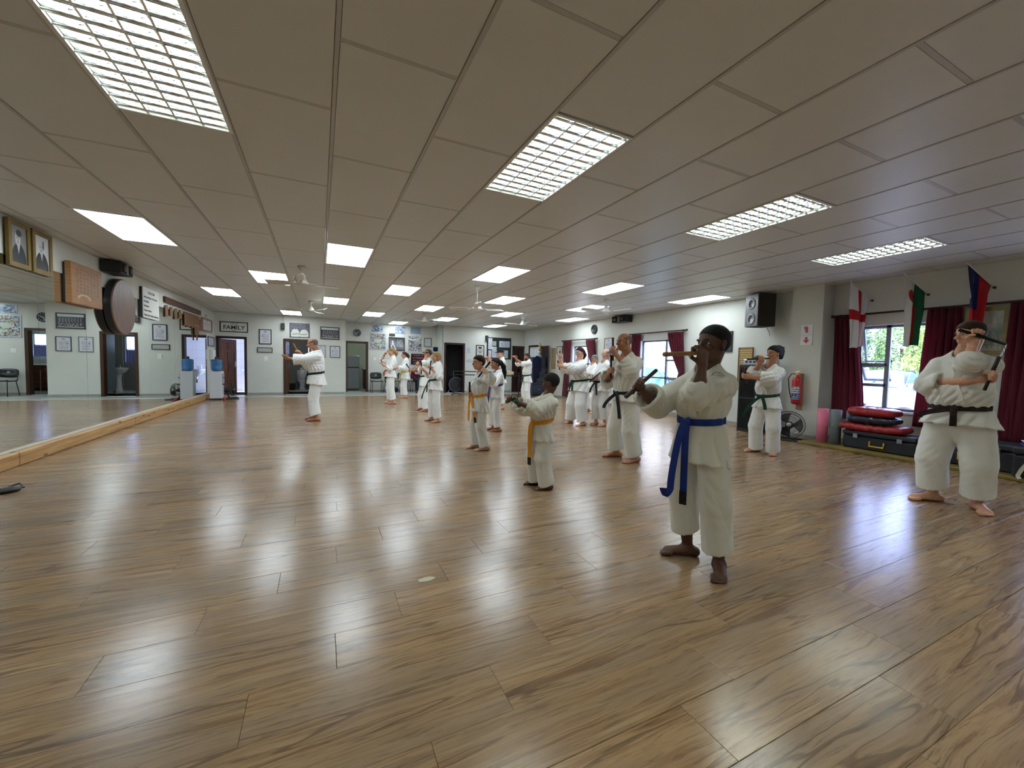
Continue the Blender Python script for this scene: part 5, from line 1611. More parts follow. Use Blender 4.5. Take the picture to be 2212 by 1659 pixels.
            if ht == 'messy':
                for (a, b, c, rr) in ((-.55, .0, .25, .26), (-.52, .05, .02, .22), (-.58, .0, -.22, .17), (-.38, 0, .42, .16)): S.ell(HP(a, b, c), np.array([rr, rr * .8, rr]) * hh, HA, .03)
                for k_ in range(14):
                    a = rng.uniform(0, 6.28); p0 = HP(-.5 + .2 * math.cos(a), .1 * rng.uniform(-1, 1), .1 + .25 * math.sin(a))
                    S.cone(p0, p0 + (p0 - HP(-.3, 0, .1)) * .6, .05 * hh, .02 * hh, .02)
        sdf_obj('hair', S, hair, root)
    if P.get('beard'):
        S = SDF(hc - .7 * hh, hc + .5 * hh, .008)
        S.ell(HP(.10, 0, -.20), np.array([.30, .275, .335]) * hh, HA, 0); S.plane(HP(0, 0, -.19), up); S.plane(HP(-.02, 0, 0), -fw)
        S.ell(HP(.42, 0, -.255), np.array([.10, .12, .05]) * hh, HA, 0, True)
        sdf_obj('beard', S, hair, root)
    if P.get('glasses'):
        g = G()
        for sd in (1, -1):
            g.tube([HP(.43, (.15 + .10 * math.cos(t)) * sd, .0 + .075 * math.sin(t)) for t in np.linspace(0, 2 * PI, 14)[:-1]], .012 * hh, 5, closed=True)
            g.tube([HP(.42, .25 * sd, .02), HP(.0, .37 * sd, .03)], .012 * hh, 5)
        g.tube([HP(.43, .05, .02), HP(.43, -.05, .02)], .012 * hh, 5)
        g.ob('glasses', M_['steel'] if P['glasses'] == 'wire' else M_['dark'], root)
    if P.get('cap'):
        S = SDF(hc - .6 * hh, hc + .9 * hh, .008)
        S.ell(HP(-.04, 0, .16), np.array([.47, .39, .42]) * hh, HA, 0); S.plane(HP(.2, 0, .17), -up)
        S.cone(HP(.30, 0, .20), HP(.62, 0, .13), .26 * hh, .2 * hh, .02, (up, .14))
        sdf_obj('cap', S, M_['black_soft'], root)
    if P.get('seated'):
        return dress_seated(P, root, B, ARM, HIP, KNE, ANK, SH, shc, side, fwd, h, q, lo, hi, vc)
    # --- trousers
    g_t = P.get('gt', g_)
    T = SDF([lo[0], lo[1], 0], [hi[0], hi[1], bz + .1], vc)
    hz = P.get('trh', (.07 * h, .07 * h))
    for sd in (1, -1):
        z_ = hz[0] if sd == 1 else hz[1]
        tt = (KNE[sd][2] - z_) / max(KNE[sd][2] - ANK[sd][2], 1e-3)
        hem = KNE[sd] + (ANK[sd] - KNE[sd]) * tt
        lw = P.get('leg', .056) * h * (g_t * .5 + .5)
        B_ = T.blk([lo[0], lo[1], 0], [hi[0], hi[1], bz + .1])
        d1 = T.dcone(B_, HIP[sd] + [0, 0, .02 * h], KNE[sd], .060 * h * g_t, lw * 1.0)
        d2_ = T.dcone(B_, KNE[sd], hem - [0, 0, .05], lw * 1.0, lw * 1.04, ((0, 1, 0), .92))
        dd = T._smin(d1, d2_, .02)
        ax_ = nrm(ANK[sd] - KNE[sd]); n_ = nrm(ax_ + np.array([-.12, 0, 0]))
        dd = np.maximum(dd, (B_[1] - hem[0]) * n_[0] + (B_[2] - hem[1]) * n_[1] + (B_[3] - hem[2]) * n_[2])
        T.put(B_[0], dd.astype(np.float32), .018)
    T.cone((bx - .01, 0, bz - .10 * h), (bx, 0, bz + .02), .084 * h * g_t, .080 * h * g_t, .04, ((1, 0, 0), .8))
    T.plane((0, 0, bz + .03), (0, 0, 1))
    ph = rng.uniform(0, 6, 6)
    def fold(Pp):
        x_, y_, z_ = Pp[:, 0], Pp[:, 1], Pp[:, 2]
        rd = lambda t: 1 - np.abs(np.sin(t)) * 1.6
        a_ = np.arctan2(y_ - np.where(y_ > 0, .07, -.07), x_ - bx)
        v1 = .0034 * rd(3.5 * a_ + 3 * z_ + 1.5 * np.sin(7 * z_ + ph[0])) * np.clip((bz - z_) * 1.5, 0, 1)
        v2 = .0018 * rd(40 * z_ + 22 * x_ + 9 * np.sin(6 * y_ + ph[1]) + ph[2]) * np.clip(np.sin(9 * z_ + 2 * a_ + ph[3]) * 2 + .3, 0, 1)
        return (v1 + v2) * np.clip((z_ - min(hz)) * 9 - .3, 0, 1.2)
    T.warp(fold)
    tr = sdf_obj('trousers', T, gi, root, 0)
    # --- jacket
    hemz = P['hem']
    J = SDF([lo[0], lo[1], hemz - .03], hi, vc)
    jw = .094 * h * g_
    bel = P.get('belly', 0.0)
    J.cone((bx + bel * .3, 0, bz + .005), (bx + bel, 0, bz + .055 * h), jw * .90, jw * 1.08, .02, ((1, 0, 0), .80))
    J.cone((bx + bel, 0, bz + .055 * h), shc - [0, 0, .075 * h], jw * 1.08, .096 * h * (g_ * .5 + .5), .04, (fwd, .76))
    J.cone(shc - [0, 0, .08 * h], shc - [0, 0, .045 * h], .096 * h * (g_ * .5 + .5), .085 * h, .03, (fwd, .72))
    for sd in (1, -1):
        J.cone(NB + side * sd * .03 * h - [0, 0, .012 * h], SH[sd] - [0, 0, .004 * h], .036 * h, .034 * h, .025)
    J.cone(NB - [0, 0, .03 * h], NB + [0, 0, .008 * h], .058 * h, .046 * h, .02)
    fl = P.get('flare', 1.42)
    J.cone((bx, 0, bz + .01), (bx, 0, hemz - .03), jw * .92, jw * fl, .01, ((1, 0, 0), .84))
    for sd in (1, -1):
        A, E_, Wp, s_ = ARM[sd]
        sf = A.get('slv', P.get('slv', .45))
        end = E_ + (Wp - E_) * sf
        r0 = P.get('slw', .048) * h * (g_ * .4 + .6)
        ax_ = nrm(Wp - E_)
        ext = np.array([SH[sd], E_, end])
        Bk = J.blk(ext.min(0) - r0 * 1.5 - .03, ext.max(0) + r0 * 1.5 + .03)
        s1 = J.dcone(Bk, SH[sd] - side * sd * .004 * h, E_, r0 * .84, r0 * 1.0)
        s2 = J.dcone(Bk, E_, end + ax_ * .05, r0 * .98, r0 * 1.12)
        s3 = J.dcone(Bk, E_ + [0, 0, -.012 * h], end + [0, 0, -.014 * h] + ax_ * .04, r0 * .85, r0 * .98)
        s2 = np.minimum(s2, s3)
        pln = (Bk[1] - end[0]) * ax_[0] + (Bk[2] - end[1]) * ax_[1] + (Bk[3] - end[2]) * ax_[2]
        hol = np.minimum(J.dcone(Bk, end - ax_ * .035, end + ax_ * .06, r0 * .80, r0 * .90), J.dcone(Bk, end - ax_ * .03 + [0, 0, -.012 * h], end + ax_ * .06 + [0, 0, -.012 * h], r0 * .72, r0 * .80))
        s2 = np.maximum(np.maximum(s2, pln), -hol)
        J.put(Bk[0], np.maximum(J._smin(s1, s2, .012), np.minimum(-hol, pln * 0 + 1)) if False else J._smin(s1, s2, .010), .016)
    J.plane((0, 0, hemz), (.10, 0, -1))
    # neck opening and V at the chest
    J.cone(NB + [.0, 0, .05 * h], NB + [.012 * h, 0, -.005 * h], .047 * h, .043 * h, 0, None, True)
    J.cone(NB + fwd * .07 * h + [0, 0, .02 * h], NB + fwd * .115 * h - [0, 0, P.get('vn', .10) * h], .046 * h, .006 * h, .008, None, True)
    # side vents
    for sd in (1, -1):
        J.cone((bx - .005, sd * jw * 1.38, hemz - .02), (bx - .005, sd * jw * 1.04, hemz + (bz - hemz) * .55), .016, .004, 0, ((0, 1, 0), 1.0), True)
    ph2 = rng.uniform(0, 6, 8)
    def fold2(Pp):
        x_, y_, z_ = Pp[:, 0], Pp[:, 1], Pp[:, 2]
        rd = lambda t: 1 - np.abs(np.sin(t)) * 1.6
        ang = np.arctan2(y_, x_ - bx)
        near = np.exp(-((z_ - bz - .05 * h) / (.06 * h)) ** 2)
        a = .0075 * rd(9 * ang + 7 * np.sin(6 * z_ + ph2[2]) + ph2[3]) * near
        rad = np.sqrt((x_ - bx) ** 2 + (y_ * .8) ** 2)
        up_ = np.clip((z_ - bz) * 6, 0, 1)
        m1 = np.clip(np.sin(10 * x_ + 7 * z_ + 6 * y_ + ph2[1]) * 2 + .4, 0, 1)
        b = .0050 * rd(52 * z_ + 30 * x_ + 20 * np.abs(y_) + 4.0 * np.sin(11 * y_ + 8 * x_ + ph2[0])) * up_ * m1
        c = .0055 * rd(58 * x_ + 30 * z_ + 5.0 * np.sin(10 * z_ + 7 * y_ + ph2[4])) * (rad > .10 * h) * up_ * (1 - m1 * .6)
        d_ = .0050 * rd(5.5 * ang + 2.5 * np.sin(8 * z_ + ph2[5])) * (z_ < bz - .02)
        return 1.35 * (a + b + c + d_)
    J.warp(fold2)
    jk = sdf_obj('jacket', J, gi, root, 0)
    # --- lapels follow the jacket surface
    axis = lambda z_: np.array([bx + (sx - bx) * np.clip((z_ - bz) / (sz - bz), 0, 1), 0, z_])
    vz = sz - P.get('vn', .10) * h
    for sd, nm in ((-1, 'lapel'), (1, 'lapel')):
        pts_, nn = [], []
        for t in np.linspace(0, 1, 6):       # around the neck
            a = PI - t * (PI * .62)
            p = NB + np.array([.006 * h, 0, .012 * h * (1 - t) + .004 * h]) + (fwd * math.cos(a) * .048 * h + side * sd * math.sin(a) * .050 * h)
            pts_.append(p); nn.append(fwd * math.cos(a) + side * sd * math.sin(a) + np.array([0, 0, .5]))
        z0 = sz - .015 * h
        for t in np.linspace(0, 1, 9):
            z_ = z0 + (bz + .02 - z0) * t
            y_ = sd * (.046 * h) * (1 - t * 1.75) if z_ > vz - .05 else -sd * .035 * h * min(1, (vz - z_) / (vz - bz) * 1.3)
            y_ = sd * .046 * h - sd * (.046 + .034) * h * min(1, t / .8)
            c = axis(z_) + side * y_
            p = J.hit(c, fwd, .3)
            p = p + fwd * (.0015 if sd == 1 else .0005)
            if z_ > vz: p = np.maximum(p, -9)
            if t == 0 and (p - c) @ fwd < .03: continue
            pts_.append(p); nn.append(fwd + side * sd * .15)
        pts_ = [np.array(p) for p in pts_]
        for _ in range(2):
            pts_ = [pts_[0]] + [(pts_[i - 1] + 2 * pts_[i] + pts_[i + 1]) / 4 for i in range(1, len(pts_) - 1)] + [pts_[-1]]
        o = ribbon(pts_, nn, .030 * h, .006).ob(nm, gi, jk)
        o.modifiers.new('b', 'BEVEL').width = .002
    # --- crest
    if P.get('crest'):
        g = G(); cr = P['crest']
        n1, V, F, UV = 10, [], [], []
        z_ = sz - P.get('crz', .085) * h
        c0 = shc + side * P.get('cry', .05) * h - fwd * .03; c0[2] = z_
        cdir = fwd + side * .25 + np.array([0, 0, P.get('cru', .1)])
        for i in range(n1 + 1):
            for j in range(n1 + 1):
                u_, w_ = i / n1 * 2 - 1, j / n1 * 2 - 1
                # square to disc
                a, b = u_ * math.sqrt(1 - w_ * w_ / 2), w_ * math.sqrt(1 - u_ * u_ / 2)
                p = J.hit(c0 - side * a * cr + np.array([0, 0, b * cr]), cdir, .35)
                V.append(p + nrm(cdir) * .004); UV.append((a / 2 + .5, b / 2 + .5))
        for i in range(n1):
            for j in range(n1):
                k = i * (n1 + 1) + j; F.append((k, k + n1 + 1, k + n1 + 2, k + 1))
        me = mesh('crest', V, F, True)
        ul = me.uv_layers.new(name='UVMap')
        for lp in me.loops: ul.data[lp.index].uv = UV[lp.vertex_index]
        obm('crest', me, M_['crest'], jk)
    # --- belt
    bm_ = BELTS[P['beltcol']]
    bwid = .026 * h if h > 1.3 else .036
    bwid = max(.040, bwid)
    tiltb = P.get('btilt', -.05)
    ring = G(); n1 = 44; V, F = [], []
    for i in range(n1):
        a = 2 * PI * i / n1
        dr = np.array([math.cos(a), math.sin(a), 0])
        for dz, off in ((-.5, .002), (-.5, .009), (.5, .009), (.5, .002)):
            zc = bz + tiltb * math.cos(a) * .5
            p = J.hit((bx, 0, zc), dr, .4, True)
            V.append((p[0] + dr[0] * off, p[1] + dr[1] * off, zc + dz * bwid))
    for i in range(n1):
        j = (i + 1) % n1
        for k in range(4): F.append((i * 4 + k, j * 4 + k, j * 4 + (k + 1) % 4, i * 4 + (k + 1) % 4))
    ring.add(V, F)
    belt = ring.ob('belt', bm_, root, smooth=False)
    K = J.hit((bx, 0, bz + tiltb * .5), (1, P.get('ky', .05), 0), .4, True); K = K + [.012, 0, 0]
    S = SDF(K - .08, K + .08, .006)
    S.cone(K - [.004, .5 * bwid, -.004], K + [.006, .5 * bwid, -.006], .5 * bwid, .42 * bwid, .004, ((1, 0, 0), .62)); S.cone(K + [0, .3 * bwid, .5 * bwid], K - [0, .3 * bwid, .5 * bwid], .3 * bwid, .36 * bwid, .008, ((1, 0, 0), .7))
    sdf_obj('knot', S, bm_, belt)
    ends = P.get('ends', [(.03, .06, -.30), (.03, -.07, -.28)])
    for e_i, e in enumerate(ends):
        p0 = K + [.006, .25 * bwid * (1 if e[1] > 0 else -1), -.01]
        p3 = K + np.array(e, float)
        p1 = p0 + np.array([.03, (e[1]) * .4, -.02]); p2 = p3 + np.array([.0, 0, .10 * min(1, abs(e[2]) / .3)])
        pt = [((1 - t) ** 3) * p0 + 3 * t * (1 - t) ** 2 * p1 + 3 * t * t * (1 - t) * p2 + t ** 3 * p3 for t in np.linspace(0, 1, 14)]
        if P.get('curl') and e_i == 0:
            c = pt[-1]
            for a in np.linspace(0, 3.6, 12)[1:]: pt.append(c + np.array([.036 * (1 - math.cos(a * .55)) * 1.3 + .010 * math.sin(a), 0, -.030 * math.sin(a * .75) + .016 * max(0, a - 2.2)]))
        en = ribbon(pt, (1, .35, .15), bwid, .006).ob('belt_end', bm_, belt)
        if P.get('tag') and e_i == P.get('tagi', 1):
            tagp = [pt[-1] + (pt[-3] - pt[-1]) * t + np.array([.004, .0015, 0]) for t in np.linspace(-.05, 1.25, 4)]
            tg = ribbon(tagp, (1, .35, .15), bwid * 1.04, .007).ob('tag', BELTS['black'] if P['beltcol'] != 'black' else M_['dark'], en)
            tg['label'] = 'black woven belt tag'
    return root, ARM

def stick(parent, a, b, mat_, r0=.0135, r1=.0165):
    a, b = np.asarray(a, float), np.asarray(b, float)
    dr = nrm(b - a)
    g = G().tube([a, a + dr * .006, b - dr * .006, b], [r0 * .8, r0, r1, r1 * .85], 10)
    return g.ob('stick', mat_, parent, auto=True)

def nunchaku(P, label, sticks, chain, mats, catg='nunchaku'):
    """sticks: list of (a, b) in the holder's local frame; chain: (pa, pb, sag)"""
    ang = math.radians(P.get('head', 180))
    o = empty('nunchaku', label, catg, (P['root'][0], P['root'][1], 0), ang, 'nunchaku held by the class')
    for i, (a, b) in enumerate(sticks):
        stick(o, a, b, mats[i % len(mats)], P.get('sr', .0120), P.get('sr', .0120) * 1.2)
    if chain:
        pa, pb, sag = np.asarray(chain[0], float), np.asarray(chain[1], float), chain[2]
        n_ = max(4, int(np.linalg.norm(pb - pa) / .016))
        g = G()
        for k in range(n_):
            t = (k + .5) / n_
            p = pa + (pb - pa) * t + np.array([0, 0, -sag * 4 * t * (1 - t)])
            dr = nrm(pb - pa); ref = np.array([0, 1, 0]) if abs(dr[1]) < .8 else np.array([1, 0, 0])
            u_ = nrm(np.cross(dr, ref)); w_ = np.cross(dr, u_)
            if k % 2: u_, w_ = w_, u_
            g.tube([p + dr * .011 * math.cos(a) + u_ * .006 * math.sin(a) for a in np.linspace(0, 2 * PI, 9)[:-1]], .0022, 5, closed=True)
        g.ob('chain', M_['chrome'], o, smooth=True)
    return o
# ------------------------------------------------------------------ the class
M_['stick_black'] = mat('black lacquered stick', (.008, .008, .009), .35, spec=.25)
M_['stick_wood'] = wood('plain wood stick', srgb(176, 128, 84), srgb(140, 96, 60), 0, 6, .45)
M_['stick_green'] = mat('green foam stick', srgb(20, 92, 60), .6)
M_['stick_dark'] = wood('dark wood stick', srgb(92, 58, 44), srgb(62, 38, 30), 0, 6, .45)
def stk(ARM, sd, t0, t1):
    A, E_, Wp, s_ = ARM[sd]; g = np.asarray(A['g'], float); s_ = nrm(A['s'])
    return g + s_ * t0, g + s_ * t1

PEOPLE = {}
# nearest boy with the blue belt
PEOPLE['P15'] = dict(label='boy with blue belt and cropped black hair, wooden nunchaku at his face', root=(2.15, 1.75), h=1.50, hh=.232, belt=(.01, .925), sh=(-.035, 1.185), top=1.503, hx=-.035, hy=.03, hyaw=-8,
    skin='dark', gi='gi_cream', hair='buzz', hairline=.20, haircol='black', sw=.086, g=1.0, vox=.0058, voxc=.008,
    L=dict(g=(.165, .10, 1.325), ep=(.20, .13, 1.085), s=(1, -.15, -.06), slv=.05, tu=-1), R=dict(g=(.40, -.122, 1.13), el=(0, -.6, -1), s=(.8, 0, -.55), slv=.62),
    fL=(-.055, .125, 38), fR=(-.045, -.10, -33), hem=.655, trh=(.145, .185), beltcol='blue', ends=[(.10, -.01, -.40), (.035, .03, -.49)], curl=True, tag=True, crest=.040, crz=.035, cry=.062, cru=.7, btilt=-.03, leg=.060, slw=.056, vn=.085, sr=.0115)
PEOPLE['P17'] = dict(label='heavyset man with black belt crossing nunchaku in front of the right window', root=(5.35, 1.58), h=1.74, hh=.235, belt=(-.01, .94), sh=(-.03, 1.365), top=1.712, hx=.0, hy=.03, hyaw=-34, hpitch=-4,
    skin='fair', gi='gi', hair='short', haircol='brown', hairline=.20, sw=.095, g=1.22, belly=.035, vox=.0065, voxc=.0095, group='karate class in white gis',
    L=dict(g=(.19, .125, 1.575), ep=(.26, .11, 1.335), s=(.10, -.22, .115), slv=.12), R=dict(g=(.25, .24, 1.215), ep=(.10, -.19, 1.125), s=(-.25, .15, .9), slv=.30),
    fL=(-.06, .14, 35), fR=(-.02, -.14, -37), hem=.755, trh=(.15, .15), beltcol='brown', ends=[(.03, .02, -.16), (.0, -.22, -.10)], tag=True, tagi=1, btilt=-.03, leg=.062, slw=.052, vn=.09)
PEOPLE['P14'] = dict(label='tall bald man with black belt holding a nunchaku upright before his chest', root=(3.65, 4.15), h=1.70, hh=.232, belt=(.0, .912), sh=(.0, 1.335), top=1.671, hx=.06, hy=-.01, hyaw=-4,
    skin='tan', gi='gi_cream', hair='stubble', haircol='stubble', hairline=.24, sw=.104, g=1.1, vox=.0075, voxc=.0105,
    L=dict(g=(.225, -.02, 1.448), ep=(.12, .20, 1.19), s=(.04, 0, 1), slv=.55), R=dict(g=(.22, -.05, 1.172), el=(0, -.7, -1), s=(.04, 0, 1), slv=.6, tu=-1),
    fL=(-.05, .16, 5), fR=(-.01, -.16, -27), hem=.775, trh=(.092, .125), beltcol='black', ends=[(.02, .09, -.32), (.17, -.04, -.19)], crest=.03, leg=.062, slw=.058)
PEOPLE['P10'] = dict(label='smallest boy with an amber belt stretching both arms forward', root=(2.0, 3.5), h=1.16, hh=.200, belt=(-.008, .688), sh=(-.065, .898), top=1.156, hx=-.10, hyaw=-52, hpitch=-8,
    skin='dark', gi='gi_cream', hair='buzz', hairline=.20, haircol='black', sw=.088, g=1.05, vox=.0058, voxc=.0085,
    L=dict(g=(.315, .05, .905), el=(0, .5, -1), s=(.25, .7, -.45), slv=.62), R=dict(g=(.30, -.09, .90), el=(0, -.5, -1), s=(.1, -.6, -.4), slv=.62),
    fL=(-.045, .085, -8), fR=(-.02, -.09, -30), hem=.482, trh=(.05, .05), beltcol='orange', ends=[(.015, -.02, -.36), (.035, .02, -.41)], tag=True, leg=.068, slw=.062)
PEOPLE['P6'] = dict(label='boy with an amber belt holding a black nunchaku over his shoulder', root=(2.07, 5.42), h=1.37, hh=.205, belt=(-.004, .79), sh=(-.03, 1.075), top=1.349, hx=.02, hyaw=8,
    skin='fair', gi='gi', hair='short', haircol='brown', hairline=.20, sw=.088, vox=.0075, voxc=.0105,
    L=dict(g=(-.01, .13, 1.145), ep=(-.06, .27, 1.02), s=(-.63, 0, .77), slv=.55), R=dict(g=(.135, -.03, .80), ep=(.0, -.20, .875), s=(.02, 0, 1), slv=.55, tu=-1),
    fL=(-.07, .10, -2), fR=(-.01, -.09, -8), hem=.548, trh=(.058, .065), beltcol='orange', ends=[(.02, -.05, -.35), (-.03, .09, -.36)], tag=True, crest=.036, slw=.056)
PEOPLE['P16'] = dict(label='woman with green belt and tousled dark ponytail beside the fire extinguisher pillar', root=(5.93, 3.735), h=1.60, hh=.215, belt=(-.02, .872), sh=(-.05, 1.245), top=1.578, hx=-.02, hy=.06, hyaw=-12,
    skin='olive', gi='gi', hair='messy', haircol='black', hairline=.20, sw=.088, vox=.0080, voxc=.011,
    L=dict(g=(.30, -.14, 1.14), ep=(.16, .14, 1.10), s=(.4, 0, .9), slv=.5), R=dict(g=(.20, .02, 1.39), ep=(.13, -.12, 1.185), s=(.70, -.70, -.06), slv=.25, tu=-1),
    fL=(-.06, .10, 32), fR=(.0, -.12, -20), hem=.668, trh=(.05, .05), beltcol='green', ends=[(.20, -.13, -.31), (.02, .07, -.19)], leg=.060, slw=.060)
PEOPLE['P11'] = dict(label='woman with green belt, glasses and dark ponytail raising one hand', root=(4.87, 7.05), h=1.62, hh=.222, belt=(-.05, .935), sh=(-.04, 1.27), top=1.611, hx=-.05, hyaw=14,
    skin='fair', gi='gi', hair='ponylow', haircol='auburn', hairline=.21, sw=.088, g=1.25, vox=.0085, voxc=.0115, glasses='wire',
    L=dict(g=(.42, -.06, 1.235), ep=(.20, .20, 1.15), s=(.3, 0, 1), slv=.5), R=dict(g=(.336, -.16, 1.456), el=(.3, -.3, -1), s=(.2, .3, .6), slv=.35),
    fL=(-.05, .20, 12), fR=(-.02, -.22, 18), hem=.70, trh=(.095, .10), beltcol='green', ends=[(.03, -.05, -.22), (.03, .05, -.20)], leg=.068, slw=.060)
PEOPLE['P13'] = dict(label='bald man with glasses and black belt carrying a nunchaku at his waist', root=(5.25, 6.75), h=1.60, hh=.222, belt=(-.03, .935), sh=(-.09, 1.285), top=1.59, hx=-.12, hyaw=4,
    skin='fair', gi='gi', hair='crown', haircol='grey', hairline=.05, sw=.088, g=1.1, vox=.0085, voxc=.0115, glasses='wire',
    L=dict(g=(.06, .19, .905), el=(-.6, .4, -.3), s=(1, 0, -.55), slv=.5), R=dict(g=(.18, .05, 1.0), el=(-.3, -.6, -.6), s=(1, 0, -.7), slv=.6),
    fL=(-.08, .09, 10), fR=(-.01, -.12, 18), hem=.712, trh=(.16, .14), beltcol='black', ends=[(.12, -.03, -.22), (.02, .06, -.27)])
PEOPLE['P12'] = dict(label='grey-haired person with black belt standing nearest the far window', root=(6.5, 8.8), h=1.55, hh=.212, belt=(-.05, .893), sh=(-.09, 1.24), top=1.523, hx=-.12, hyaw=4,
    skin='fair', gi='gi', hair='short', haircol='grey', hairline=.20, vox=.0095, voxc=.0125, glasses='dark',
    L=dict(g=(.28, .06, 1.05), el=(0, .5, -1), s=(.3, 0, 1), slv=.5), R=dict(g=(.30, -.10, 1.08), el=(0, -.5, -1), s=(.3, 0, 1)),
    fL=(.0, .20, 18), fR=(-.08, -.16, -30), hem=.645, trh=(.08, .09), beltcol='black', ends=[(.05, .0, -.44), (.02, -.06, -.30)])
PEOPLE['P1'] = dict(label='instructor with cropped grey hair and black belt, arm outstretched in front of the toilet door', root=(-.1, 9.2), h=1.70, hh=.225, belt=(-.04, .968), sh=(-.065, 1.35), top=1.672, hx=.03, hyaw=-12, hpitch=-6,
    skin='tan', gi='gi', hair='stubble', haircol='stubble', hairline=.22, g=1.1, vox=.0095, voxc=.0125,
    L=dict(g=(.505, .05, 1.283), ep=(.15, .15, 1.245), s=(.3, .8, .2), slv=.75), R=dict(g=(.294, -.15, 1.384), el=(0, -.6, -1), s=(.45, 0, .9), slv=.6),
    fL=(-.04, .19, -15), fR=(-.02, -.15, -18), hem=.738, trh=(.118, .118), beltcol='black', ends=[(.03, .05, -.28), (.02, -.04, -.24)], slw=.054)
PEOPLE['P5'] = dict(label='girl with green belt and blond bob gripping an upright nunchaku', root=(2.15, 8.3), h=1.46, hh=.205, belt=(-.03, .888), sh=(-.075, 1.205), top=1.449, hx=-.045, hyaw=6,
    skin='fair', gi='gi', hair='bob', haircol='blond', hairline=.20, vox=.0085, voxc=.0115,
    L=dict(g=(.10, .10, 1.129), el=(-.3, .6, -1), s=(-.1, 0, 1), slv=.5, tu=-1), R=dict(g=(.24, -.10, 1.10), el=(0, -.6, -1), s=(0, 0, 1)),
    fL=(-.07, .12, 24), fR=(-.01, -.10, -20), hem=.665, trh=(.09, .09), beltcol='green', ends=[(.16, .04, -.38), (.04, -.05, -.25)])
PEOPLE['P4'] = dict(label='dark-haired person with dark green belt holding a nunchaku across the forehead', root=(2.4, 10.2), h=1.60, hh=.212, belt=(-.02, .90), sh=(-.075, 1.275), top=1.561, hx=-.08, hyaw=4,
    skin='olive', gi='gi', hair='short', haircol='brown', hairline=.20, vox=.0095, voxc=.0125,
    L=dict(g=(.0, .19, 1.475), ep=(.06, .24, 1.22), s=(1, -.12, .04), slv=.15), R=dict(g=(.346, .0, 1.026), el=(0, -.6, -1), s=(.55, 0, .8), slv=.6),
    fL=(-.04, .11, 8), fR=(.03, -.10, -30), hem=.625, trh=(.07, .07), beltcol='green', ends=[(.04, .05, -.26), (.03, -.06, -.3)])
PEOPLE['P7'] = dict(label='girl with purple belt and long black ponytail behind the amber-belt boy', root=(2.9, 6.8), h=1.35, hh=.205, belt=(-.02, .85), sh=(-.055, 1.065), top=1.337, hx=.0, hyaw=6,
    skin='tan', gi='gi', hair='pony', haircol='black', hairline=.20, vox=.0085, voxc=.0115,
    L=dict(g=(.27, .05, 1.0), el=(0, .6, -1), s=(0, 0, 1)), R=dict(g=(.27, -.07, 1.0), el=(0, -.6, -1), s=(0, 0, 1)),
    fL=(-.05, .09, -12), fR=(-.03, -.10, -18), hem=.607, trh=(.09, .10), beltcol='purple', ends=[(.05, -.05, -.32), (.05, .05, -.28)])
PEOPLE['P2'] = dict(label='person with orange-red belt and blond ponytail, nunchaku raised to the face', root=(1.9, 12.2), h=1.65, hh=.22, belt=(.025, 1.0), sh=(-.035, 1.325), top=1.627, hx=.0, hyaw=4,
    skin='fair', gi='gi', hair='ponylow', haircol='blond', hairline=.20, vox=.010, voxc=.013,
    L=dict(g=(.26, .02, 1.18), el=(0, .6, -1), s=(.3, 0, 1)), R=dict(g=(.145, -.05, 1.475), ep=(.25, -.16, 1.235), s=(.5, 0, -.75), slv=.3),
    fL=(-.05, .12, -20), fR=(-.0, -.12, -24), hem=.775, trh=(.122, .122), beltcol='red', ends=[(.05, .03, -.16), (.05, -.05, -.12)])
PEOPLE['P3'] = dict(label='girl with yellow belt and glasses standing in front of the chairs', root=(2.62, 14.1), h=1.60, hh=.212, belt=(-.03, .895), sh=(-.05, 1.295), top=1.568, hx=.0, hyaw=2,
    skin='fair', gi='gi', hair='ponylow', haircol='brown', hairline=.20, vox=.0105, voxc=.0135, glasses='dark',
    L=dict(g=(.319, .05, 1.04), el=(0, .6, -1), s=(.2, 0, 1), slv=.7), R=dict(g=(.32, -.1, 1.06), el=(0, -.6, -1), s=(.2, 0, 1)),
    fL=(-.04, .10, -11), fR=(.0, -.10, -20), hem=.645, trh=(.10, .10), beltcol='yellow', ends=[(.06, .03, -.29), (.05, -.04, -.3)])
PEOPLE['P8'] = dict(label='person in a dark cap and white gi by the notice board', root=(4.5, 10.13), h=1.65, hh=.22, belt=(.03, .95), sh=(.0, 1.335), top=1.618, hx=.04, hyaw=4,
    skin='fair', gi='gi', hair='short', haircol='grey', hairline=.15, vox=.010, voxc=.013, cap=True,
    L=dict(g=(.38, .05, 1.385), el=(0, .6, -1), s=(1, .1, .1), slv=.35), R=dict(g=(.42, -.05, 1.39), el=(0, -.6, -1), s=(1, 0, .1), slv=.35),
    fL=(.0, .11, 20), fR=(.02, -.11, -20), hem=.72, trh=(.16, .16), beltcol='black', ends=[(.03, .04, -.28), (.03, -.05, -.25)])
PEOPLE['P9'] = dict(label='bearded man with green belt by the dark wooden door, arms raised forward', root=(6.07, 11.5), h=1.63, hh=.215, belt=(.06, .895), sh=(.03, 1.325), top=1.579, hx=.07, hyaw=2,
    skin='tan', gi='gi', hair='short', haircol='brown', hairline=.20, vox=.0105, voxc=.0135, beard=True,
    L=dict(g=(.50, .05, 1.455), el=(0, .6, -1), s=(0, .8, .3), slv=.25), R=dict(g=(.50, -.06, 1.465), el=(0, -.6, -1), s=(0, -.8, .3), slv=.25),
    fL=(.04, .10, 15), fR=(.05, -.11, -15), hem=.66, trh=(.13, .13), beltcol='green', ends=[(.03, .04, -.2), (.03, -.05, -.22)])
ARMS = {}
for k_, P in PEOPLE.items():
    ARMS[k_] = person(P)[1]

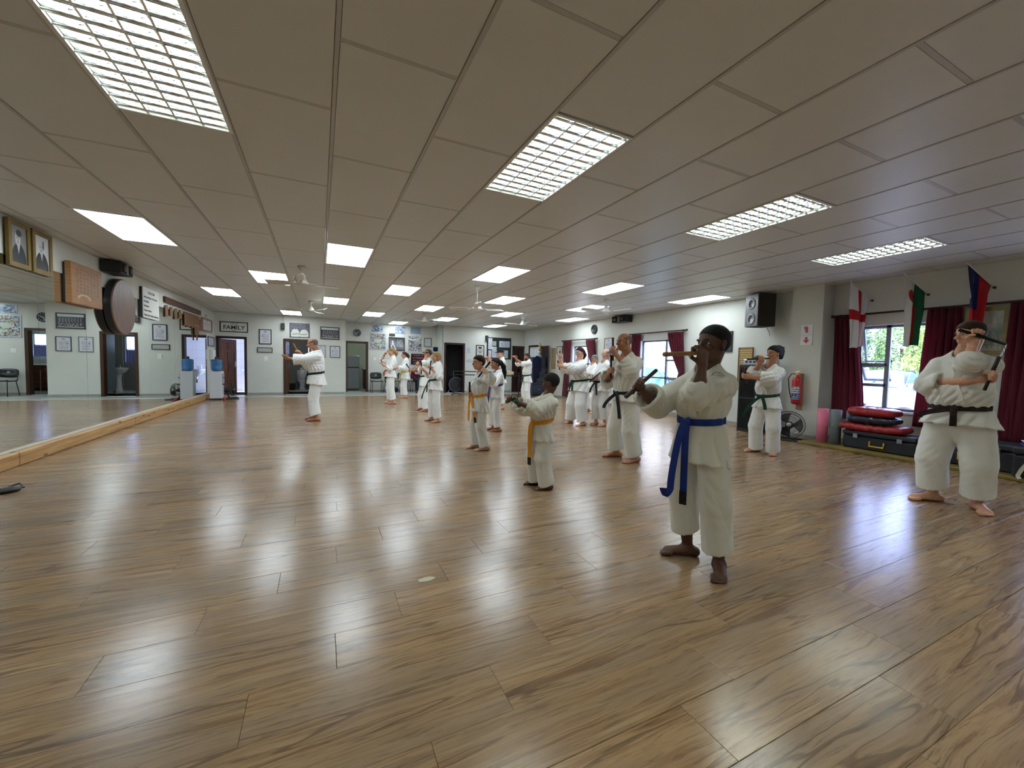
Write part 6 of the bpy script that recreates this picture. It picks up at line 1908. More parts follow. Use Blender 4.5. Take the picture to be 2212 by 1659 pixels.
B_, Wd = M_['stick_black'], M_['stick_wood']
A = ARMS['P15']; a = stk(A, 1, -.05, .245); b = stk(A, -1, -.16, .13)
nunchaku(PEOPLE['P15'], 'plain wooden nunchaku in the hands of the blue-belt boy', [a, b], None, [Wd, M_['stick_dark']])
A = ARMS['P17']; a = stk(A, 1, -.19, .12); b = stk(A, -1, -.12, .18)
nunchaku(PEOPLE['P17'], 'black nunchaku held by the heavyset man', [a, b], (a[0], b[1], .02), [B_])
A = ARMS['P14']; a = stk(A, 1, -.14, .16); b = stk(A, -1, -.09, .21)
nunchaku(PEOPLE['P14'], 'brown and black nunchaku held upright by the tall bald man', [a, b], None, [M_['stick_dark'], B_])
A = ARMS['P10']; PEOPLE['P10']['sr'] = .016; a = stk(A, 1, -.02, .05); b = stk(A, -1, -.04, .08)
nunchaku(PEOPLE['P10'], 'green foam nunchaku in the hands of the smallest boy', [a, b], None, [M_['stick_green']])
A = ARMS['P6']; a = stk(A, 1, -.13, .15); b = stk(A, -1, -.09, .17)
nunchaku(PEOPLE['P6'], 'black nunchaku slung over the shoulder of the amber-belt boy', [a, b], (a[0], b[1], .0), [B_])
A = ARMS['P16']; a = stk(A, -1, -.11, .18); b = stk(A, 1, -.12, .15)
nunchaku(PEOPLE['P16'], 'wooden nunchaku at the mouth of the woman by the pillar', [a, b], None, [M_['stick_dark']])
A = ARMS['P11']; a = stk(A, -1, -.05, .09)
nunchaku(PEOPLE['P11'], 'short black stick in the raised hand of the woman with glasses', [a, stk(A, 1, -.1, .1)], None, [B_])
A = ARMS['P13']; a = stk(A, -1, -.14, .16); a2 = (a[0] + [.02, .05, .03], a[1] + [.02, .05, .03])
nunchaku(PEOPLE['P13'], 'black nunchaku at the waist of the bald man with glasses', [a, a2], None, [B_])
A = ARMS['P1']; a = stk(A, -1, -.10, .20)
nunchaku(PEOPLE['P1'], 'pale wooden nunchaku held up by the instructor', [a, stk(A, 1, -.12, .15)], None, [Wd])
A = ARMS['P5']; a = stk(A, 1, -.14, .145)
nunchaku(PEOPLE['P5'], 'black nunchaku upright in front of the girl with the blond bob', [a, stk(A, -1, -.12, .14)], None, [B_])
A = ARMS['P4']; a = stk(A, 1, -.22, .09); b = stk(A, -1, -.06, .2)
nunchaku(PEOPLE['P4'], 'black nunchaku across the forehead of the dark-haired person', [a, b], None, [B_])
A = ARMS['P2']; a = stk(A, -1, -.10, .10)
nunchaku(PEOPLE['P2'], 'dark red nunchaku at the face of the orange-belt person', [a, stk(A, 1, -.1, .12)], None, [mat('dark red stick', srgb(70, 20, 22), .35)])
A = ARMS['P8']; a = stk(A, -1, -.18, .10)
nunchaku(PEOPLE['P8'], 'pale nunchaku raised by the person in the cap', [a], None, [M_['stick_dark']])
A = ARMS['P3']
nunchaku(PEOPLE['P3'], 'black nunchaku held low by the yellow-belt girl', [stk(A, 1, -.12, .15), stk(A, -1, -.1, .16)], None, [B_])
# ------------------------------------------------------------------ furniture and loose things
def chair(x, y, rz, label):
    o = empty('stacking_chair', label, 'chair', (x, y, 0), rz, 'black stacking chairs along the recess wall')
    # faces -y
    G().sheet(lambda u, v: ((u - .5) * .44, -.21 + .42 * v, .44 + .02 * (2 * u - 1) ** 2 - .012 * math.sin(v * PI) + (.018 if v < .05 else 0)), 10, 10).ob('seat', M_['black'], o, smooth=True).modifiers.new('s', 'SOLIDIFY').thickness = -.012
    # backrest with an oval hand hole
    V, F = [], []
    n = 28
    for k in range(n):
        a = 2 * PI * k / n
        c, s_ = math.cos(a), math.sin(a)
        e = 4.0
        R_ = (abs(c) ** e + abs(s_) ** e) ** (-1 / e)
        V.append((.22 * c * R_, .21 + .05 * (s_ * R_ + 1) * .5 - .03 * (1 - (c * R_) ** 2) * -.4, .66 + .13 * s_ * R_))
        V.append((.045 * c, .215 + .02, .69 + .03 * s_))
    for k in range(n):
        j = (k + 1) % n
        F.append((2 * k, 2 * j, 2 * j + 1, 2 * k + 1))
    G().add(V, F).ob('backrest', M_['black'], o, smooth=True).modifiers.new('s', 'SOLIDIFY').thickness = .014
    for s in (-1, 1):
        G().tube([(s * .19, -.17, .43), (s * .215, -.22, .0)], .011, 8).ob('leg', M_['black'], o, smooth=True)
        G().tube([(s * .19, .17, .43), (s * .215, .25, .0)], .011, 8).ob('leg', M_['black'], o, smooth=True)
        G().tube([(s * .20, -.15, .43), (s * .205, .18, .43), (s * .20, .225, .55), (s * .19, .25, .74)], .011, 8).ob('side_tube', M_['black'], o, smooth=True)
chair(2.05, 16.72, .05, 'black stacking chair nearest the kitchen door')
chair(2.58, 16.74, -.03, 'black stacking chair second from the kitchen door, behind the orange-belt person')
chair(3.10, 16.72, .03, 'black stacking chair behind the yellow-belt girl')
chair(3.62, 16.70, -.05, 'black stacking chair with someone sitting on it')
chair(4.14, 16.74, .02, 'black stacking chair nearest the recess corner')
o = empty('black_bag', 'crumpled black bag and shoes under the second chair', 'bag', (2.62, 16.5, 0))
S = SDF((-.3, -.2, -.01), (.3, .25, .35), .014)
for p in ((-.12, 0, .09, .12), (.08, .04, .11, .13), (.0, .05, .19, .09), (-.22, -.02, .05, .06)): S.ell(p[:3], (p[3] * 1.2, p[3], p[3] * .8), None, .03)
S.plane((0, 0, 0), (0, 0, -1)); sdf_obj('bag', S, M_['black_soft'], o, 1); G().tube([(-.05, 0, .2), (-.02, -.05, .3), (.08, -.04, .28), (.1, 0, .2)], .01, 6).ob('strap', M_['black'], o)
for k, (x_, y_) in enumerate(((2.30, 16.35), (2.40, 16.30))):
    o = empty('shoe', ('dark shoe on the tiles nearer the kitchen door', 'dark shoe on the tiles nearer the black bag')[k], 'shoe', (x_, y_, 0), 1.9 + .2 * k, 'shoes by the chairs')
    S = SDF((-.07, -.17, -.01), (.07, .17, .12), .009); S.cone((0, -.09, .035), (0, .08, .03), .042, .036, .01); S.cone((0, -.10, .03), (0, -.08, .085), .036, .033, .02); S.cone((0, -.1, .1), (0, -.08, .13), .025, .025, 0, None, True); S.plane((0, 0, .012), (0, 0, -1)); sdf_obj('upper', S, M_['dark'], o)
    G().bev(-.038, .038, -.13, .115, 0, .014, .006).ob('sole', M_['white'], o)

# person sitting on a chair, mostly hidden
def seated():
    root = empty('person', 'seated person in maroon top and navy trousers on the chairs', 'person', (3.62, 16.62, 0), -PI / 2, 'onlookers')
    B = SDF((-.35, -.35, -.01), (.75, .35, 1.35), .0125)
    hc = np.array([.03, 0, 1.18])
    B.cone((0, 0, .5), (0, 0, .95), .12, .13, .03, ((1, 0, 0), .7)); B.cone((0, .15, .92), (0, -.15, .92), .055, .055, .04); B.cone((0, 0, .95), hc, .05, .05, .02)
    B.ell(hc, (.10, .078, .115), None, .02); B.cone(hc + [.08, 0, .01], hc + [.105, 0, -.03], .012, .016, .01)
    for s in (1, -1):
        B.cone((0, s * .17, .91), (.05, s * .22, .66), .045, .04, .02); B.cone((.05, s * .22, .66), (.28, s * .12, .56), .038, .028, .02); B.cone((.28, s * .12, .56), (.36, s * .10, .53), .034, .028, .01, ((0, 0, 1), .6))
        for k in range(4): B.cone((.35, s * (.08 + .015 * k), .53), (.42, s * (.08 + .015 * k), .50), .012, .0115, .003)
        B.cone((.33, s * .07, .54), (.38, s * .05, .545), .014, .013, .006)
        B.cone((0, s * .09, .50), (.42, s * .11, .50), .075, .06, .02); B.cone((.42, s * .11, .5), (.40, s * .10, .08), .055, .038, .02); B.cone((.37, s * .10, .05), (.53, s * .12, .035), .042, .032, .02)
    B.plane((0, 0, .001), (0, 0, -1))
    sdf_obj('body', B, SKIN['fair'], root)
    S = SDF((-.25, -.3, .4), (.4, .3, 1.1), .0125)
    S.cone((0, 0, .50), (0, 0, .92), .155, .15, .03, ((1, 0, 0), .72)); S.cone((0, .15, .92), (0, -.15, .92), .07, .07, .04)
    for s in (1, -1): S.cone((0, s * .17, .91), (.05, s * .22, .66), .065, .058, .03); S.cone((.05, s * .22, .66), (.24, s * .135, .575), .055, .045, .02)
    sdf_obj('jumper', S, M_['maroon_cloth'], root, 1)
    S = SDF((-.25, -.3, .0), (.65, .3, .65), .0125)
    for s in (1, -1): S.cone((0, s * .09, .50), (.42, s * .11, .50), .095, .078, .03); S.cone((.42, s * .11, .5), (.40, s * .10, .10), .075, .06, .02)
    S.plane((0, 0, .09), (0, 0, -1)); sdf_obj('trousers', S, M_['navy'], root, 1)
    for s in (1, -1):
        S = SDF((.25, s * .10 - .1, -.01), (.65, s * .12 + .1, .16), .010); S.cone((.37, s * .10, .05), (.53, s * .12, .038), .055, .044, .02); S.plane((0, 0, .002), (0, 0, -1)); sdf_obj('shoe', S, mat('maroon shoe', srgb(96, 48, 60), .6), root)
    S = SDF(hc - .16, hc + .16, .01); S.ell(hc + [-.02, 0, .015], (.108, .09, .118), None, 0); S.plane(hc + [.05, 0, .04], (.8, 0, -.5)); sdf_obj('hair', S, HAIR['brown'], root)
seated()

# water cooler
o = empty('water_cooler', 'white water cooler with blue bottle at the end of the mirror', 'water cooler', (-2.74, 14.5, 0), PI / 2)
WP = mat('cooler white', (.62, .64, .68), .35)
G().bev(-.15, .15, -.15, .15, .04, .84, .012).ob('body', WP, o)
G().bev(-.13, .13, -.165, -.15, .48, .78, .006).ob('tap_recess', mat('cooler grey', (.30, .32, .34), .4), o)
for s, m_ in ((-.05, M_['blue']), (.05, M_['red'])): G().tube([(s, -.16, .66), (s, -.20, .66), (s, -.20, .62)], .012, 8).ob('tap', m_, o, smooth=True)
G().bev(-.11, .11, -.22, -.15, .44, .47, .004).ob('drip_tray', M_['dark'], o)
G().bev(-.15, .15, -.15, .15, 0, .04, .006).ob('plinth', M_['black'], o)
bt = G().lathe([(.05, .84), (.09, .855), (.125, .885), (.137, .92), (.137, 1.00), (.131, 1.01), (.137, 1.02), (.137, 1.15), (.128, 1.175), (.05, 1.19), (.04, 1.20)], 28)
def botmat(nt, b):
    b.inputs['Transmission Weight'].default_value = .45; b.inputs['IOR'].default_value = 1.15
    return srgb(96, 150, 205)
bt.ob('bottle', mat('blue water bottle', srgb(96, 150, 205), .12, build=botmat), o, smooth=True)
G().lathe([(.04, 1.19), (.042, 1.20), (.04, 1.26), (.001, 1.262)], 18).ob('cap', mat('dark red cap', srgb(60, 26, 24), .5), o, smooth=True)
o = empty('red_cup', 'red cup on the floor in front of the water cooler', 'cup', (-2.52, 14.25, .0)); G().lathe([(.03, 0), (.038, .09), (.035, .09), (.028, .006), (.001, .006)], 16).ob('cup', M_['red'], o, smooth=True); G().tube([(.036, 0, .07), (.065, 0, .06), (.06, 0, .03), (.034, 0, .025)], .005, 6).ob('handle', M_['red'], o)

# floor fans
def floor_fan(loc, rz, R_, zc, label, tilt=.1):
    o = empty('floor_fan', label, 'fan', loc, rz, 'black floor fans')
    e = bpy.data.objects.new('fan_head', None); e.location = (0, 0, zc); e.rotation_euler = (-tilt, 0, 0); link(e, o)
    g = G()
    for y_, rr in ((-.075, .35), (-.075, .62), (-.07, .85), (-.03, 1.0), (.03, 1.0), (.07, .85), (.075, .5)):
        g.tube([(R_ * rr * math.cos(a), y_, R_ * rr * math.sin(a)) for a in np.linspace(0, 2 * PI, 33)[:-1]], .0035 if rr < 1 else .006, 5, closed=True)
    for k in range(36):
        a = 2 * PI * k / 36
        g.tube([(R_ * q * math.cos(a), y_, R_ * q * math.sin(a)) for q, y_ in ((.18, -.078), (.62, -.078), (.85, -.07), (1.0, -.03), (1.0, .03), (.85, .07), (.5, .078))], .0016, 3, cap=False)
    g.ob('cage', M_['dark'], e)
    for k in range(3):
        def fn(u, v):
            a = (v - .5) * 1.35 * (.55 + .45 * u) ; rr = R_ * (.14 + .74 * u)
            return (rr * math.cos(a), -.02 + (v - .5) * .07, rr * math.sin(a))
        b = G().sheet(fn, 8, 8).ob('blade', M_['black'], e, smooth=True); b.rotation_euler = (0, k * 2 * PI / 3, 0); b.modifiers.new('s', 'SOLIDIFY').thickness = .003
    G().lathe([(.001, -.082), (R_ * .12, -.08), (R_ * .16, -.07), (R_ * .14, -.02)], 20, 'y').ob('hub', mat('hub silver', (.45, .46, .48), .3, metal=.7), e, smooth=True)
    G().lathe([(.06, .06), (.065, .10), (.06, .20), (.03, .22)], 16, 'y').ob('motor', M_['black'], e, smooth=True)
    G().tube([(0, .13, zc - .05), (0, .10, .10), (0, .06, .03)], .02, 8).ob('stand', M_['black'], o, smooth=True)
    pts = [(-.22, -.16, .015), (.22, -.16, .015), (.24, .0, .015), (.18, .16, .015), (-.18, .16, .015), (-.24, 0, .015)]
    G().tube(pts, .014, 8, closed=True).ob('base', M_['black'], o, smooth=True)
    G().tube([(-.2, .06, .02), (.2, .06, .02)], .012, 6).ob('crossbar', M_['black'], o)
floor_fan((-2.40, 14.72, 0), math.radians(100), .185, .28, 'small black floor fan beside the water cooler')
floor_fan((7.50, 4.30, 0), math.radians(-62), .235, .27, 'large black floor fan at the foot of the pillar', .15)

# ballet barre with base
o = empty('ballet_barre', 'black freestanding double barre in front of the notice board', 'barre', (0, 0, 0))
pA, pB = Vector((4.72, 15.2, 0)), Vector((6.95, 13.95, 0))
dv = (pB - pA).normalized(); nv = Vector((-dv.y, dv.x, 0))
for z_ in (.91, .78): G().tube([pA + Vector((0, 0, z_)), pB + Vector((0, 0, z_))], .02, 10).ob('rail', M_['black'], o, smooth=True)
for t in (0, .48, 1.0):
    p = pA.lerp(pB, t); G().tube([p, p + Vector((0, 0, .92))], .02, 8).ob('upright', M_['black'], o, smooth=True)
    G().tube([p - nv * .3 + Vector((0, 0, .02)), p + nv * .3 + Vector((0, 0, .02))], .02, 8).ob('foot', M_['black'], o, smooth=True)
G().tube([pA + Vector((0, 0, .03)), pB + Vector((0, 0, .03))], .016, 8).ob('bottom_rail', M_['black'], o, smooth=True)
o = empty('folded_towel', 'cream towel lying over the barre', 'towel', (6.62, 14.13, .93), math.atan2(dv.y, dv.x))
G().sheet(lambda u, v: ((u - .5) * .34, .05 * math.sin((v - .5) * 2.6) + .004 * math.sin(u * 9), .012 - .20 * abs(v - .5) ** 1.3 * 1.6 + .05 * math.exp(-((u - .4) / .2) ** 2) * (1 - abs(2 * v - 1))), 14, 14).ob('towel', mat('cream towel', srgb(190, 178, 150), .9, bmp=.4), o, smooth=True).modifiers.new('s', 'SOLIDIFY').thickness = .008
G().sheet(lambda u, v: ((u - .5) * .34, .062 * math.sin((v - .5) * 2.6), .016 - .20 * abs(v - .5) ** 1.3 * 1.6 - (.10 if v > .9 else 0) * 0), 6, 2).ob('hem_stripe', M_['tagwood'], o)
# steel cabinet, trophy, hanging garment
o = empty('steel_cabinet', 'tall dark steel cabinet by the corner door with a trophy on top', 'cabinet', (7.80, 14.1, 0))
CM = mat('blue-grey steel', (.045, .055, .085), .35, metal=.3)
G().bev(-.30, .30, -.2, .24, .05, 1.53, .006).ob('body', CM, o)
for k in range(4): dd_ = G().bev(-.285, .285, -.222, -.2, .08 + .362 * k, .425 + .362 * k, .005).ob('drawer', CM, o); G().tube([(-.06, -.222, .27 + .362 * k), (-.06, -.245, .27 + .362 * k), (.06, -.245, .27 + .362 * k), (.06, -.222, .27 + .362 * k)], .006, 6).ob('handle', M_['chrome'], dd_)
G().box(-.29, .29, -.19, .23, 0, .05).ob('plinth', M_['black'], o)
o = empty('trophy', 'gold trophy cup with figure on the steel cabinet', 'trophy', (7.93, 14.1, 1.53))
G().lathe([(.09, 0), (.09, .03), (.06, .05), (.05, .09)], 16).ob('base', mat('marble base', (.4, .4, .42), .3), o, smooth=True)
for s in (-.045, .045): G().lathe([(.014, .08), (.012, .20), (.016, .30)], 10, 'z', (s, 0, 0)).ob('column', M_['chrome'], o, smooth=True)
G().lathe([(.08, .30), (.08, .32), (.03, .34), (.02, .38), (.045, .42), (.07, .48), (.065, .48), (.02, .42)], 18).ob('cup', M_['brass'], o, smooth=True)
g = G().tube([(0, 0, .46), (0, 0, .54)], [.018, .014], 8); g.lathe([(.001, .54), (.018, .55), (.018, .57), (.001, .585)], 10); g.tube([(-.05, 0, .575), (0, 0, .53), (.06, 0, .56)], .007, 6); g.tube([(0, 0, .46), (-.02, 0, .41)], .009, 6); g.ob('figure', M_['brass'], o, smooth=True)
o = empty('hanging_jacket', 'navy garment hanging on the front of the steel cabinet', 'garment', (7.66, 13.80, 1.55))
S = SDF((-.3, -.1, -1.05), (.3, .1, .05), .014)
S.cone((-.10, 0, -.06), (.10, 0, -.06), .045, .045, .02, ((0, 1, 0), .6)); S.cone((0, 0, -.1), (-.03, 0, -.62), .13, .12, .02, ((0, 1, 0), .35)); S.cone((-.13, 0, -.1), (-.15, 0, -.55), .05, .045, .02, ((0, 1, 0), .6)); S.cone((.13, 0, -.1), (.13, 0, -.55), .05, .045, .02, ((0, 1, 0), .6)); S.cone((-.05, 0, -.5), (-.09, 0, -.95), .07, .06, .02, ((0, 1, 0), .5)); S.cone((.05, 0, -.5), (.05, 0, -.8), .07, .05, .02, ((0, 1, 0), .5))
S.warp(lambda P: .006 * np.sin(40 * P[:, 0] + 6 * P[:, 2]))
sdf_obj('cloth', S, M_['navy'], o, 1); G().tube([(0, 0, -.02), (0, 0, .04), (.03, .04, .05), (.05, .05, .02)], .005, 6).ob('hook', M_['steel'], o)

# black cabinet with equipment, lettered board
o = empty('black_pa_cabinet', 'tall black equipment cabinet behind the woman with the green belt', 'cabinet', (7.80, 5.17, 0))
G().bev(-.22, .22, -.18, .18, 0, 1.33, .008).ob('body', M_['black'], o); G().box(-.224, -.219, -.15, .15, .06, 1.25).ob('front_grille', M_['black_soft'], o); G().box(-.228, -.222, -.16, .16, .66, .68).ob('seam', M_['dark'], o)
o = empty('audio_mixer', 'silver audio mixer on the black equipment cabinet', 'mixer', (7.80, 5.05, 1.33)); G().bev(-.2, .2, -.23, .23, 0, .10, .008).ob('case', mat('silver case', (.5, .52, .54), .35, metal=.5), o)
for k in range(5): G().box(-.204, -.2, -.18 + .08 * k, -.13 + .08 * k, .03, .07).ob('slot', M_['dark'], o)
o = empty('green_case', 'dark green cap on the silver audio mixer', 'cap', (7.78, 5.08, 1.43)); S = SDF((-.2, -.2, -.01), (.2, .2, .14), .009); S.ell((0, 0, 0), (.10, .11, .085), None, 0); S.cone((-.08, 0, .01), (-.16, 0, .0), .07, .06, .01, ((0, 0, 1), .16)); S.plane((0, 0, 0), (0, 0, -1)); sdf_obj('crown', S, mat('bottle green cloth', srgb(26, 58, 46), .8), o); G().lathe([(.008, .083), (.009, .09), (.001, .092)], 8).ob('button', M_['dark'], o)
o = frame('R', 5.52, 5.84, .88, 1.70, 'lettered_board', 'tan lettered board on the wall beside the black cabinet', 'sign', mat('tan wood edge', srgb(140, 104, 66), .5), .012, pm('lettered list', lambda nt, b: (lambda q: cmix(nt, txt(nt, q[0], q[1], 16, 3, .40, 9) * .7, srgb(176, 148, 92), srgb(110, 84, 40)))(uv2(nt)), .5), .03)

# yellow-edged platform under the windows
tag(G().bev(7.32, XR, YBACK, 4.05, 0, .045, .008).ob('floor_platform', mat('worn yellow paint', srgb(122, 102, 44), .55, vary=.25, vscale=5)), kind='structure')
def roll(x, y, r_, h_, m_, label):
    o = empty('foam_roll', label, 'foam roll', (x, y, .045), 0, 'rolled exercise mats standing by the pillar')
    V, F = [], []
    n = 90
    for k in range(n + 1):
        a = k / n * 2 * PI * 4.2; rr = r_ * (.25 + .75 * k / n)
        for z_ in (0, h_): V.append((rr * math.cos(a), rr * math.sin(a), z_))
    for k in range(n): F.append((2 * k, 2 * k + 2, 2 * k + 3, 2 * k + 1))
    G().add(V, F).ob('mat', m_, o, smooth=True).modifiers.new('s', 'SOLIDIFY').thickness = r_ * .16
    G().tube([(r_ * 1.03 * math.cos(a), r_ * 1.03 * math.sin(a), h_ * .5) for a in np.linspace(0, 2 * PI, 25)[:-1]], .004, 5, closed=True).ob('elastic_band', m_, o)
roll(7.60, 3.83, .085, .56, mat('pink foam', srgb(216, 112, 140), .7), 'pink rolled exercise mat')
roll(7.62, 3.65, .085, .56, mat('grey foam', srgb(104, 112, 116), .7), 'grey rolled exercise mat')
roll(7.80, 3.52, .075, .55, mat('pale blue foam', srgb(120, 142, 160), .7), 'pale blue rolled mat behind the grey one')
def case(x, y, w_, d_, h_, rz, label, handle=True):
    o = empty('equipment_case', label, 'case', (x, y, .045), rz, 'black equipment cases')
    CB = mat('case black', (.012, .014, .020), .35)
    G().bev(-d_ / 2, d_ / 2, -w_ / 2, w_ / 2, 0, h_ * .74, .02).ob('tub', CB, o); G().bev(-d_ / 2 - .008, d_ / 2 + .008, -w_ / 2 - .008, w_ / 2 + .008, h_ * .75, h_, .02).ob('lid', CB, o)
    for s in (-.3, .3): G().bev(-d_ / 2 - .028, -d_ / 2 - .008, s * w_ - .03, s * w_ + .03, h_ * .62, h_ * .86, .006).ob('latch', mat('grey latch', (.25, .26, .28), .4), o)
    if handle: G().tube([(-d_ / 2 - .005, -.085, h_ * .52), (-d_ / 2 - .02, -.085, h_ * .25), (-d_ / 2 - .02, .085, h_ * .25), (-d_ / 2 - .005, .085, h_ * .52)], .012, 8).ob('handle', M_['yellow'], o)
    return o
case(7.72, 3.05, .88, .42, .27, .0, 'black equipment case with yellow handle under the red pads')
case(7.74, 2.12, .80, .42, .34, .02, 'black equipment case behind the heavyset man')
case(7.55, 1.40, .62, .45, .36, .05, 'black equipment case at the right edge with straps on top', False)
def pad(x, y, z, w_, d_, h_, m_, rz, label, bow=0.):
    o = empty('kick_pad', label, 'kick pad', (x, y, z), rz, 'stacked kick pads')
    S = SDF((-d_ / 2 - .05, -w_ / 2 - .05, -.02), (d_ / 2 + .05, w_ / 2 + .05, h_ + bow + .04), .011)
    nn = 6
    for k in range(nn):
        t0, t1 = -w_ / 2 + h_ / 2 + (w_ - h_) * k / nn, -w_ / 2 + h_ / 2 + (w_ - h_) * (k + 1) / nn
        b0, b1 = bow * (2 * abs(t0) / w_) ** 2, bow * (2 * abs(t1) / w_) ** 2
        for xx in np.linspace(-d_ / 2 + h_ / 2, d_ / 2 - h_ / 2, 6): S.cone((xx, t0, h_ / 2 + b0), (xx, t1, h_ / 2 + b1), h_ / 2, h_ / 2, .03)
    S.warp(lambda P: .003 * np.sin(50 * P[:, 1] + 10 * P[:, 0]))
    sdf_obj('cover', S, m_, o, 1)
    for s in (-.12, .12): G().tube([(-.05, s * w_ - .05, h_ - .004), (-.05, s * w_, h_ + .018), (-.05, s * w_ + .05, h_ - .004)], .012, 6, flat=.4).ob('strap', M_['white'], o)
pad(7.72, 3.17, .315, .80, .40, .10, M_['redvinyl'], .0, 'wide red kick pad at the bottom of the stack', .02)
pad(7.74, 3.19, .445, .58, .38, .10, mat('navy vinyl', srgb(24, 30, 48), .4), .05, 'dark navy kick pad in the middle of the stack')
pad(7.74, 3.20, .558, .58, .38, .115, M_['redvinyl'], -.04, 'red kick pad on top of the stack')
o = empty('strap_bundle', 'heap of blue and white straps on the right case', 'straps', (7.50, 1.45, .41))
for k, m_ in enumerate((M_['blue'], M_['white'], mat('teal webbing', srgb(40, 80, 92), .7), M_['blue'])):
    a0 = k * 1.3; pts = [(.10 * math.cos(a0 + t * 3) * (1 - .3 * t) - .03, .20 * math.sin(a0 + t * 2.6) , .02 + .035 * k * .5 + .02 * math.sin(t * 5 + k)) for t in np.linspace(0, 1.6, 16)]
    ribbon(pts, (0, 0, 1), .05, .006).ob('strap', m_, o)
o = empty('hanging_strap', 'cream strap hanging down the front of the right case', 'strap', (7.28, 1.56, .41))
ribbon([(.04, -.02, .0), (-.02, -.02, .0), (-.035, -.015, -.06), (-.03, .0, -.15), (-.035, .05, -.26), (-.045, .07, -.33), (-.06, .05, -.36)], (-1, 0, .3), .035, .005).ob('webbing', mat('cream webbing', srgb(190, 184, 160), .8), o); G().bev(-.05, -.02, -.045, .01, -.05, -.005, .004).ob('buckle', M_['white'], o)
o = empty('black_mat_corner', 'black flat object on the floor at the left edge', 'pad', (-2.62, 5.08, 0), .5); S = SDF((-.25, -.2, -.01), (.25, .2, .1), .008); S.cone((-.15, 0, .02), (.13, 0, .02), .085, .07, .01, ((0, 0, 1), .35)); S.plane((0, 0, .002), (0, 0, -1)); sdf_obj('shell', S, M_['black'], o); G().tube([(.1, .04, .03), (.19, .07, .05), (.21, .0, .02)], .008, 6).ob('strap', M_['black'], o)
tag(G().lathe([(.001, 0), (.05, 0), (.048, .0012), (.001, .0015)], 24).ob('floor_sticker', mat('pale sticker', srgb(200, 190, 165), .5)), 'pale worn oval sticker on the laminate floor', 'sticker').location = (.55, 2.23, .0002)
bpy.data.objects['floor_sticker'].scale = (1, .45, 1)

# ------------------------------------------------------------------ outside
tag(G().box(XR + .2, 40, -16, 32, -.3, -.12).ob('ground_outside', mat('pale concrete', (.55, .55, .54), .8, vary=.06)), kind='structure')
tag(G().box(26.2, 26.6, -16, 32, -.2, 2.2).ob('wall_outside', mat('boundary wall', (.50, .48, .45), .8)), kind='structure')
tag(G().box(12.5, 13.0, 7.5, 22, -.2, 5.0).ob('wall_neighbour', mat('cream plaster', (.66, .60, .50), .8, vary=.04)), kind='structure')
def car(x, y, rz, m_, label):
    o = empty('parked_car', label, 'car', (x, y, -.12), rz, 'cars parked outside the windows')
    prof = [(-2.1, .35), (-2.12, .62), (-1.95, .85), (-1.35, .93), (-.62, 1.38), (.75, 1.42), (1.55, 1.0), (2.05, .92), (2.12, .60), (2.08, .33)]
    V, F = [], []
    ny = 7
    for j in range(ny):
        t = j / (ny - 1) * 2 - 1
        for (px, pz) in prof:
            w_ = .84 if pz < .95 else .84 - (pz - .95) * .42
            sh_ = 1 - .06 * abs(t) ** 3
            V.append((px * sh_, t * w_, .33 + (pz - .33) * (1 - .05 * t * t)))
    n = len(prof)
    for j in range(ny - 1):
        for k in range(n - 1): F.append((j * n + k, j * n + k + 1, (j + 1) * n + k + 1, (j + 1) * n + k))
    F.append(tuple(range(n))); F.append(tuple(range((ny - 1) * n, ny * n))[::-1]); F.append(tuple(j * n for j in range(ny)) + tuple(j * n + n - 1 for j in range(ny - 1, -1, -1)))
    G().add(V, F).ob('body', m_, o, auto=True)
    gm = mat('car glass', (.10, .16, .26), .08)
    for s in (-1, 1):
        G().prism([(-1.1, .97), (-.58, 1.32), (.70, 1.35), (1.3, 1.02)], s * .80 - .02 * (s < 0), s * .80 + .02 * (s > 0)).ob('side_window', gm, o)
    G().sheet(lambda u, v: (-1.34 + .70 * v - .012, (u - .5) * 2 * (.78 - .12 * v), .945 + .42 * v + .012), 6, 4).ob('windscreen', gm, o)
    G().sheet(lambda u, v: (1.52 - .74 * v + .012, (u - .5) * 2 * (.78 - .12 * v), 1.02 + .38 * v + .012), 6, 4).ob('rear_window', gm, o)
    for sx_ in (-1.32, 1.32):
        for s in (-1, 1):
            wl = G().lathe([(.18, -.10), (.31, -.10), (.32, -.06), (.32, .06), (.31, .10), (.18, .10)], 24, 'y', (sx_, s * .76, .32)).ob('tyre', M_['black'], o, smooth=True)
            G().lathe([(.001, -.105), (.19, -.104), (.20, .0), (.19, .104), (.001, .105)], 16, 'y', (sx_, s * .76, .32)).ob('hubcap', M_['steel'], wl, smooth=True)
    for s in (-1, 1):
        G().bev(-2.10, -1.98, s * .62 - .16, s * .62 + .16, .64, .78, .02).ob('headlamp', mat('lamp lens', (.7, .7, .72), .1), o)
        G().bev(-.95, -.78, s * .90 - .08, s * .90 + .08, .93, 1.05, .02).ob('wing_mirror', m_, o)
    G().box(-2.125, -2.09, -.45, .45, .42, .52).ob('grille', M_['black'], o)
SIL = mat('silver-blue car paint', (.42, .50, .60), .22, metal=.5, coat=.6)
car(11.9, 2.75, math.radians(-88), SIL, 'silver-blue car parked close outside the nearest window')
car(15.6, 6.4, math.radians(10), SIL, 'silver car farther out behind the nearest window')
car(11.5, 11.3, math.radians(88), mat('turquoise car paint', (.12, .40, .42), .25, metal=.3, coat=.5), 'turquoise car outside the window behind the tall bald man')
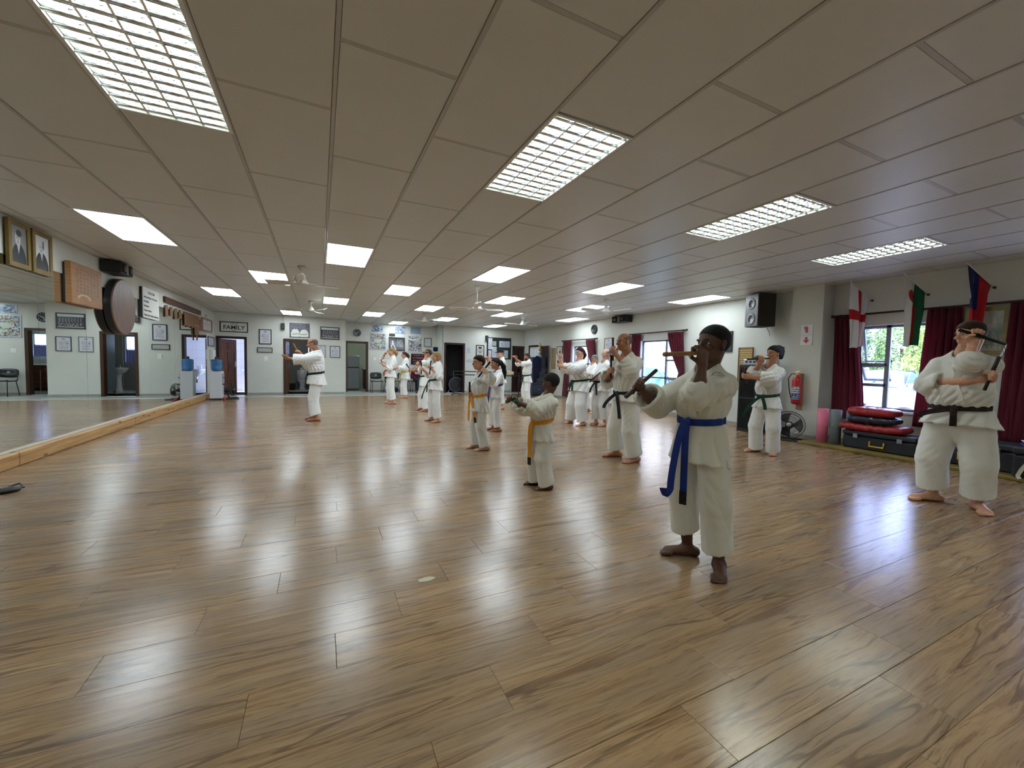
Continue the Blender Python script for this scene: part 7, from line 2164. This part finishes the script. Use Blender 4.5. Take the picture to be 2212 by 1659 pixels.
LEAF = {}
def leafmat(name, c):
    def bld(nt, b):
        oi = nt.nodes.new('ShaderNodeNewGeometry')
        return cmix(nt, X(nt, oi.outputs['Random Per Island']), c, tuple(v * 1.7 for v in c))
    return mat(name, c, .6, build=bld)
LM = [leafmat('leaf green', (.10, .19, .05)), leafmat('leaf yellow-green', (.18, .26, .06)), leafmat('leaf dark', (.06, .13, .045))]
def tree(x, y, hgt, rad, label, k):
    o = empty('garden_tree', label, 'tree', (x, y, -.12), 0, 'trees beyond the car park')
    G().tube([(0, 0, 0), (.05, 0, hgt * .3), (-.05, .05, hgt * .6)], [.14, .11, .06], 8).ob('trunk', M_['darkwood'], o, smooth=True)
    n = 7000
    c = rng.normal(size=(n, 3)); c /= np.linalg.norm(c, axis=1)[:, None]; c *= (rng.uniform(.35, 1, n) ** .5)[:, None]
    c = c * [rad, rad, hgt * .42] + [0, 0, hgt * .58]
    c += .25 * np.sin(c[:, ::-1] * 3)
    a = rng.normal(size=(n, 3)); a /= np.linalg.norm(a, axis=1)[:, None]; b = np.cross(a, rng.normal(size=(n, 3))); b /= np.linalg.norm(b, axis=1)[:, None]
    s = rng.uniform(.04, .085, n)[:, None]
    V = np.stack([c - a * s, c + b * s * .5, c + a * s, c - b * s * .5], 1).reshape(-1, 3)
    Q = np.arange(n * 4).reshape(-1, 4)
    obm('foliage', npmesh('foliage', V, Q, False), LM[k % 3], o)
for k, (x, y, hgt, rad) in enumerate(((21.5, 4.4, 3.6, 1.25), (22.0, 7.0, 3.9, 1.15), (20.5, 10.1, 3.4, 1.3), (22.8, 1.6, 3.7, 1.3), (24.9, 5.6, 4.2, 1.0), (22.5, 13.2, 3.8, 1.4), (24.8, 9.3, 4.1, 1.1))):
    tree(x, y, hgt, rad, ('bushy green tree straight beyond the nearest window', 'broad yellow-green tree behind the window mullion', 'low dark tree at the left of the window view', 'tree at the right of the window view', 'tall tree at the back of the car park', 'tree far down the car park', 'tall dark tree behind the parked cars')[k], k)
